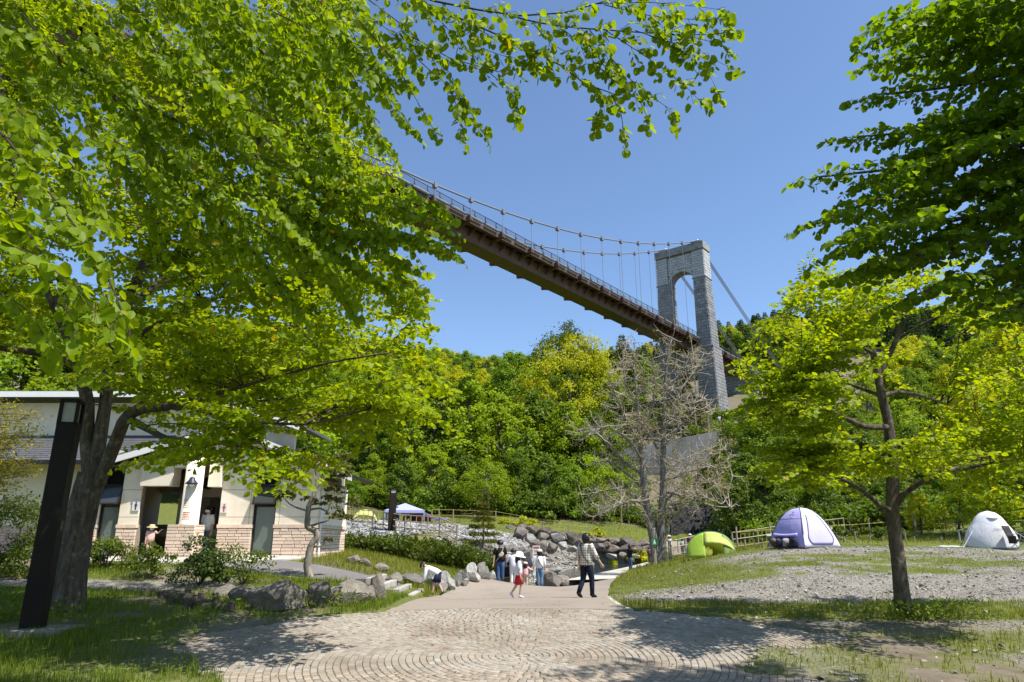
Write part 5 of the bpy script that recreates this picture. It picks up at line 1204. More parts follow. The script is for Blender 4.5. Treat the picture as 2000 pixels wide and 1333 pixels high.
# end wall (right) panels
for z0_, z1_ in ((2.06,z1),(z1,z2),(z2,3.42)):
    for y0, y1 in ((FY,24.9),(24.9,26.95)):
        mb = MB(); mb.b2(-6.40,-6.34,y0+.007,y1-.007,z0_+.007,z1_-.007); part('wall_panel', mb, m_cream)
for x0, x1 in ((-13.87,-13.48),(-12.87,-12.18),(-9.59,-8.44),(-7.76,-6.30)):
    mb = MB(); mb.b2(x0,x1,FY-.05,FY+.08,zc_,2.06); part('dado_cap', mb, m_pink, .008)
mb = MB(); mb.b2(-6.42,-6.30,FY+.08,26.98,zc_,2.06); part('dado_cap', mb, m_pink, .008)
brick = block_mesh(m_pink, 'brick'); rs = random.Random(12)
def bricks(x0, x1, y, rzv=0.0, za=1.02, zb=1.94):
    z = za; k = 0
    while z < zb-.02:
        hh = rs.choice((.085,.095,.11)); hh = min(hh, zb-z); x = x0
        while x < x1-.02:
            L = rs.uniform(.18,.46); L = L if x1-(x+L) > .1 else x1-x
            c = Vector(((x+L/2), y, z+hh/2)) if rzv == 0 else Vector((y, x+L/2, z+hh/2))
            o = link('brick', brick, bd); o.location = c-bo; d = rs.uniform(0,.016); o.scale = (L-.010, .07+d, hh-.009); o.rotation_euler = (0,0,rzv); x += L
        z += hh
for x0, x1 in ((-13.85,-13.5),(-12.85,-12.2),(-9.57,-8.46),(-7.74,-6.34)): bricks(x0, x1, FY)
bricks(FY+.05, 26.95, -6.38, math.pi/2)
# pillar, column, lamp, notices
px0, px1, py0, py1 = -10.86, -9.98, 22.28, 22.96
mb = MB(); mb.b2(px0+.04,px1-.04,py0+.04,py1-.04,1.0,2.03); part('pillar_base', mb, m_pink)
bricks(px0, px1, py0+.03, 0, 1.02, 2.05); bricks(py0+.03, py1, px1-.03, math.pi/2, 1.02, 2.05); bricks(py0+.03, py1, px0+.03, -math.pi/2, 1.02, 2.05)
cxm, cym = -10.36, 22.64
mb = MB(); mb.lathe((cxm,cym,2.05), [(.30,0),(.29,.02),(.27,2.6)], 28); col = part('column', mb, m_cream, 0, None, True)
mb = MB(); mb.lathe((cxm+.10,cym-.36,3.30), [(.20,0),(.17,.05),(.10,.13),(.08,.2),(.02,.24)], 16); mb.tube([(cxm+.06,cym-.27,3.42),(cxm+.09,cym-.36,3.5)], .03, 6)
lampw = part('wall_lamp', mb, mat('blue_black_enamel', (.03,.035,.06), .4, .1, 4), 0, col, True); 
mb = MB(); mb.lathe((cxm+.10,cym-.36,3.22), [(.02,0),(.08,.03),(.09,.08),(.07,.1)], 12); part('bulb', mb, m_white, 0, col, True)
def curved_sign(z0, z1, a0, a1, m, r=.292, n=8):
    mb = MB(); P = []
    for k in range(n+1): a = a0+(a1-a0)*k/n; P += [(cxm+r*math.sin(a), cym-r*math.cos(a), z0), (cxm+r*math.sin(a), cym-r*math.cos(a), z1)]
    mb.add(P, [(2*k,2*k+2,2*k+3,2*k+1) for k in range(n)]); return mb
m_paper = mat('paper', (.74,.73,.72), .7, .03, 4); m_red = mat('red_print', (.50,.10,.09), .6, .05, 4); m_ink = mat('black_print', (.06,.06,.07), .6, .05, 4); m_blue = mat('blue_print', (.06,.12,.38), .6, .05, 4)
nt_ = part('notice', curved_sign(2.52,2.88,-.55,.62,m_paper,.283), m_paper, 0, col); part('notice', curved_sign(2.16,2.47,-.50,.55,m_paper,.285), m_paper, 0, col)
for k in range(5): part('print_line', curved_sign(2.56+.06*k,2.575+.06*k,-.45+.1*(k % 2),.5-.12*(k % 3),m_ink,.2865), m_ink, 0, col)
for k in range(4): part('print_line', curved_sign(2.20+.065*k,2.235+.065*k,-.40+.04*(k % 2),.45-.05*(k % 3),m_red,.2885), m_red, 0, col)
# windows: louvre, tilted awning pane and fixed pane
def window(x0, x1, ztop):
    wd = MB(); f = .05; w_ = None
    mb = MB()
    for a, b in ((x0,x0+f),(x1-f,x1)): mb.b2(a,b,FY+.09,FY+.2,1.06,ztop)
    for z_ in (1.06,2.62,3.30): mb.b2(x0+f,x1-f,FY+.09,FY+.2,z_,z_+f)
    mb.b2(x0+f,x1-f,FY+.09,FY+.2,ztop-f,ztop); w_ = part('window', mb, m_bronze)
    mb = MB(); mb.b2(x0+f,x1-f,FY+.14,FY+.16,1.06+f,2.62); part('pane', mb, m_glassf, 0, w_)
    for k in range(9):
        z_ = 3.36+k*(ztop-.06-3.36)/9; mb = MB(); mb.box(((x0+x1)/2,FY+.15,z_+.02), (x1-x0-2*f,.012,.07), Matrix.Rotation(R(-40),3,'X')); part('louvre', mb, m_bronze, 0, w_)
    rot = Matrix.Rotation(R(-24),3,'X'); hc = Vector(((x0+x1)/2, FY+.08, 3.30))
    mb = MB(); wI = x1-x0+.02; hI = .66
    for s_ in (-1,1): mb.box(hc + rot @ Vector((s_*(wI/2-.025),0,-hI/2)), (.05,.05,hI), rot)
    for z_ in (-.025,-hI+.025): mb.box(hc + rot @ Vector((0,0,z_)), (wI-.1,.05,.05), rot)
    part('awning_frame', mb, m_bronze, 0, w_); mb = MB(); mb.box(hc + rot @ Vector((0,0,-hI/2)), (wI-.1,.015,hI-.1), rot); part('awning_pane', mb, mat('tinted_glass', (.05,.055,.055), .08, .05, 2, spec=.6), 0, w_)
window(-13.5,-12.85,3.95); window(-8.46,-7.74,3.72)
# pictograms
def pict(px, py, Y, col_m, skirt, s=.13):
    c = at(px, py, Y); mb = MB(); mb.b2(c.x-.12,c.x+.12,Y-.012,Y,c.z-.16,c.z+.16); sg = part('pictogram', mb, m_paper); mb = MB()
    mb.add([(c.x+.028*math.cos(a), Y-.016, c.z+.095+.028*math.sin(a)) for a in np.linspace(0,6.283,13)[:-1]], [tuple(range(12))])
    body = [(-.055,.055),(.055,.055),(.07,-.03) if skirt else (.05,-.03),(.03,-.03),(.03,-.13),(-.03,-.13),(-.03,-.03),(-.07,-.03) if skirt else (-.05,-.03)]
    mb.add([(c.x+x*.8, Y-.016, c.z+z) for x, z in body], [tuple(range(8))]); part('figure', mb, col_m, 0, sg)
pict(266,988,FY-.02,m_ink,False); pict(438,992,FY-.02,m_red,True)
# interior: floor, back wall with opening, counter, screen, round sign and notices
mb = MB(); mb.b2(-13.8,-6.6,FY-.0,27.3,.98,1.055); part('floor', mb, mat('terrazzo', (.30,.27,.24), .6, .1, 12))
mb = MB(); mb.b2(-13.75,-12.55,27.3,27.45,1.0,2.15); mb.b2(-13.75,-12.55,27.3,27.45,3.35,5.4); mb.b2(-12.55,-9.4,27.3,27.45,1.0,5.0); mb.b2(-9.4,-6.6,27.3,27.45,1.0,3.9); mb.b2(-13.95,-13.75,FY+.3,27.4,1.0,4.6); part('back_wall', mb, m_int)
mb = MB(); mb.b2(-9.6,-9.45,FY+.35,27.2,1.05,4.6); mb.b2(-12.0,-11.9,25.2,27.2,1.05,3.0); part('partition', mb, m_int)
mb = MB(); mb.b2(-12.7,-10.4,25.5,26.0,1.70,1.95); part('basin_counter', mb, mat('pale_laminate', (.52,.50,.47), .4, .05, 3))
mb = MB(); mb.b2(-11.55,-10.9,25.3,25.36,1.95,3.05); part('screen', mb, mat('grey_screen', (.16,.15,.145), .6, .1, 3))
mb = MB(); mb.tube([(-11.05,24.3,1.05),(-11.05,24.3,3.4)], .05, 8); part('steel_pole', mb, m_galv)
mb = MB(); mb.b2(-9.62,-9.605,23.9,24.35,2.2,3.3); part('notice', mb, m_paper); mb = MB()
for k in range(4): mb.b2(-9.63,-9.622,24.02,24.2,2.3+.26*k,2.48+.26*k)
part('figure', mb, m_ink)
for x_, z_, w_, h_, mm in ((-11.85,2.35,.32,.45,m_blue),(-11.35,2.45,.25,.35,m_ink)): mb = MB(); mb.b2(x_,x_+w_,27.27,27.295,z_,z_+h_); part('notice', mb, mm)
mb = MB(); mb.lathe((0,0,0), [(.20,-.03),(.22,0),(.2,.03),(.01,.035)], 20); me = mb.mesh('round_lamp', m_bronze, True); o = link('round_lamp', me, bd); o.rotation_euler = (R(90),0,0); o.location = Vector((-11.0,25.15,3.55))-bo
mb = MB(); mb.b2(-11.6,-10.4,25.2,25.3,3.06,4.6); part('inner_head', mb, m_int)
# roofs
def slab(pts_top, th=.14):
    n = len(pts_top); mb = MB(); mb.add([Vector(p) for p in pts_top]+[Vector(p)-Vector((0,0,th)) for p in pts_top], [tuple(range(n)), tuple(range(n,2*n))[::-1]]+[(k,(k+1)%n,n+(k+1)%n,n+k) for k in range(n)]); return mb
ry0, ry1 = 22.58, 27.9
xr, xl = -5.2, -13.95
part('roof', slab([(APX,ry0,APZ+.16),(xr,ry0,rz(xr)+.16),(xr,25.5,rz(xr)+.16),(-6.5,27.2,rz(-6.5)+.16),(APX,ry1,APZ+.16)]), m_slate); part('roof', slab([(APX,ry0,APZ+.158),(APX,ry1,APZ+.158),(xl,ry1,rz(xl)+.158),(xl,ry0,rz(xl)+.158)]), m_slate)
def fascia(a, b, h=.2, th=.05, m=m_white):
    mb = MB(); a, b = Vector(a), Vector(b); mb.add([a,b,b-Vector((0,0,h)),a-Vector((0,0,h)),a+Vector((0,th,0)),b+Vector((0,th,0)),b+Vector((0,th,-h)),a+Vector((0,th,-h))], [(0,1,2,3),(7,6,5,4),(0,4,5,1),(1,5,6,2),(2,6,7,3),(3,7,4,0)]); part('fascia', mb, m)
fascia((APX,ry0-.055,APZ+.13),(xr-.0,ry0-.055,rz(xr)+.13)); fascia((xl,ry0-.055,rz(xl)+.13),(APX,ry0-.055,APZ+.13))
mb = MB(); mb.b2(xr+.005,xr+.06,ry0-.05,25.5,rz(xr)+.02,rz(xr)+.13); part('fascia', mb, m_bronze)
# soffit under the right eave
mb = MB(); mb.add([(-6.34,FY,rz(-6.34)-.075),(xr-.02,FY,rz(xr)-.075+.02),(xr-.02,26.95,rz(xr)-.055),(-6.34,26.95,rz(-6.34)-.075)], [(0,1,2,3)]); 
# left wing
m_c2 = m_cream
mb = MB(); mb.b2(-24,-13.97,24.3,24.6,2.06,4.3); part('wing_wall', mb, m_cream)
mb = MB(); mb.b2(-24,-13.97,24.28,24.6,1.0,1.95); part('wing_base', mb, m_pink); mb = MB(); mb.b2(-24,-13.97,24.22,24.6,1.953,2.06); part('dado_cap', mb, m_pink)
bricks(-19.5,-13.97,24.26)
part('roof', slab([(-24,23.2,4.18),(-13.3,23.2,4.18),(-13.3,27.2,5.62),(-24,27.2,5.62)]), m_slate); mb = MB(); mb.b2(-24,-13.96,23.13,23.19,4.02,4.16); part('gutter', mb, m_bronze)
mb = MB(); mb.prism([(-24,5.3),(-24,6.85),(-12.0,6.85),(-8.6,5.72),(-8.6,5.0)], 27.0, 27.25); part('clerestory_wall', mb, m_cream)
part('roof', slab([(-24.5,26.1,7.16),(-12.0,26.1,7.16),(-12.0,30,7.16),(-24.5,30,7.16)], .1), m_slate); part('roof', slab([(-12.0,26.1,7.158),(-7.9,26.1,5.78),(-7.9,30,5.78),(-12.0,30,7.158)], .1), m_slate)
fascia((-24.5,26.04,7.13),(-12.0,26.04,7.13),.22); fascia((-12.0,26.042,7.13),(-7.9,26.042,5.75),.22)
# roof shingle courses as thin steps
mb = MB()
for k in range(1, 14): t = k/14; mb.b2(-24,-13.35,23.2+4*t-.012,23.2+4*t+.012,4.18+1.44*t-.005,4.18+1.44*t+.018)
part('shingle_courses', mb, m_slate)
mb = MB(); mb.tube([(-6.26,FY+.12,3.4),(-6.26,FY+.12,1.05)], .035, 8); part('downpipe', mb, m_white)
mb = MB(); mb.b2(-13.0,-12.2,FY+.285,FY+.30,1.05,1.12); part('threshold', mb, m_bronze)
# pale entrance pad
pad = np.array([(-13.4,22.98),(-13.4,21.7),(-11,21.2),(-8.7,21.0),(-7.7,21.9),(-6.8,22.6),(-6.5,22.98)]); mb = MB()
zz = H0(pad[:,0], pad[:,1])
us = 24; A_ = resample(np.array([(-13.4,21.7),(-11,21.25),(-8.9,21.0),(-7.7,21.8),(-6.6,22.6)]), us); B_ = resample(np.array([(-13.4,23.0),(-6.5,23.0)]), us)
ribbon('entrance_pad', A_, B_, .035, m_conc, 10, .12)
# ================================================================ lamp posts
m_lampb = mat('dark_brown_steel', (.016,.012,.009), .6, .2, 2, .1, .004, .15)
m_lglass = mat('milky_lamp_glass', (.34,.33,.29), .3, .06, 3)
def lamp_post(loc, w, h, rzv, label):
    r = empty('lamp_post', loc, rzv, label, 'lamp post', 'square dark lamp posts'); hl = h*.115
    mb = MB(); mb.b2(-w/2,w/2,-w/2,w/2,-.2,h-hl); mb.build('post', m_lampb, r, bevel=.012)
    mb = MB(); mb.b2(-w/2+.05,w/2-.05,-w/2+.05,w/2-.05,h-hl,h-.06); mb.build('lamp_glass', m_lglass, r)
    mb = MB()
    for x in (-1,1):
        for y in (-1,1): mb.box((x*(w/2-.025), y*(w/2-.025), h-hl/2-.03), (.05,.05,hl))
    mb.b2(-w/2,w/2,-w/2,w/2,h-.06,h); mb.b2(-w/2,w/2,-w/2,w/2,h-hl-.003,h-hl+.035); mb.build('lamp_cage', m_lampb, r)
    mb = MB(); mb.b2(w/2,w/2+.012,-.06,.06,h*.42,h*.46); mb.build('service_plate', mat('plate_grey', (.05,.05,.05), .5, .1, 4), r)
    return r
b = at(62,1235,12.24); lamp_post((b.x,b.y,H(b.x,b.y)-.02), .315, 3.93, R(14), 'tall square dark lamp post beside the big left tree')
mb = MB(); mb.b2(-.5,.55,-.42,.42,-.1,.05); o = mb.build('foundation_slab', mat('old_concrete', (.24,.21,.17), .95, .2, 6, .4, .02), None, bevel=.02); o.location = (b.x+.1,b.y,H(b.x,b.y)+.02); tag(o, 'rough concrete slab under the near lamp post', 'slab')
b = at(763,1068,46); lamp_post((b.x,b.y,H(b.x,b.y)), .42, at(763,955,46).z-H(b.x,b.y), R(20), 'distant square dark lamp post behind the juniper hedge')

# ================================================================ boulders and rocks
def rock_mesh(seed, m, sub=3, sx=1, sy=1, sz=1, cut=13, name='boulder', rough=.05):
    """angular stone: a sphere cut by many planes, then roughened, unit bounding box"""
    rg = np.random.default_rng(seed); bm = bmesh.new(); bmesh.ops.create_icosphere(bm, subdivisions=sub, radius=.5)
    P = np.array([v.co[:] for v in bm.verts])
    for n_, d_ in zip(unit(rg.normal(0,1,(cut,3))), rg.uniform(.26,.42,cut)):
        e = np.maximum(P@n_-d_, 0); P = P - e[:,None]*n_*.96
    for fr, am in ((5,1.0),(11,.55),(23,.3)):
        f = rg.normal(0,1,(4,3))*fr; ph = rg.random(4)*6.3; k = np.abs(np.sin(P@f.T+ph)).mean(1)-.6; P = P*(1+rough*am*k[:,None]*2)
    P = P + rg.normal(0,.004,P.shape); lo, hi = P.min(0), P.max(0); P = (P-(lo+hi)/2)/(hi-lo)*np.array([sx,sy,sz])
    for v, p in zip(bm.verts, P): v.co = p
    me = bpy.data.meshes.new(name); bm.to_mesh(me); bm.free(); me.materials.append(m); me.polygons.foreach_set('use_smooth', [False]*len(me.polygons)); return me
def rock_mat(name, a, b, c, sc=3):
    m, nt, bs = _nodes(name); col_ = _ramp(nt, _noise(nt, sc, 8, rough=.7), [(.28,a),(.5,b),(.75,c)])
    oi = nt.nodes.new('ShaderNodeObjectInfo'); col_ = _mixc(nt, 1.0, col_, _mixc(nt, oi.outputs['Random'], (.75,.75,.75), (1.2,1.18,1.14)), 'MULTIPLY')
    nt.links.new(col_, bs.inputs['Base Color']); bs.inputs['Roughness'].default_value = .92; bs.inputs['Specular IOR Level'].default_value = .15; _bump(nt, bs, _noise(nt, sc*4, 8, rough=.7), .8, .04); return m
m_rock = rock_mat('field_boulder', (.095,.085,.075), (.185,.165,.145), (.27,.245,.215)); m_rockd = rock_mat('dark_stream_boulder', (.06,.05,.046), (.135,.115,.10), (.22,.195,.175), 2)
m_rockp = rock_mat('pale_river_rock', (.19,.185,.175), (.30,.29,.27), (.42,.41,.385), 2)
RK = {k: [rock_mesh(100+i*3+j*17, m, 4) for i in range(5)] for j, (k, m) in enumerate((('f', m_rock), ('d', m_rockd), ('p', m_rockp)))}
def put_rock(parent, kind, p, size, rzv, rs, sink=.2, tilt=.2):
    o = link('boulder', rs.choice(RK[kind]), parent); o.location = Vector(p) + Vector((0,0,size[2]*(.5-sink))) - (Vector(parent.location) if parent else Vector()); o.scale = size; o.rotation_euler = (rs.uniform(-tilt,tilt), rs.uniform(-tilt,tilt), rzv); return o
rs = random.Random(9)
wl = empty('boulder_edging', (-4.5,16.6,0), 0, 'row of big grey boulders edging the terrace left of the steps', 'boulders')
for px, py, Y, sx, sz in [(535,1193,14.5,1.18,.56),(621,1192,14.8,.52,.58),(682,1189,15.1,.86,.56),(716,1183,15.8,.42,.42),(738,1177,16.6,.36,.66),(470,1178,15.6,.5,.36),(580,1168,16.2,.4,.25),(440,1168,16.4,.55,.3),(652,1170,16.6,.36,.28),(705,1150,17.6,.45,.28),(770,1130,20.6,.5,.35),(500,1164,16.6,.45,.25),(690,1113,23,.5,.3),(715,1115,23,.4,.28),(745,1117,22.6,.5,.28),(800,1130,21.8,.9,.34)]:
    p = at(px,py,Y); p.z = H(p.x,p.y); put_rock(wl, 'f', p, (sx, sx*.8, sz*1.05), rs.uniform(-.4,.4), rs, .14)
w2 = empty('stone_border', (-1.6,24,0), 0, 'upright grey stones along the left edge of the brown path', 'stones')
for px, py, Y, sx, sz in [(862,1158,21.5,.45,.38),(880,1152,22.2,.30,.42),(893,1150,22.8,.28,.46),(905,1146,23.4,.32,.48),(920,1140,24.2,.45,.62),(938,1140,24.6,.45,.66),(950,1146,24.8,.32,.5),(925,1150,23.8,.5,.35),(866,1146,22.6,.5,.5),(848,1150,21.8,.45,.4),(840,1140,22.6,.6,.4),(905,1152,23,.3,.25),(960,1140,26.5,.4,.4),(1078,1130,31,.9,.7),(1095,1128,31.6,.8,.5),(1060,1118,32,.7,.55)]:
    p = at(px,py,Y); p.z = H(p.x,p.y); put_rock(w2, 'p' if px < 1000 else 'f', p, (sx,sx*.9,sz*1.05), rs.uniform(0,3), rs, .15)
w3 = empty('boulder_bank', tuple(at(1150,1045,60)), 0, 'bank of dark boulders lining the far side of the stream', 'boulders')
tx = [985,1030,1080,1120,1160,1200,1240,1272]; ty = [1029,1031,1038,1044,1050,1051,1055,1057]; bx = [985,1060,1110,1150,1200,1272]; by = [1031,1046,1056,1064,1078,1078]
px = 988
while px < 1275:                                        # stacked courses, taller towards the right
    w_ = rs.uniform(17,30); t_ = np.interp(px, tx, ty); b_ = np.interp(px, bx, by); nrow = max(1, round((b_-t_)/11)); hgt = (b_-t_)/nrow if b_-t_ > 12 else 12
    for k in range(nrow):
        y_ = t_ + hgt*(k+.5) + rs.uniform(-2,2); Yr = 60.6-.5*k+rs.uniform(-.2,.2); p = at(px+w_/2+rs.uniform(-4,4), y_+2, Yr); hm = hgt/21.5*1.55; put_rock(w3, 'd', p-Vector((0,0,hm*.32)), (w_/21.5*1.25, 1.3, hm), rs.choice((0,3.14))+rs.uniform(-.5,.5), rs, .18, .25)
    px += w_*.86
w4 = empty('stream_rocks', tuple(at(1080,1090,44)), 0, 'pale rocks lying in the gravel bed of the stream', 'rocks')
for px, py, Y, w_, h_, kd in [(1018,1040,55,30,18,'f'),(1035,1052,54,26,16,'p'),(1057,1066,52,26,16,'f'),(1078,1070,51,22,16,'d'),(1090,1050,57,28,12,'p'),(1062,1048,56,24,12,'f'),(1045,1062,52,24,14,'f'),(1100,1066,53,18,12,'p'),(1118,1072,53,26,9,'p'),(1140,1075,53,22,8,'p'),(1168,1068,56,30,11,'f'),(1196,1086,52,24,7,'p'),(1216,1084,53,16,10,'f'),(1130,1060,57,24,12,'d'),(1150,1056,58,26,10,'f'),(1030,1088,43,26,22,'f'),(1000,1078,44,30,20,'f'),(1055,1120,33.5,18,22,'f'),(1072,1128,32.6,40,16,'f'),(1080,1138,31.6,34,10,'f'),(985,1072,46,26,14,'f'),(1240,1086,54,20,6,'p'),(1040,1100,40,24,16,'p'),(1020,1072,47,22,12,'p')]:
    k_ = 1333/(Y*.975); p = at(px, py+h_*.35, Y); put_rock(w4, kd, p, (w_/k_, w_/k_*.8, h_/k_*1.35), rs.uniform(-.5,.5), rs, .30, .2)
for k in range(110):
    Y = rs.uniform(35,59); ex = np.interp(Y, WL[:,1], WL[:,0]); x = ex - rs.uniform(1.5,9.5); s = rs.choice((.25,.3,.4,.5,.6)); put_rock(w4, rs.choice('ppf'), (x, Y, H(x,Y)), (s*1.3,s,s*.7), rs.uniform(0,3), rs, .3, .3)
def pebbles(name, X, Y, size, m, label, cat='gravel', zoff=0.0, Z=None, seed=5):
    rg = np.random.default_rng(seed); n = len(X); Z = H0(X, Y) if Z is None else Z
    O = np.array([(1,0,0),(-.5,.87,0),(-.5,-.87,0),(.55,.5,.55),(-.75,.1,.6),(.2,-.75,.5),(0,0,-.6)]); Fo = np.array([(3,4,5),(0,1,3),(1,4,3),(1,2,4),(2,5,4),(2,0,5),(0,3,5)])
    a = rg.random(n)*6.283; ca, sa = np.cos(a), np.sin(a); V = np.broadcast_to(O, (n,7,3)) + rg.normal(0,.18,(n,7,3)); V = V*size[:,None,None]*.5*np.stack([np.ones(n), rg.uniform(.6,1,n), rg.uniform(.5,1,n)], -1)[:,None,:]
    W_ = np.stack([V[...,0]*ca[:,None]-V[...,1]*sa[:,None]+X[:,None], V[...,0]*sa[:,None]+V[...,1]*ca[:,None]+Y[:,None], V[...,2]+(Z+zoff)[:,None]], -1)
    return tag(link(name, mesh_np(name, W_.reshape(-1,3), (Fo[None]+np.arange(n)[:,None,None]*7).reshape(-1,3), m)), label, cat, kind='stuff')
def peb_mat(name, stops):
    m, nt, b = _nodes(name); g = nt.nodes.new('ShaderNodeNewGeometry'); nt.links.new(_ramp(nt, g.outputs['Random Per Island'], stops), b.inputs['Base Color']); b.inputs['Roughness'].default_value = .9; b.inputs['Specular IOR Level'].default_value = .2; return m
m_peb = peb_mat('mixed_gravel', [(0,(.095,.088,.076)),(.4,(.215,.198,.17)),(.8,(.315,.29,.25)),(1,(.42,.395,.355))])
m_peb2 = peb_mat('crushed_pale_rock', [(0,(.12,.118,.112)),(.4,(.23,.225,.215)),(.8,(.33,.325,.31)),(1,(.42,.415,.40))])
rg = np.random.default_rng(77)
X = rg.uniform(2.5,19,60000); Y = 8.6+(31-8.6)*rg.random(60000)**1.0; g1,g2,g3 = masks(X,Y); ok = (rg.random(60000) < (g2*(1.05-g1)+.14)*np.clip(1.3-Y/40,.3,1)) & ~inpoly(X,Y,PATH_POLY) & (~on_plaza(X,Y,.1) | (cover_mask(X,Y) > .8))
X, Y = X[ok], Y[ok]; pebbles('field_gravel', X, Y, np.where(rg.random(len(X)) < .04, rg.uniform(.07,.16,len(X)), rg.uniform(.02,.055,len(X))), m_peb, 'grey gravel scattered over the camping field', Z=H0(X,Y)+.01)
X = rg.uniform(-17,.8,14000); Y = rg.uniform(42.5,59,14000); g1,g2,g3 = masks(X,Y); ok = g2 > .35; X, Y = X[ok], Y[ok]; pebbles('rubble_slope', X, Y, rg.uniform(.14,.48,len(X)), m_peb2, 'pale crushed rock slope behind the bamboo fence', seed=6)
Y = rg.uniform(33.5,60.5,12000); ex = np.interp(Y, WL[:,1], WL[:,0]); X = ex - rg.uniform(.8,10.5,12000); Z = H0(X,Y); ok = Z > -.34; pebbles('stream_gravel', X[ok], Y[ok], rg.uniform(.08,.28,ok.sum()), m_peb, 'grey shingle in the stream bed', seed=7)
X = rg.uniform(-14,-4,9000); Y = rg.uniform(10,20.5,9000); g1,g2,g3 = masks(X,Y); ok = (rg.random(9000) < g2*.8) & (~on_plaza(X,Y,.05) | (cover_mask(X,Y) > .7)); pebbles('path_gravel', X[ok], Y[ok], rg.uniform(.02,.05,ok.sum()), m_peb, 'grey gravel on the narrow path under the big tree', seed=8)

# ================================================================ steps
st = empty('stone_steps', (-3.2,20.9,.10), 0, 'short flight of grey stone steps with pale nosings by the boy', 'steps')
m_step = mat('step_stone', (.40,.37,.33), .9, .15, 8, .4, .01, grime=(.25,.23,.19), gscale=1.2)
for k in range(4):
    x1 = -2.55-.36*k; y0, y1 = 18.65, 20.9; z_ = .135*(k+1)
    mb = MB(); mb.b2(-4.05-(-3.2), x1-.16+3.2, y0-20.9, y1-20.9, z_-.4, z_-.02); mb.build('tread', m_asph, st)
    mb = MB(); mb.b2(x1-.155+3.2, x1+.01+3.2, y0-.02-20.9, y1+.02-20.9, z_-.17, z_); mb.build('nosing', m_step, st, bevel=.012)
ls = empty('log_steps', tuple(at(385,1185,15.2)), 0, 'rough timber log steps in the shade below the bushes', 'steps'); lb = Vector(ls.location); m_log = bark_mat('old_log', (.06,.05,.04), (.17,.14,.11), 10)
for k, (x0, y0, x1, y1, Y) in enumerate([(318,1178,398,1166,16.0),(335,1192,425,1184,15.1),(370,1203,455,1196,14.3),(290,1168,372,1156,16.8)]):
    a, c = at(x0,y0,Y+.3), at(x1,y1,Y-.1); a.z = c.z = (H(a.x,a.y)+H(c.x,c.y))/2+.02; mb = MB(); mb.tube([a-lb, (a+c)/2-lb+Vector((0,0,.01)), c-lb], [.085,.095,.08], 10); mb.build('log', m_log, ls, smooth=True)
    for q in (a, c):
        mb = MB(); mb.tube([q-lb+Vector((0,-.12,-.3)), q-lb+Vector((0,-.12,.14))], .075, 9); mb.build('stake', m_log, ls)

# ================================================================ fences
m_bam = mat('bamboo', (.34,.27,.17), .6, .2, 5, objvar=.15); m_post = mat('grey_post', (.26,.22,.17), .85, .2, 5, objvar=.12); m_rope = mat('yellow_rope', (.42,.34,.08), .8, .1, 8)
def fence(name, P, heights, label, rails=(.3,.65,.98), pickets=5, post_r=.055, m_r=m_bam, cat='fence', rail_r=.030, gz=None):
    o0 = Vector(P[0]); r = empty(name, o0, 0, label, cat)
    for i, p in enumerate(P):
        p = Vector(p); h = heights if not hasattr(heights,'__len__') else heights[i]; mb = MB(); mb.tube([p-o0-Vector((0,0,.2)), p-o0+Vector((0,0,h))], post_r, 7); mb.build('post', m_post, r)
    for i in range(len(P)-1):
        a, b = Vector(P[i]), Vector(P[i+1]); h = heights if not hasattr(heights,'__len__') else heights[i]
        for q in rails: mb = MB(); mb.tube([a-o0+Vector((0,-.04,h*q)), b-o0+Vector((0,-.04,h*q))], rail_r, 5); mb.build('rail', m_r, r)
        for k in range(1, pickets):
            c = a.lerp(b, k/pickets); mb = MB(); mb.tube([c-o0+Vector((0,.03,-.1)), c-o0+Vector((0,.03,h*(.95+.12*random.random())))], rail_r*.9, 5); mb.build('picket', m_bam, r)
    return r
def gp(px, py, Y): p = at(px,py,Y); p.z = H(p.x,p.y); return p
fence('bamboo_fence', [gp(672,1040,50),gp(727,1043,47.5),gp(790,1050,45),gp(858,1058,42.5),gp(892,1062,41)], 1.15, 'low bamboo lattice fence in front of the rubble slope', pickets=6)
fence('rope_fence', [gp(843,1015,60),gp(857,1015,60.5),gp(885,1016,61),gp(927,1020,61.5),gp(968,1024,62),gp(1017,1026,62),gp(1060,1032,61.5),gp(1110,1036,61.5),gp(1150,1040,61.5)], 1.0, 'post and rope fence along the top of the far bank', rails=(.5,.95), pickets=0, m_r=m_rope, rail_r=.014)
fence('bamboo_gate_fence', [gp(1297,1096,38),gp(1308,1092,39.5),gp(1311,1092,40),gp(1340,1090,41),gp(1370,1090,41.5)], 1.15, 'bamboo fence beside the bare tree and green tent', pickets=2)
fence('camp_rope_fence', [gp(1440,1062,40),gp(1506,1058,40.5),gp(1600,1052,41.5),gp(1700,1048,42.5),gp(1790,1046,43.5)], 1.25, 'rope fence with white tags behind the purple tent', rails=(.75,), pickets=0, m_r=m_rope, rail_r=.014)
for px, py, Y in ((1502,1045,40.3),(1627,1032,41.5),(777,1011,60.4)):
    p = at(px,py,Y); mb = MB(); mb.b2(-.14,.14,-.008,.008,-.06,.06); o = tag(mb.build('rope_tag', m_paper), 'small white tag hanging on the rope '+('left of the purple tent' if px == 1502 else 'right of the purple tent' if px > 1600 else 'near the blue canopy'), 'tag'); o.location = p
fence('slope_fence', [gp(1660,1030,49),gp(1720,1028,50),gp(1790,1032,49),gp(1850,1038,47),gp(1884,1045,45)], 1.2, 'timber rail fence on the slope behind the white tent', rails=(.35,.95), pickets=5)
fence('shade_bamboo_fence', [gp(1430,1050,46),gp(1480,1048,46.5),gp(1530,1046,47),gp(1590,1044,47.5),gp(1650,1040,48)], 1.3, 'bamboo fence in the shade below the dark trees', pickets=6)
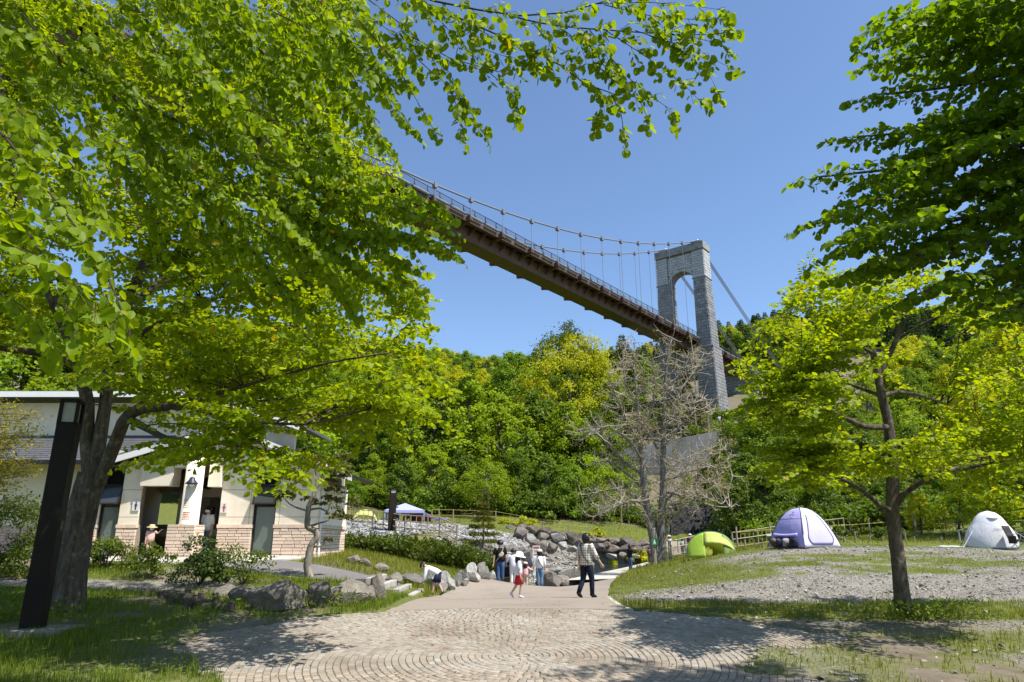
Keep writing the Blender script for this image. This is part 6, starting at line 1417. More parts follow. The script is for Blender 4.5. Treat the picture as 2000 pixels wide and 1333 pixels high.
SHS = [(1605,1062),(1628,1060),(1650,1061),(1672,1060),(1700,1061),(1725,1060),(1770,1062),(1786,1058),(1840,1062),(1455,1066),(1475,1066),(1490,1066)]
for i, (px, py) in enumerate(SHS):
    p = gp(px,py,33); mb = MB(); mb.tube([(0,0,-.1),(0,0,.28+.2*(i % 3 == 0))], .035, 6); o = tag(mb.build('short_stake', m_post), ORD[sorted(SHS).index((px,py))]+' short stake from left at the far edge of the field', 'stake', 'short stakes edging the field'); o.location = p

# ================================================================ text helper
def text_mesh(txt, size, m, extr=.0):
    c = bpy.data.curves.new('lettering', 'FONT'); c.body = txt; c.size = size; c.align_x = 'CENTER'; c.align_y = 'CENTER'; c.extrude = extr
    o = bpy.data.objects.new('tmp_text', c); COL.objects.link(o); dg = bpy.context.evaluated_depsgraph_get(); me = bpy.data.meshes.new_from_object(o.evaluated_get(dg)); bpy.data.objects.remove(o); me.materials.clear(); me.materials.append(m); me.name = 'lettering'; return me

# ================================================================ signs
p = gp(1279,1104,36.5); sg = empty('trail_sign', p, R(5), 'green walking sign on a grey post by the bare tree', 'sign')
mb = MB(); mb.tube([(0,0,-.2),(0,0,1.75)], .11, 9); mb.build('post', m_post, sg); mb = MB(); mb.tube([(0,0,1.75),(0,0,1.80)], .125, 9); mb.build('cap', m_galv, sg)
mb = MB(); mb.b2(-.15,.17,-.15,-.12,.95,1.30); bdn = mb.build('board', mat('sign_green', (.02,.16,.06), .5, .05, 4), sg)
mb = MB(); mb.add([(.02*math.cos(a)+.01,-.153,1.22+.02*math.sin(a)) for a in np.linspace(0,6.28,11)[:-1]], [tuple(range(10))]); mb.add([(x,-.153,z) for x,z in ((-.03,1.19),(.04,1.19),(.05,1.1),(.06,1.0),(.03,1.0),(.0,1.08),(-.04,1.0),(-.06,1.01),(-.03,1.1))], [tuple(range(9))]); mb.build('walking_figure', m_paper, bdn)
p = gp(1048,1132,31.5); sg = empty('warning_sign', p, R(-4), 'tall white notice board with red print by the stream', 'sign'); hb = at(1048,1066,31.5).z-p.z
mb = MB(); mb.b2(-.16,.16,-.012,.012,hb-1.25,hb); bdn = mb.build('board', m_paper, sg); mb = MB(); mb.tube([(-.13,.03,-.1),(-.13,.03,hb-.02)], .018, 6); mb.tube([(.13,.03,-.1),(.13,.03,hb-.02)], .018, 6); mb.build('legs', m_galv, sg)
for z0_, h_, w_ in ((hb-.13,.09,.26),(hb-.40,.05,.22),(hb-.5,.03,.18)): mb = MB(); mb.b2(-w_/2,w_/2,-.0165,-.0135,z0_,z0_+h_); mb.build('red_print', m_red, bdn)
for k in range(3): mb = MB(); mb.b2(-.11,.11,-.0165,-.0135,hb-.28+.04*k,hb-.27+.04*k); mb.build('print_line', m_ink, bdn)
p = gp(1307,1053,62); sg = empty('trail_marker', p, 0, 'dark marker post with orange and green label before the rock wall', 'sign'); hb = at(1307,1028,62).z-p.z+.1
mb = MB(); mb.b2(-.09,.09,-.09,.09,-.2,hb); mb.build('post', m_lampb, sg); mb = MB(); mb.b2(-.095,.095,-.105,-.092,hb-.2,hb-.02); mb.build('orange_label', mat('orange_print', (.55,.12,.04), .6, .05, 4), sg); mb = MB(); mb.b2(-.095,.095,-.105,-.092,hb-.42,hb-.23); mb.build('green_label', mat('green_print', (.03,.22,.10), .6, .05, 4), sg)
p = Vector((8.9,46.5,H(8.6,46.5))); sg = empty('slanted_sign', p, R(10), 'small white leaning notice at the edge of the walkway', 'sign'); mb = MB(); mb.tube([(0,0,-.1),(.1,0,.5)], .02, 5); mb.build('stake', m_post, sg); mb = MB(); mb.box((.08,-.03,.62), (.22,.02,.6), Matrix.Rotation(R(-14),3,'Y')); mb.build('board', m_paper, sg)

# ================================================================ tents
def tent_mat(name, c, rough=.6, tr=.35):
    m, nt, b = _nodes(name); b.inputs['Base Color'].default_value = (*c,1); b.inputs['Roughness'].default_value = rough; b.inputs['Specular IOR Level'].default_value = .3
    _bump(nt, b, _noise(nt, 4.5, 5, stretch=(1,1,.35)), .45, .06); t = nt.nodes.new('ShaderNodeBsdfTranslucent'); t.inputs['Color'].default_value = (*c,1); mx = nt.nodes.new('ShaderNodeMixShader'); mx.inputs[0].default_value = tr
    nt.links.new(b.outputs[0], mx.inputs[1]); nt.links.new(t.outputs[0], mx.inputs[2]); nt.links.new(mx.outputs[0], nt.nodes['Material Output'].inputs['Surface']); return m
m_pur = tent_mat('lilac_nylon_shaded', (.58,.53,.87)); m_pur2 = tent_mat('lilac_nylon_lit', (.80,.77,.92)); m_purm = tent_mat('lilac_mesh', (.66,.63,.86)); m_trim = mat('navy_trim', (.03,.025,.07), .6, .1, 5)  # one lilac nylon; sunlit and shaded panels are painted as two tones
def quad_grid(fn, nu=14, nv=14, th=None):
    V = [fn(i/nu, j/nv) for j in range(nv+1) for i in range(nu+1)]; F = [(j*(nu+1)+i, j*(nu+1)+i+1, (j+1)*(nu+1)+i+1, (j+1)*(nu+1)+i) for j in range(nv) for i in range(nu)]; mb = MB(); mb.add(V, F); return mb
def solid(o, t=.012): q = o.modifiers.new('cloth', 'SOLIDIFY'); q.thickness = t; return o
# purple pop-up tent: square base, four curved panels
p = gp(1570,1066,30); tz = p.z; tn = empty('purple_tent', (p.x,p.y,tz-.02), R(24), 'lilac pop-up tent with a rounded mesh door on the gravel field', 'tent')
HT, B0 = 1.62, 1.02
def prof(v): return B0*(1-v)**.8*.72 + B0*.28*math.sqrt(max(0,1-v**3.2))      # half width at height v
def side(k, shrink=1.0, off=0.0):
    def fn(u, v):
        w_ = prof(v)*shrink; x = (u*2-1)*w_; y = -prof(v) - .10*math.sin(math.pi*u)*math.sin(math.pi*min(1,v*1.05)) - off; a = k*math.pi/2; return Vector((x*math.cos(a)-y*math.sin(a), x*math.sin(a)+y*math.cos(a), HT*(1-(1-v)**1.25)))
    return fn
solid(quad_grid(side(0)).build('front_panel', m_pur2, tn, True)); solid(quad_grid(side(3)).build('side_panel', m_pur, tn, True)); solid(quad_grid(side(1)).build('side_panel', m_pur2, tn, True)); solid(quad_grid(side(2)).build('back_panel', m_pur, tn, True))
def door(u, v):      # rounded mesh door set a little proud of the front
    a = side(0); vv = .06+.66*v; hw = .5*(.80 - .20*v)*(1-.32*max(0,1-v*4)**2); return a(.5+(u-.5)*2*hw/1.0*1.0, vv) + Vector((0,-.012,0))
dr = solid(quad_grid(door).build('mesh_door', m_purm, tn, True), .006)
mb = MB(); rim = [door(0,v) for v in np.linspace(1,0,14)] + [door(u,0) for u in np.linspace(0,1,12)] + [door(1,v) for v in np.linspace(0,1,14)]; mb.tube([q+Vector((0,-.012,0)) for q in rim], .013, 5); mb.build('door_trim', m_trim, tn)
for k in range(4):
    mb = MB(); f = side(k); mb.tube([f(0,v) for v in np.linspace(0,1,16)], .016, 5); mb.build('pole_sleeve', m_trim, tn)
f = side(3)
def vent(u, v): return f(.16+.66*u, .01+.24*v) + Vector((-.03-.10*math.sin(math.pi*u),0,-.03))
vn = solid(quad_grid(vent,10,6).build('rolled_window', mat('shaded_tent_inside', (.05,.04,.12), .8, .2, 4), tn, True));  # dark sheet paints the shade inside the open window
def flap(u, v): return f(.10+.78*u, .22+.07*v) + Vector((-.06-.05*math.sin(math.pi*v),0,-.04*math.sin(math.pi*u)))
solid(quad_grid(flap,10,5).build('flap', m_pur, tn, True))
mb = MB(); c_ = f(.62,.80); 
mb.box((0,0,0),(.10,.004,.10)); lg = mb.build('logo', m_trim, tn); lg.location = c_+Vector((-.05,0,0)); lg.rotation_euler = (R(-28),0,R(-90)); lg.scale = (.5,1,.7)
mb = MB(); mb.box((0,0,0),(.28,.004,.022)); lg = mb.build('print_line', m_trim, tn); lg.location = f(.62,.72)+Vector((-.05,0,0)); lg.rotation_euler = (R(-28),0,R(-90))
def guys(root, pts):
    for a, b in pts:
        mb = MB(); mb.tube([a, b], .006, 4); mb.build('guy_rope', m_paper, root); mb = MB(); mb.tube([Vector(b)+Vector((0,0,-.05)), Vector(b)+Vector((0,0,.07))], .012, 5); mb.build('peg', m_galv, root)
guys(tn, [((-.9,-.9,.5),(-1.5,-1.5,.02)),((.9,-.9,.5),(1.5,-1.5,.02)),((.9,.9,.5),(1.5,1.5,.05))])
for k in range(4): mb = MB(); f_ = side(k); mb.tube([f_(u,.62)+Vector((0,0,0)) for u in np.linspace(0,1,12)], .006, 4); mb.build('seam', m_trim, tn)
# bags at the side window
for i, (dx, dy, c) in enumerate([(-1.12,-.55,(.02,.02,.03)),(-1.14,-.2,(.30,.26,.28)),(-1.1,.2,(.03,.04,.07)),(-1.13,.5,(.14,.09,.07))]):
    me = rock_mesh(300+i, mat('bag_cloth', c, .9, .2, 5), 3, 1, .8, 1, 5, 'bag', .02); o = link('camping_bag', me); a = R(24); o.location = (p.x+dx*math.cos(a)-dy*math.sin(a), p.y+dx*math.sin(a)+dy*math.cos(a), tz+.16); o.scale = (.36,.36,.36)
    tag(o, ['black bag at the near corner of the purple tent','pale grey bag beside the purple tent','dark blue bag beside the purple tent','brown bag at the far corner of the purple tent'][i], 'bag')
# white pop-up tent: teardrop panel
m_wt = tent_mat('white_nylon', (.74,.74,.76), .55, .25)
p = gp(1938,1069,30); tn = empty('white_tent', (p.x,p.y,p.z-.02), R(-8), 'white pop-up tent with small lettering and a top vent', 'tent'); WW, HH = 1.06, 1.52
def egg(t): return math.sqrt(max(0, 1-(2*t-1)**2))
def wpanel(sgn):
    def fn(u, v):
        z = HH*v; hw = WW*math.sqrt(max(0,1-v**2.0))*(.86+.14*math.sin(math.pi*min(1,v*1.25+.18))); x = (2*u-1)*hw; bulge = (.66*math.sqrt(max(0,1-v**1.6))+.03)*max(0,math.cos((2*u-1)*math.pi/2))**.6*(1-.1*v); return Vector((x+.06*v, -sgn*bulge, z))
    return fn
wf = wpanel(1); solid(quad_grid(wf,22,20).build('front_panel', m_wt, tn, True)); solid(quad_grid(wpanel(-1),22,20).build('back_panel', m_wt, tn, True))
def hood(u, v): q = wf(.26+.5*u, .80+.10*v); q.y -= .11*math.sin(math.pi*u)*(1-v); q.z -= .0; return q
solid(quad_grid(hood,12,6).build('vent_hood', m_wt, tn, True))
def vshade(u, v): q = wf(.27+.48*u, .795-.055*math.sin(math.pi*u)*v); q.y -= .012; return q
solid(quad_grid(vshade,12,4).build('vent_shade', mat('grey_vent_shade', (.42,.43,.45), .8, .1, 6), tn, True), .004)  # grey crescent paints the shade below the vent hood
mb = MB(); mb.tube([wf(0,v)+Vector((-.005,0,0)) for v in np.linspace(0,1,20)]+[wf(1,v)+Vector((.005,0,0)) for v in np.linspace(1,0,20)], .016, 5); mb.build('hoop', mat('grey_hoop', (.35,.35,.36), .6, .1, 5), tn)
me = text_mesh('LOWYA', .105, mat('grey_letters', (.10,.10,.11), .6, .05, 4)); o = link('lettering', me, tn); q = wf(.52,.50); o.location = q+Vector((0,-.035,0)); o.rotation_euler = (R(90-12),0,0)
guys(tn, [((-.8,-.3,.7),(-1.6,-1.0,.02)),((.8,-.3,.7),(1.3,-1.1,.02))])
mb = MB(); mb.tube([wf(.5,v)+Vector((0,-.004,0)) for v in np.linspace(.02,.74,14)], .006, 4); mb.build('seam', mat('grey_seam', (.5,.5,.52), .7, .1, 5), tn)
# door flap of the white tent laid on the grass
mb = quad_grid(lambda u, v: Vector((-2.15+1.1*u, -.1+.75*v, .05+.03*math.sin(6*u)*math.sin(5*v))), 10, 6); solid(mb.build('ground_flap', m_wt, tn, True), .03)
mb = MB(); mb.tube([(-1.1,.25,0),(-1.1,.25,.72)], .03, 6); mb.tube([(-1.1,.25,.72),(-.95,.1,.78)], .025, 6); mb.build('side_pole', m_galv, tn)
# folding chair by the white tent
p = gp(1990,1074,28.8); ch = empty('folding_chair', p, R(30), 'dark folding camp chair at the right edge beside the white tent', 'chair'); m_chair = mat('dark_canvas', (.035,.026,.022), .85, .2, 5)
for s_ in (-1,1):
    mb = MB(); mb.tube([(s_*.27,-.25,0),(s_*.27,.2,.42)], .013, 6); mb.build('leg', m_galv, ch); mb = MB(); mb.tube([(s_*.27,.25,0),(s_*.27,-.25,.42),(s_*.27,-.28,.62),(s_*.27,.2,.62)], .013, 6); mb.build('leg', m_galv, ch); mb = MB(); mb.tube([(s_*.27,.18,.40),(s_*.27,.36,.95)], .013, 6); mb.build('back_post', m_galv, ch)
solid(quad_grid(lambda u,v: Vector(((u-.5)*.54,-.24+.44*v,.42-.05*math.sin(math.pi*u)-.03*v)),6,6).build('seat', m_chair, ch, True), .02); solid(quad_grid(lambda u,v: Vector(((u-.5)*.54,.18+.17*v,.42+.52*v)),6,6).build('backrest', m_chair, ch, True), .02)
mb = MB(); mb.box((-.36,0,.40),(.06,.3,.3)); mb.build('side_bag', m_chair, ch, bevel=.02)
# lime dome tent
m_lime = tent_mat('lime_nylon', (.42,.60,.07)); m_lime2 = tent_mat('yellow_lime_nylon', (.72,.76,.22))
p = gp(1388,1090,33.5); tn = empty('lime_tent', (p.x,p.y,p.z-.05), R(-10), 'lime green dome sunshade half hidden by the grassy mound', 'tent'); LW, LH = 1.12, 1.16
def dome(u, v, cut=0):
    a = math.pi*u; z = LH*math.sin(a)**.8; x = -LW*math.cos(a); dep = 1.0*math.sin(a)**.5; return Vector((x*(1-.25*v), -.35+dep*1.1*v, z*math.sqrt(max(0,1-v**2.2))))
solid(quad_grid(lambda u,v: dome(.0+.42*u, v), 12, 10).build('left_panel', m_lime, tn, True)); solid(quad_grid(lambda u,v: dome(.42+.58*u, .0+1.0*v), 12, 10).build('right_panel', m_lime2, tn, True))
solid(quad_grid(lambda u,v: Vector(dome(.02+.40*u, 0))*1.0 + Vector((0,-.03-.42*v*math.sin(math.pi*(.02+.40*u)), -.99*v*dome(.02+.40*u,0).z)), 12, 8).build('front_wing', m_lime, tn, True)); solid(quad_grid(lambda u,v: Vector(dome(.42+.56*u,0)) + Vector((0,-.03-.25*v*math.sin(math.pi*(.42+.56*u)),-.45*v*dome(.42+.56*u,0).z)), 12, 6).build('front_hood', m_lime2, tn, True)); solid(quad_grid(lambda u,v: Vector(dome(.66+.32*u,0))*1.0 + Vector((0,-.05-.35*v*math.sin(math.pi*(.66+.32*u)),-.99*v*dome(.66+.32*u,0).z)), 10, 6).build('side_wing', tent_mat('olive_mesh', (.26,.36,.10)), tn, True))
mb = MB(); mb.tube([dome(u,0)+Vector((0,-.03,0)) for u in np.linspace(0,1,24)], .016, 5); mb.build('pole', mat('teal_pole', (.05,.20,.12), .5, .1, 4), tn)
# far canopy, small dome tent
m_cv = tent_mat('pale_blue_canopy', (.50,.53,.78)); p0 = gp(790,1018,57); cn = empty('canopy_tent', p0, R(8), 'pale blue square canopy tent by the wood edge', 'canopy'); zt = at(790,998,57).z-p0.z; zp = at(790,983,57).z-p0.z; hw = 1.55
mb = MB(); c4 = [(-hw,-hw,zt),(hw,-hw,zt),(hw,hw,zt),(-hw,hw,zt)]; mb.add(c4+[(0,0,zp)], [(0,1,4),(1,2,4),(2,3,4),(3,0,4)]); solid(mb.build('roof', m_cv, cn), .03)
mb = MB()
for k in range(4): a, b = Vector(c4[k]), Vector(c4[(k+1)%4]); mb.add([a,b,b-Vector((0,0,.22)),a-Vector((0,0,.22))], [(0,1,2,3)])
solid(mb.build('valance', m_cv, cn), .02)
for q in c4: mb = MB(); mb.tube([(q[0],q[1],-.1),q], .03, 6); mb.build('leg', m_galv, cn); mb = MB(); mb.bar((q[0]*.98,q[1]*.98,zt-.1),(q[0]*.97,q[1]*.97,zt-.75),.12,.02); mb.build('corner_cloth', m_cv, cn)
solid(quad_grid(lambda u,v: Vector((hw+1.9*u,-1.3+2.6*v,zt-.28-.42*u-.22*math.sin(math.pi*u)+.12*(2*v-1)**2)),10,8).build('awning', m_cv, cn, True), .02)
for y_ in (-1.3,1.3): mb = MB(); mb.tube([(hw+1.0,y_,0),(hw+1.9,y_,zt-.62)], .02, 5); mb.tube([(hw+1.9,y_,zt-.62),(hw+2.7,y_,0)], .008, 4); mb.build('guy_pole', m_galv, cn)
mb = MB(); p = gp(822,1018,57.5); mb.b2(-.9,.9,-.4,.4,.62,.68); mb.b2(-.85,.85,-.38,-.36,.1,.62); o = mb.build('camp_table', mat('orange_cloth', (.30,.08,.03), .8, .2, 6)); o.location = p; tag(o, 'low table with rust-orange cloth under the canopy awning', 'table')
p = gp(712,1021,52); tn = empty('dome_tent', p, R(10), 'small yellow-green dome tent behind the bamboo fence', 'tent')
solid(quad_grid(lambda u,v: Vector((-.95*math.cos(math.pi*u), -.8+1.6*v, 1.0*math.sin(math.pi*u)*math.sin(math.pi*(.1+.8*v))**.5)), 14, 8).build('dome', m_lime2, tn, True)); mb = MB(); mb.tube([Vector((-.96*math.cos(math.pi*u), -.8+.35, 1.0*math.sin(math.pi*u))) for u in np.linspace(0,1,16)], .03, 5); mb.build('pole', m_trim, tn)
# ================================================================ people
def skin_mat(): 
    m = mat('skin', (.50,.315,.215), .55, .06, 8, spec=.35); return m
m_skin = skin_mat(); m_hair = mat('black_hair', (.012,.010,.009), .45, .3, 30, .3, .01, .4)
_mc = {}
def cloth(c, rough=.85):
    k = tuple(c)
    if k not in _mc: _mc[k] = mat('cloth', c, rough, .12, 14, .5, .012, .15)
    return _mc[k]
def plaid_mat():
    m, nt, b = _nodes('plaid_cotton'); tc = nt.nodes.new('ShaderNodeTexCoord'); c = (.66,.62,.56)
    sep = nt.nodes.new('ShaderNodeSeparateXYZ'); nt.links.new(tc.outputs['Object'], sep.inputs[0]); cur = None
    for ax in ('X', 'Z'):
        w_ = nt.nodes.new('ShaderNodeMath'); w_.operation = 'SINE'; k = nt.nodes.new('ShaderNodeMath'); k.operation = 'MULTIPLY'; k.inputs[1].default_value = 105; nt.links.new(sep.outputs[ax], k.inputs[0]); nt.links.new(k.outputs[0], w_.inputs[0])
        r_ = _ramp(nt, w_.outputs[0], [(.35,(1,1,1)),(.75,(.50,.47,.45))]); cur = r_ if cur is None else _mixc(nt, 1.0, cur, r_, 'MULTIPLY')
    col_ = _mixc(nt, 1.0, cur, c, 'MULTIPLY'); nt.links.new(col_, b.inputs['Base Color']); b.inputs['Roughness'].default_value = .9; return m
J0 = dict(pelvis=(0,0,.53), waist=(0,0,.60), chest=(0,0,.735), neck=(0,.002,.835), head=(0,.014,.925),
          shL=(-.105,0,.80), elL=(-.135,-.005,.63), wrL=(-.14,.03,.49), shR=(.105,0,.80), elR=(.135,-.005,.63), wrR=(.14,.03,.49),
          hipL=(-.05,0,.505), knL=(-.053,.012,.285), anL=(-.055,-.012,.05), hipR=(.05,0,.505), knR=(.053,.012,.285), anR=(.055,-.012,.05))
def ell(c, x, y, rx, ry, n=14): return [c + x*(rx*math.cos(2*math.pi*k/n)) + y*(ry*math.sin(2*math.pi*k/n)) for k in range(n)]
def loft(mb, pts, rx, ry, right=Vector((1,0,0)), n=14):
    rr = []
    for i, p in enumerate(pts):
        t = (pts[min(i+1,len(pts)-1)]-pts[max(i-1,0)]).normalized(); x = (right - t*right.dot(t)).normalized(); rr.append(ell(p, x, t.cross(x), rx[i], ry[i], n))
    mb.rings(rr)
def person(loc, rzv, h, label, pose=None, top=(.6,.6,.6), bottom=(.1,.1,.2), shoes=(.6,.6,.6), sleeve=.55, hem=0.0, leg=1.0, hair='short', hat=None, hatc=(.7,.7,.7), top_m=None, wide=1.0, extras=None, mask=False, head_turn=0.0, group=None, dress=None):
    J = {k: Vector(v) for k, v in J0.items()}
    for k, v in (pose or {}).items(): J[k] = Vector(v)
    J = {k: v*h for k, v in J.items()}; r = empty('person', loc, rzv, label, 'person', group); child = h < 1.25; hk = 1.22 if child else 1.0
    # continuous body
    for s_ in 'LR':
        d = (J['wr'+s_]-J['el'+s_]).normalized(); J['ha'+s_] = J['wr'+s_] + d*.045*h
        J.setdefault('to'+s_, None)
        if J['to'+s_] is None: J['to'+s_] = J['an'+s_] + Vector((0,.075*h,-.03*h))
        else: J['to'+s_] = Vector(pose['to'+s_])*h if pose and 'to'+s_ in pose else J['to'+s_]
    order = ['pelvis','waist','chest','neck','head','shL','elL','wrL','haL','shR','elR','wrR','haR','hipL','knL','anL','toL','hipR','knR','anR','toR']; ix = {k: i for i, k in enumerate(order)}
    E = [('pelvis','waist'),('waist','chest'),('chest','neck'),('neck','head')]
    for s_ in 'LR': E += [('chest','sh'+s_),('sh'+s_,'el'+s_),('el'+s_,'wr'+s_),('wr'+s_,'ha'+s_),('pelvis','hip'+s_),('hip'+s_,'kn'+s_),('kn'+s_,'an'+s_),('an'+s_,'to'+s_)]
    RR = dict(pelvis=(.075,.055),waist=(.066,.048),chest=(.080,.052),neck=(.030,.030),head=(.058*hk,.066*hk)); 
    for s_ in 'LR': RR.update({'sh'+s_:(.034,.034),'el'+s_:(.024,.024),'wr'+s_:(.016,.018),'ha'+s_:(.012,.02),'hip'+s_:(.050,.05),'kn'+s_:(.034,.035),'an'+s_:(.021,.024),'to'+s_:(.022,.014)})
    me = bpy.data.meshes.new('body'); me.from_pydata([J[k] for k in order], [(ix[a],ix[b]) for a, b in E], []); me.materials.append(m_skin)
    bo_ = link('body', me, r); sk = bo_.modifiers.new('skin', 'SKIN'); sk.use_smooth_shade = True
    lay = me.skin_vertices[0].data
    for k in order: lay[ix[k]].radius = (RR[k][0]*h, RR[k][1]*h); lay[ix[k]].use_root = (k == 'pelvis')
    ss = bo_.modifiers.new('sub', 'SUBSURF'); ss.levels = 1; ss.render_levels = 2
    # hands: palm and five fingers
    for s_ in 'LR':
        mb = MB(); d = (J['ha'+s_]-J['wr'+s_]).normalized(); x = d.orthogonal().normalized(); y = d.cross(x); w0 = J['ha'+s_]-d*.02*h
        loft(mb, [w0, w0+d*.022*h, w0+d*.045*h], [.016*h,.022*h,.02*h], [.009*h,.010*h,.008*h], x, 8)
        for f_ in range(4):
            o_ = x*(.016-.0107*f_)*h; L = (.038,.044,.041,.032)[f_]*h; b0 = w0+d*.04*h+o_; mb.tube([b0, b0+d*L*.5+y*L*.12, b0+d*L*.9+y*L*.45], [.0055*h,.0052*h,.004*h], 6)
        b0 = w0+d*.01*h+x*.018*h; mb.tube([b0, b0+x*.014*h+d*.016*h, b0+x*.016*h+d*.036*h+y*.008*h], [.007*h,.0062*h,.0045*h], 6); mb.build('hand', m_skin, r, smooth=True)
    Y_ = Vector((0,1,0))
    # trousers
    mb = MB(); up = (J['waist']-J['pelvis']).normalized()
    loft(mb, [J['pelvis']-up*.055*h, J['pelvis'], J['waist']], [.088*h*wide,.094*h*wide,.080*h], [.066*h,.070*h,.060*h])
    for s_ in 'LR':
        a, k, n_ = J['hip'+s_], J['kn'+s_], J['an'+s_]; P = [a+Vector((0,0,.02*h)), a.lerp(k,.5), k, k.lerp(n_,.5), n_]; rad = [.060*h,.055*h,.045*h,.040*h,.034*h]
        if leg < 1: cut = leg*2; P = [a+Vector((0,0,.02*h)), a.lerp(k,.5*min(1,cut)), a.lerp(k,min(1,cut))]; rad = [.064*h,.062*h,.060*h]
        mb.tube(P, rad, 10)
    mb.build('trousers', cloth(bottom), r, smooth=True)
    # top: loose torso and sleeves
    mb = MB(); hp = J['pelvis']+(J['pelvis']-J['waist'])*hem
    loft(mb, [hp, J['waist'], J['waist'].lerp(J['chest'],.55), J['chest'], J['chest'].lerp(J['neck'],.55), J['chest'].lerp(J['neck'],.92)], [.108*h*wide,.104*h*wide,.108*h*wide,.118*h,.098*h,.042*h], [.082*h*wide,.078*h*wide,.076*h,.074*h,.060*h,.042*h])
    for s_ in 'LR':
        a, e, w_ = J['sh'+s_], J['el'+s_], J['wr'+s_]; P = [a, a.lerp(e,.5), e] + ([e.lerp(w_,.5), w_] if sleeve >= 1 else [e.lerp(w_,.45)] if sleeve > .7 else []); 
        if sleeve <= .5: P = [a, a.lerp(e,.4), a.lerp(e,.75)]
        mb.tube([a.lerp(J['chest'],.35)]+P, [.040*h]+list(np.linspace(.048*h,.036*h,len(P))), 10)
    tp = mb.build('top', top_m or cloth(top), r, smooth=True)
    # shoes
    for s_ in 'LR':
        a, t = J['an'+s_], J['to'+s_]; d = (t-a); d.normalize(); mb = MB(); loft(mb, [a-d*.025*h+Vector((0,0,-.005*h)), a+d*.02*h-Vector((0,0,.012*h)), a.lerp(t,.65)-Vector((0,0,.006*h)), t+d*.022*h], [.026*h,.031*h,.034*h,.018*h], [.030*h,.034*h,.024*h,.014*h], Vector((1,0,0)), 10); mb.build('shoe', cloth(shoes), r, smooth=True)
    # head details, rotated with the head
    hc = J['head']; hr = .066*h*hk; nk = (J['head']-J['neck']).normalized(); q = Vector((0,0,1)).rotation_difference(nk) @ Quaternion((0,0,1), head_turn); 
    def hp_(x, y, z): return hc + q @ (Vector((x,y,z))*hr)
    mb = MB(); mb.add([hp_(-.14,.98,-.05),hp_(.14,.98,-.05),hp_(0,1.22,-.22),hp_(0,.99,.25)], [(0,1,2),(0,2,3),(1,3,2)])
    for s_ in (-1,1): mb.tube([hp_(s_*.92,-.05,.22),hp_(s_*1.06,-.10,.05),hp_(s_*.94,-.02,-.25)], [.10*hr,.16*hr,.08*hr], 6)
    mb.build('nose_and_ears', m_skin, r, smooth=True); mb = MB()
    for s_ in (-1,1): mb.tube([hp_(s_*.24,.97,.06),hp_(s_*.46,.90,.06)], .07*hr, 6)
    mb.build('eyes', m_hair, r); mb = MB(); mb.tube([hp_(-.25,.92,-.52),hp_(0,1.0,-.55),hp_(.25,.92,-.52)], .05*hr, 5); mb.build('mouth', cloth((.35,.12,.10)), r)
    if mask: solid(quad_grid(lambda u,v: hp_(math.sin((u-.5)*2.0)*.98, math.cos((u-.5)*2.0)*1.05+.12*math.sin(math.pi*v), -.78+.72*v),8,5).build('face_mask', m_paper, r, True), .004)
    bm = bmesh.new(); bmesh.ops.create_icosphere(bm, subdivisions=3, radius=1.0); dl = []
    for v in bm.verts:
        c = v.co
        if c.y > .30 and c.z < .42: dl.append(v)
        elif hair == 'short' and c.z < -.55: dl.append(v)
    bmesh.ops.delete(bm, geom=dl, context='VERTS')
    for v in bm.verts:
        c = v.co; k = 1.13+.03*math.sin(9*c.x+5*c.z)+.03*math.sin(11*c.y+3*c.z); z = c.z*k
        if hair != 'short' and c.z < 0: z *= (1.5 if hair == 'bob' else 2.6) if c.y < .25 else 1.2
        v.co = hp_(c.x*k, c.y*k*1.04, z)
    me = bpy.data.meshes.new('hair'); bm.to_mesh(me); bm.free(); me.materials.append(m_hair); me.polygons.foreach_set('use_smooth', [True]*len(me.polygons)); solid(link('hair', me, r), .01*h)
    if hat:
        mb = MB(); n = 22
        if hat == 'bucket': prof = [(2.05,-.18),(1.9,-.02),(1.25,.28),(1.16,.75),(.95,1.22),(.4,1.36),(.02,1.38)]
        elif hat == 'straw': prof = [(2.1,.12),(2.0,.2),(1.2,.34),(1.14,.8),(.9,1.18),(.3,1.28),(.02,1.28)]
        else: prof = [(1.2,.12),(1.2,.5),(1.05,.95),(.7,1.22),(.02,1.32)]
        mb.rings([[hp_(r_*math.cos(2*math.pi*k/n)*(1+.03*math.sin(3*k)), r_*math.sin(2*math.pi*k/n), z_) for k in range(n)] for r_, z_ in prof], cap=False); ho = mb.build('hat', cloth(hatc), r, smooth=True); solid(ho, .01*h)
        if hat == 'cap': solid(quad_grid(lambda u,v: hp_(math.sin((u-.5)*2)*1.1, 1.0+ .75*v*math.cos((u-.5)*2), .22-.12*v),8,4).build('visor', cloth(hatc), r, True), .01*h)
    if extras: extras(r, J, h)
    return r
def strap(c, a='L', pts=None):
    def fn(r, J, h):
        mb = MB(); s1 = J['shL' if a == 'L' else 'shR']*.6+J['neck']*.4; s2 = J['hipR' if a == 'L' else 'hipL']; up = Vector((0,-.078*h,0)); mb.tube([s1+Vector((0,0,.02*h)), s1+up*.9, (s1+s2)/2+up*1.12, s2+Vector((.045*h if a == 'L' else -.045*h,-.06*h,.03*h))], .0085*h, 6); mb.build('bag_strap', cloth(c), r)
    return fn
def at_ground(px, Y, z=None): p = at(px, 1100, Y); p.z = H(p.x, Y) if z is None else z; return p
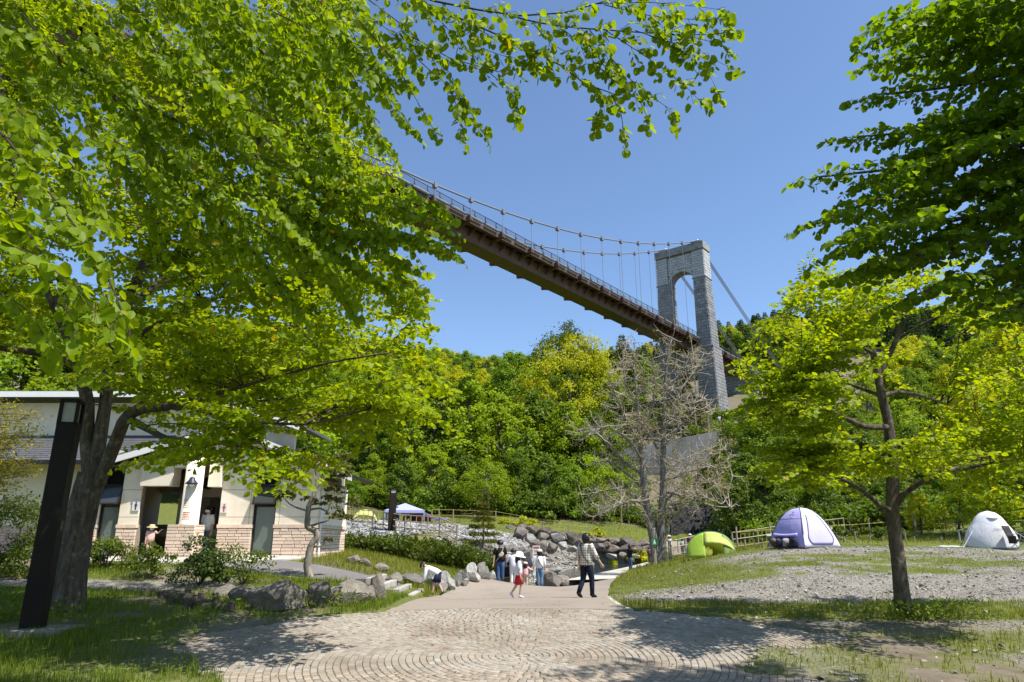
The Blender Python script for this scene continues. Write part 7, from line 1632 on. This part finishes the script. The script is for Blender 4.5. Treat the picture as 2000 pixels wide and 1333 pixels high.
# 1 woman in plaid walking right
def ex1(r, J, h): strap((.03,.03,.03), 'L')(r, J, h)
p = at_ground(1145, 18.6); p.z += .006; person(p, R(-48), 1.60, 'woman in a pale plaid shirt and navy trousers walking across the path', dict(knL=(-.05,-.03,.28), anL=(-.05,-.145,.075), toL=(-.05,-.085,.018), knR=(.055,.06,.29), anR=(.055,.06,.05), elR=(.155,.055,.645), wrR=(.185,.135,.53), elL=(-.14,-.05,.64), wrL=(-.13,-.02,.50)), top_m=plaid_mat(), bottom=(.012,.016,.032), shoes=(.02,.02,.022), sleeve=.8, hem=.55, leg=1, hair='bob', wide=1.06, extras=ex1)
# 2 man in black with sling bag
def ex2(r, J, h):
    strap((.48,.42,.30), 'R')(r, J, h); me = rock_mesh(411, cloth((.44,.38,.27)), 3, 1.0, .6, .75, 4, 'sling_bag', .02); o = link('sling_bag', me, r); o.location = J['chest']*.55+J['waist']*.45+Vector((.015*h,-.10*h,0)); o.scale = (.23,.2,.24); o.rotation_euler = (0,R(-38),0)
p = at_ground(977, 28.0); person(p, R(4), 1.68, 'man in black T-shirt and blue jeans with a beige sling bag', dict(elL=(-.15,-.01,.63), wrL=(-.155,-.005,.48), anL=(-.045,-.03,.05), anR=(.06,.02,.05)), top=(.013,.013,.016), bottom=(.045,.085,.19), shoes=(.12,.10,.08), sleeve=.45, hem=.2, hair='short', extras=ex2)
# 3 girl with white sun hat and red shorts
p = at_ground(1013, 18.6); p.z += .006; person(p, R(-82), 1.10, 'girl in white sun hat, white top and red shorts walking', dict(knL=(-.05,-.05,.27), anL=(-.05,-.17,.10), toL=(-.05,-.13,.03), knR=(.05,.05,.285), anR=(.05,.02,.05), elR=(.14,-.02,.62), wrR=(.13,.02,.48)), top=(.66,.66,.74), bottom=(.50,.03,.045), shoes=(.60,.52,.66), sleeve=.55, hem=.35, leg=.46, hair='long', hat='bucket', hatc=(.74,.73,.80), wide=1.1)
# 4 toddler in pink
p = at_ground(1026, 28.6); tod = person(p, R(-6), .98, 'toddler in pink jacket and pink cap reaching for a hand', dict(elR=(.20,.01,.735), wrR=(.29,.01,.72), knL=(-.05,.02,.26)), top=(.68,.40,.38), bottom=(.50,.42,.33), shoes=(.45,.34,.24), sleeve=1, hem=.9, hair='long', hat='cap', hatc=(.68,.44,.44), wide=1.15)
# 5 woman in white with jeans
p = at_ground(1054, 28.6); person(p, R(2), 1.50, 'woman in white top, jeans and pale cap holding the toddler hand', dict(anL=(-.045,.02,.05), knR=(.05,.02,.285), anR=(.05,-.05,.07), elL=(-.145,0,.63), wrL=(-.165,.01,.50)), top=(.68,.66,.66), bottom=(.10,.17,.27), shoes=(.55,.50,.46), sleeve=.8, hem=.1, hair='bob', hat='cap', hatc=(.62,.52,.46), extras=strap((.02,.02,.022),'L'))
# 6 person in white pushing the stroller
p = at_ground(1003, 28.0); person(p, R(12), 1.45, 'person in white clothes pushing the stroller behind the girl', dict(elL=(-.17,.05,.68), wrL=(-.14,.16,.66), elR=(.15,.06,.66), wrR=(.10,.17,.65)), top=(.64,.64,.74), bottom=(.66,.66,.68), shoes=(.30,.22,.18), sleeve=1, hem=1.2, hair='short', wide=1.05)
# stroller
p = at_ground(993, 28.55); s0 = empty('stroller', p, R(6), 'black baby stroller beside the man in black', 'stroller'); m_fr = mat('stroller_frame', (.03,.03,.035), .4, .1, 5); m_fab = cloth((.025,.028,.04))
for sx in (-.22,.22):
    mb = MB(); mb.tube([(sx,-.42,1.0),(sx,-.28,.75),(sx,.30,.10)], .014, 6); mb.build('frame_tube', m_galv, s0); mb = MB(); mb.tube([(sx,.05,.55),(sx,-.33,.10)], .013, 6); mb.build('frame_tube', m_galv, s0)
    for y_ in (-.33,.32):
        mb = MB(); mb.rings([[(sx+dx, y_+.09*r_*math.cos(a), .09+.09*r_*math.sin(a)) for a in np.linspace(0,6.283,17)[:-1]] for dx, r_ in ((-.03,.75),(-.02,1),(.02,1),(.03,.75))]); mb.build('wheel', m_fr, s0)
mb = MB(); mb.tube([(-.22,-.42,1.0),(.22,-.42,1.0)], .017, 8); mb.build('handle', m_fr, s0)
solid(quad_grid(lambda u,v: Vector(((u-.5)*.40, -.22+.34*(v if v < .5 else .5), .80-.40*min(1,v*1.6)+.10*max(0,v-.62))),6,8).build('seat', m_fab, s0, True), .03)
solid(quad_grid(lambda u,v: Vector(((u-.5)*.44, -.26+.42*math.sin(v*1.5), .72+.42*math.cos(v*1.5)-.05*(2*u-1)**2)),8,8).build('hood', m_fab, s0, True), .015); mb = MB(); mb.b2(-.19,.19,-.25,.12,.14,.34); mb.build('basket', cloth((.14,.09,.04)), s0, bevel=.03)
# 7 boy bending forward
p = at_ground(852, 20.2); person(p, R(82), 1.16, 'boy in white shirt and navy shorts bending over the stones', dict(pelvis=(0,-.06,.50), waist=(0,.02,.545), chest=(0,.15,.60), neck=(0,.24,.655), head=(0,.32,.68), shL=(-.10,.21,.62), shR=(.10,.21,.62), elL=(-.12,.24,.46), wrL=(-.10,.28,.33), elR=(.12,.25,.46), wrR=(.10,.30,.33), hipL=(-.05,-.06,.48), hipR=(.05,-.06,.48), knL=(-.06,.03,.28), anL=(-.06,.06,.05), knR=(.06,-.06,.27), anR=(.06,-.17,.07), toR=(.06,-.11,.02)), top=(.70,.69,.76), bottom=(.02,.02,.055), shoes=(.03,.03,.035), sleeve=1, hem=.25, leg=.44, hair='short', wide=1.08)
# 8 photographer
def ex8(r, J, h): mb = MB(); c = (J['haL']+J['haR'])/2+Vector((0,.05*h,.01*h)); mb.box(c, (.15,.02,.08)); mb.build('phone', m_fr, r)
p = at_ground(1231, 43.0, -.28); person(p, R(-70), 1.60, 'person in black jacket and jeans taking a photo beside the stream', dict(elL=(-.13,.10,.70), wrL=(-.06,.20,.80), elR=(.13,.10,.70), wrR=(.06,.20,.80)), top=(.014,.014,.017), bottom=(.04,.075,.16), shoes=(.05,.05,.05), sleeve=1, hem=.4, hair='bob', extras=ex8)
# 9 girl with straw hat at the restroom
p = at(290, 1080, 22.75); p.z = 1.08; person(p, R(215), at(293,1026,22.75).z-1.08, 'little girl in straw hat and pale pink dress at the restroom entrance', dict(elL=(-.19,.03,.72), wrL=(-.25,.08,.80)), top=(.62,.42,.36), bottom=(.60,.42,.36), sleeve=.45, hem=1.4, hair='long', hat='straw', hatc=(.50,.40,.24), mask=True, wide=1.2)
# 10 person behind the column
p = at(399, 1080, 23.5); p.z = 1.06; person(p, R(160), 1.62, 'person in white shirt and jeans half hidden behind the column', dict(), top=(.66,.68,.74), bottom=(.08,.12,.24), sleeve=.55, hem=.3, hair='short', mask=True)
# 11 to 14 people further back
for px, Y, h, rzv, t_, b_, hat, hc_, lab in [(1311,44.5,1.35,60,(.60,.62,.72),(.10,.12,.2),'cap',(.7,.7,.7),'person in white cap behind the bamboo fence'),(1335,44,1.0,20,(.30,.36,.42),(.1,.1,.12),None,None,'dark-haired child behind the bamboo fence'),(1351,45,1.3,-30,(.16,.03,.10),(.1,.1,.12),'cap',(.74,.74,.74),'child in white cap and maroon top left of the lime tent'),
                                             (1269,45.5,1.0,10,(.12,.04,.05),(.05,.05,.06),None,None,'dark-haired child at the water edge left of the signpost'),(1260,94.6,1.65,-60,(.10,.10,.13),(.03,.03,.04),'cap',(.5,.5,.52),'visitor in dark clothes under the pergola'),(1428,101,1.65,150,(.65,.65,.66),(.2,.2,.22),None,None,'visitor in white at the foot of the tower')]:
    p = at_ground(px, Y); person(p, R(rzv), h, lab, dict(), top=t_, bottom=b_, hat=hat, hatc=hc_ or (.7,.7,.7), hair='short')
SIT = dict(pelvis=(0,0,.26), waist=(0,-.01,.34), chest=(0,.01,.48), neck=(0,.03,.58), head=(0,.05,.67), shL=(-.105,.01,.545), elL=(-.14,.08,.42), wrL=(-.10,.20,.40), shR=(.105,.01,.545), elR=(.14,.08,.42), wrR=(.10,.20,.40), hipL=(-.05,0,.25), knL=(-.07,.22,.28), anL=(-.07,.24,.05), hipR=(.05,0,.25), knR=(.07,.22,.28), anR=(.07,.24,.05))
for px, Y, rzv, t_, lab in [(793,56.5,150,(.40,.40,.38),'camper in grey top sitting under the canopy'),(770,56.0,200,(.05,.06,.12),'camper in dark blue sitting behind the far lamp post'),(803,57.2,210,(.45,.25,.2),'camper in reddish top sitting under the canopy awning')]:
    p = at_ground(px, Y); person(p, R(rzv), 1.65, lab, SIT, top=t_, bottom=(.05,.05,.07), sleeve=.5, hair='short')
    mb = MB(); mb.b2(-.22,.22,-.2,.22,.33,.37)
    for sx in (-.2,.2):
        for sy in (-.18,.2): mb.tube([(sx,sy,0),(sx,sy,.33)], .015, 5)
    o = tag(mb.build('camp_stool', m_chair), 'low camp stool under the '+lab[:lab.index(' sitting')], 'stool'); o.location = p; o.rotation_euler = (0,0,R(rzv))
# ================================================================ grass
def blades(name, X, Y, hgt, wid, m, label, Z=None, lean=.45, seed=1, seg=True):
    rg = np.random.default_rng(seed); n = len(X); Z = (H0(X, Y) if Z is None else Z) - .015
    a = rg.random(n)*6.283; d = np.stack([np.cos(a), np.sin(a), 0*a], -1); s = np.stack([-np.sin(a), np.cos(a), 0*a], -1); B = np.stack([X, Y, Z], -1)
    l = (lean*rg.random(n)**1.0*hgt)[:,None]; w_ = wid[:,None]
    if seg:
        V = np.stack([B - s*w_, B + s*w_, B + d*l*.35 + ZUP*(hgt*.6)[:,None] - s*w_*.75, B + d*l*.35 + ZUP*(hgt*.6)[:,None] + s*w_*.75, B + d*l + ZUP*(hgt*(1-.25*l[:,0]/np.maximum(hgt,.01)))[:,None]], 1); o = np.arange(n)[:,None]*5
        F = [np.array([(0,1,3,2)])+o, np.array([(2,3,4)])+o]
    else:
        V = np.stack([B - s*w_, B + s*w_, B + d*l + ZUP*hgt[:,None]], 1); F = [np.array([(0,1,2)])+np.arange(n)[:,None]*3]
    return tag(link(name, mesh_np(name, V.reshape(-1,3), F, m)), label, 'grass', kind='stuff')
m_gr = leafmat('grass_blade', (.085,.140,.012), (.180,.235,.022), .35, (1.4,1.3,.5), rare=(.30,.26,.10)); m_gr2 = leafmat('sunny_grass_blade', (.135,.165,.014), (.255,.255,.040), .35, (1.35,1.25,.5), rare=(.34,.29,.13)); m_grd = leafmat('dry_grass_blade', (.24,.22,.08), (.36,.31,.14), .3, (1.2,1.15,.7))
rg = np.random.default_rng(90)
def free(X, Y, gap=0.0):
    ok = ~inpoly(X, Y, PATH_POLY) & ~inpoly(X, Y, WALK_POLY) & ~inpoly(X, Y, ASPH) & ~((X > -13.5) & (X < -6.5) & (Y > 21.3) & (Y < 27.5)) & ~((X > -4.1) & (X < -2.4) & (Y > 18.5) & (Y < 21.0))
    inside = on_plaza(X, Y, .05)
    return ok & (~inside | (cover_mask(X, Y) > .6))
# left lawn
n = 125000; X = rg.uniform(-13, -2.6, n); Y = rg.uniform(8.2, 23, n); g1,g2,g3 = masks(X, Y); k = rg.random(n) < g1**1.5*np.clip(1.2-.03*(Y-8),.4,1)*(.35+.65*sstep(.3,.6,fbm(X*2.5,Y*2.5,2))); k &= free(X, Y)
Zg = H0(X, Y)+.008; tall = fbm(X*.8+40, Y*.8, 3)
X, Y, Zg, tall = X[k], Y[k], Zg[k], tall[k]; blades('lawn_grass', X, Y, (.06+.17*tall)*rg.uniform(.6,1.4,len(X)), rg.uniform(.003,.006,len(X)), m_gr, 'green grass on the shaded lawn at the left', Zg, .7, 2)
# right field, sunny tufts
n = 130000; X = rg.uniform(2.3, 17, n); Y = 8.4+(31-8.4)*rg.random(n); g1,g2,g3 = masks(X, Y); k = (rg.random(n) < g1**2*np.clip(1.35-Y/32,.35,1)) & free(X, Y); tall = fbm(X*1.3+4, Y*1.3, 3)
X, Y, tall = X[k], Y[k], tall[k]; Zg = H0(X, Y)+.008; strip = band(Y, 13.0, 16.2, .4); foot = np.exp(-((X-7.35)**2+(Y-13.6)**2)/.8)
blades('field_grass', X, Y, (.02+.10*tall+.10*strip*sstep(.35,.65,fbm(X*1.7+9,Y*1.7,3))+.10*foot+.05*(1-sstep(12,13.2,Y)))*rg.uniform(.4,1.4,len(X)), rg.uniform(.003,.007,len(X)), m_gr2, 'sunny patchy grass on the gravel field', Zg, .8, 3)
# verges between path, hedge and stream
n = 36000; X = rg.uniform(-7, 0, n); Y = rg.uniform(18.5, 33, n); k = free(X, Y) & (X < np.interp(Y, PL[:,1], PL[:,0])-.02); X, Y = X[k], Y[k]; blades('verge_grass', X, Y, (.08+.2*fbm(X*.9,Y*.9,3))*rg.uniform(.5,1.3,len(X)), rg.uniform(.005,.010,len(X)), m_gr2, 'long sunny grass beside the brown path', None, .7, 4, False)
n = 15000; X = rg.uniform(2.8, 9.5, n); Y = rg.uniform(19.5, 44, n); k = free(X, Y) & (X > np.interp(Y, np.r_[PR[:,1], WR[1:,1]], np.r_[PR[:,0], WR[1:,0]])+.03) & (X < np.interp(Y,[19,30,44],[5.5,8,10.5])); X, Y = X[k], Y[k]; blades('mound_grass', X, Y, (.03+.11*fbm(X*.9,Y*.9,3))*rg.uniform(.5,1.3,len(X)), rg.uniform(.005,.010,len(X)), m_gr2, 'sunny grass on the bank right of the path', None, .7, 5, False)
n = 50000; X = rg.uniform(-15, 24, n); Y = rg.uniform(30, 68, n); g1,g2,g3 = masks(X, Y); k = (rg.random(n) < g1*(1-g3)) & free(X, Y) & (g2 < .3) & (H0(X,Y) > -.5); X, Y = X[k], Y[k]; blades('far_bank_grass', X, Y, rg.uniform(.08,.26,len(X)), rg.uniform(.012,.022,len(X)), m_gr2, 'bright grass on the banks below the wood', None, .6, 6, False)
n = 14000; X = rg.uniform(-14, -4, n); Y = rg.uniform(32, 44, n); g1,g2,g3 = masks(X, Y); k = rg.random(n) < g3; X, Y = X[k], Y[k]; blades('dry_grass', X, Y, rg.uniform(.05,.16,len(X)), rg.uniform(.010,.018,len(X)), m_grd, 'dry yellowed grass slope below the bamboo fence', None, .7, 7, False)
# broad-leaved weeds at the foot of the young tree and along the edges
P = []; 
for cx, cy, r_, n in [(7.3,13.2,.6,420),(8.0,13.5,.8,420),(-8.9,13.6,1.2,420),(-4.6,14.4,.9,240),(-3.6,14.8,.7,200),(6.6,13.3,.8,240)]:
    x = rg.normal(cx, r_*.5, n); y = rg.normal(cy, r_*.35, n); P.append(np.stack([x, y, H0(x,y)+rg.uniform(.02,.30,n)], -1))
P = np.concatenate(P); P = P[free(P[:,0], P[:,1])]; V, F = leaf_geo(P, unit(rg.normal(0,1,P.shape)+ZUP*.3), ZUP+rg.normal(0,.4,P.shape), rg.uniform(.05,.11,len(P)), 'quad', .45); tag(link('weeds', mesh_np('weeds', V, F, m_gr)), 'leafy weeds around the tree trunks', 'weeds', kind='stuff')
# fallen leaves and grit on the paving
n = 240; X = rg.uniform(-4.5,5,n); Y = rg.uniform(8.7,20,n); k = np.abs(X) < 5; P = np.stack([X, Y, H0(X,Y)+.016], -1); V, F = leaf_geo(P, rg.normal(0,1,P.shape)*np.array([1,1,.1]), ZUP+rg.normal(0,.2,P.shape), rg.uniform(.02,.045,n), 'hex'); tag(link('fallen_leaves', mesh_np('fallen_leaves', V, F, mat('dead_leaf', (.14,.10,.045), .9, .3, 9))), 'scattered fallen leaves on the paving and path', 'leaf litter', kind='stuff')
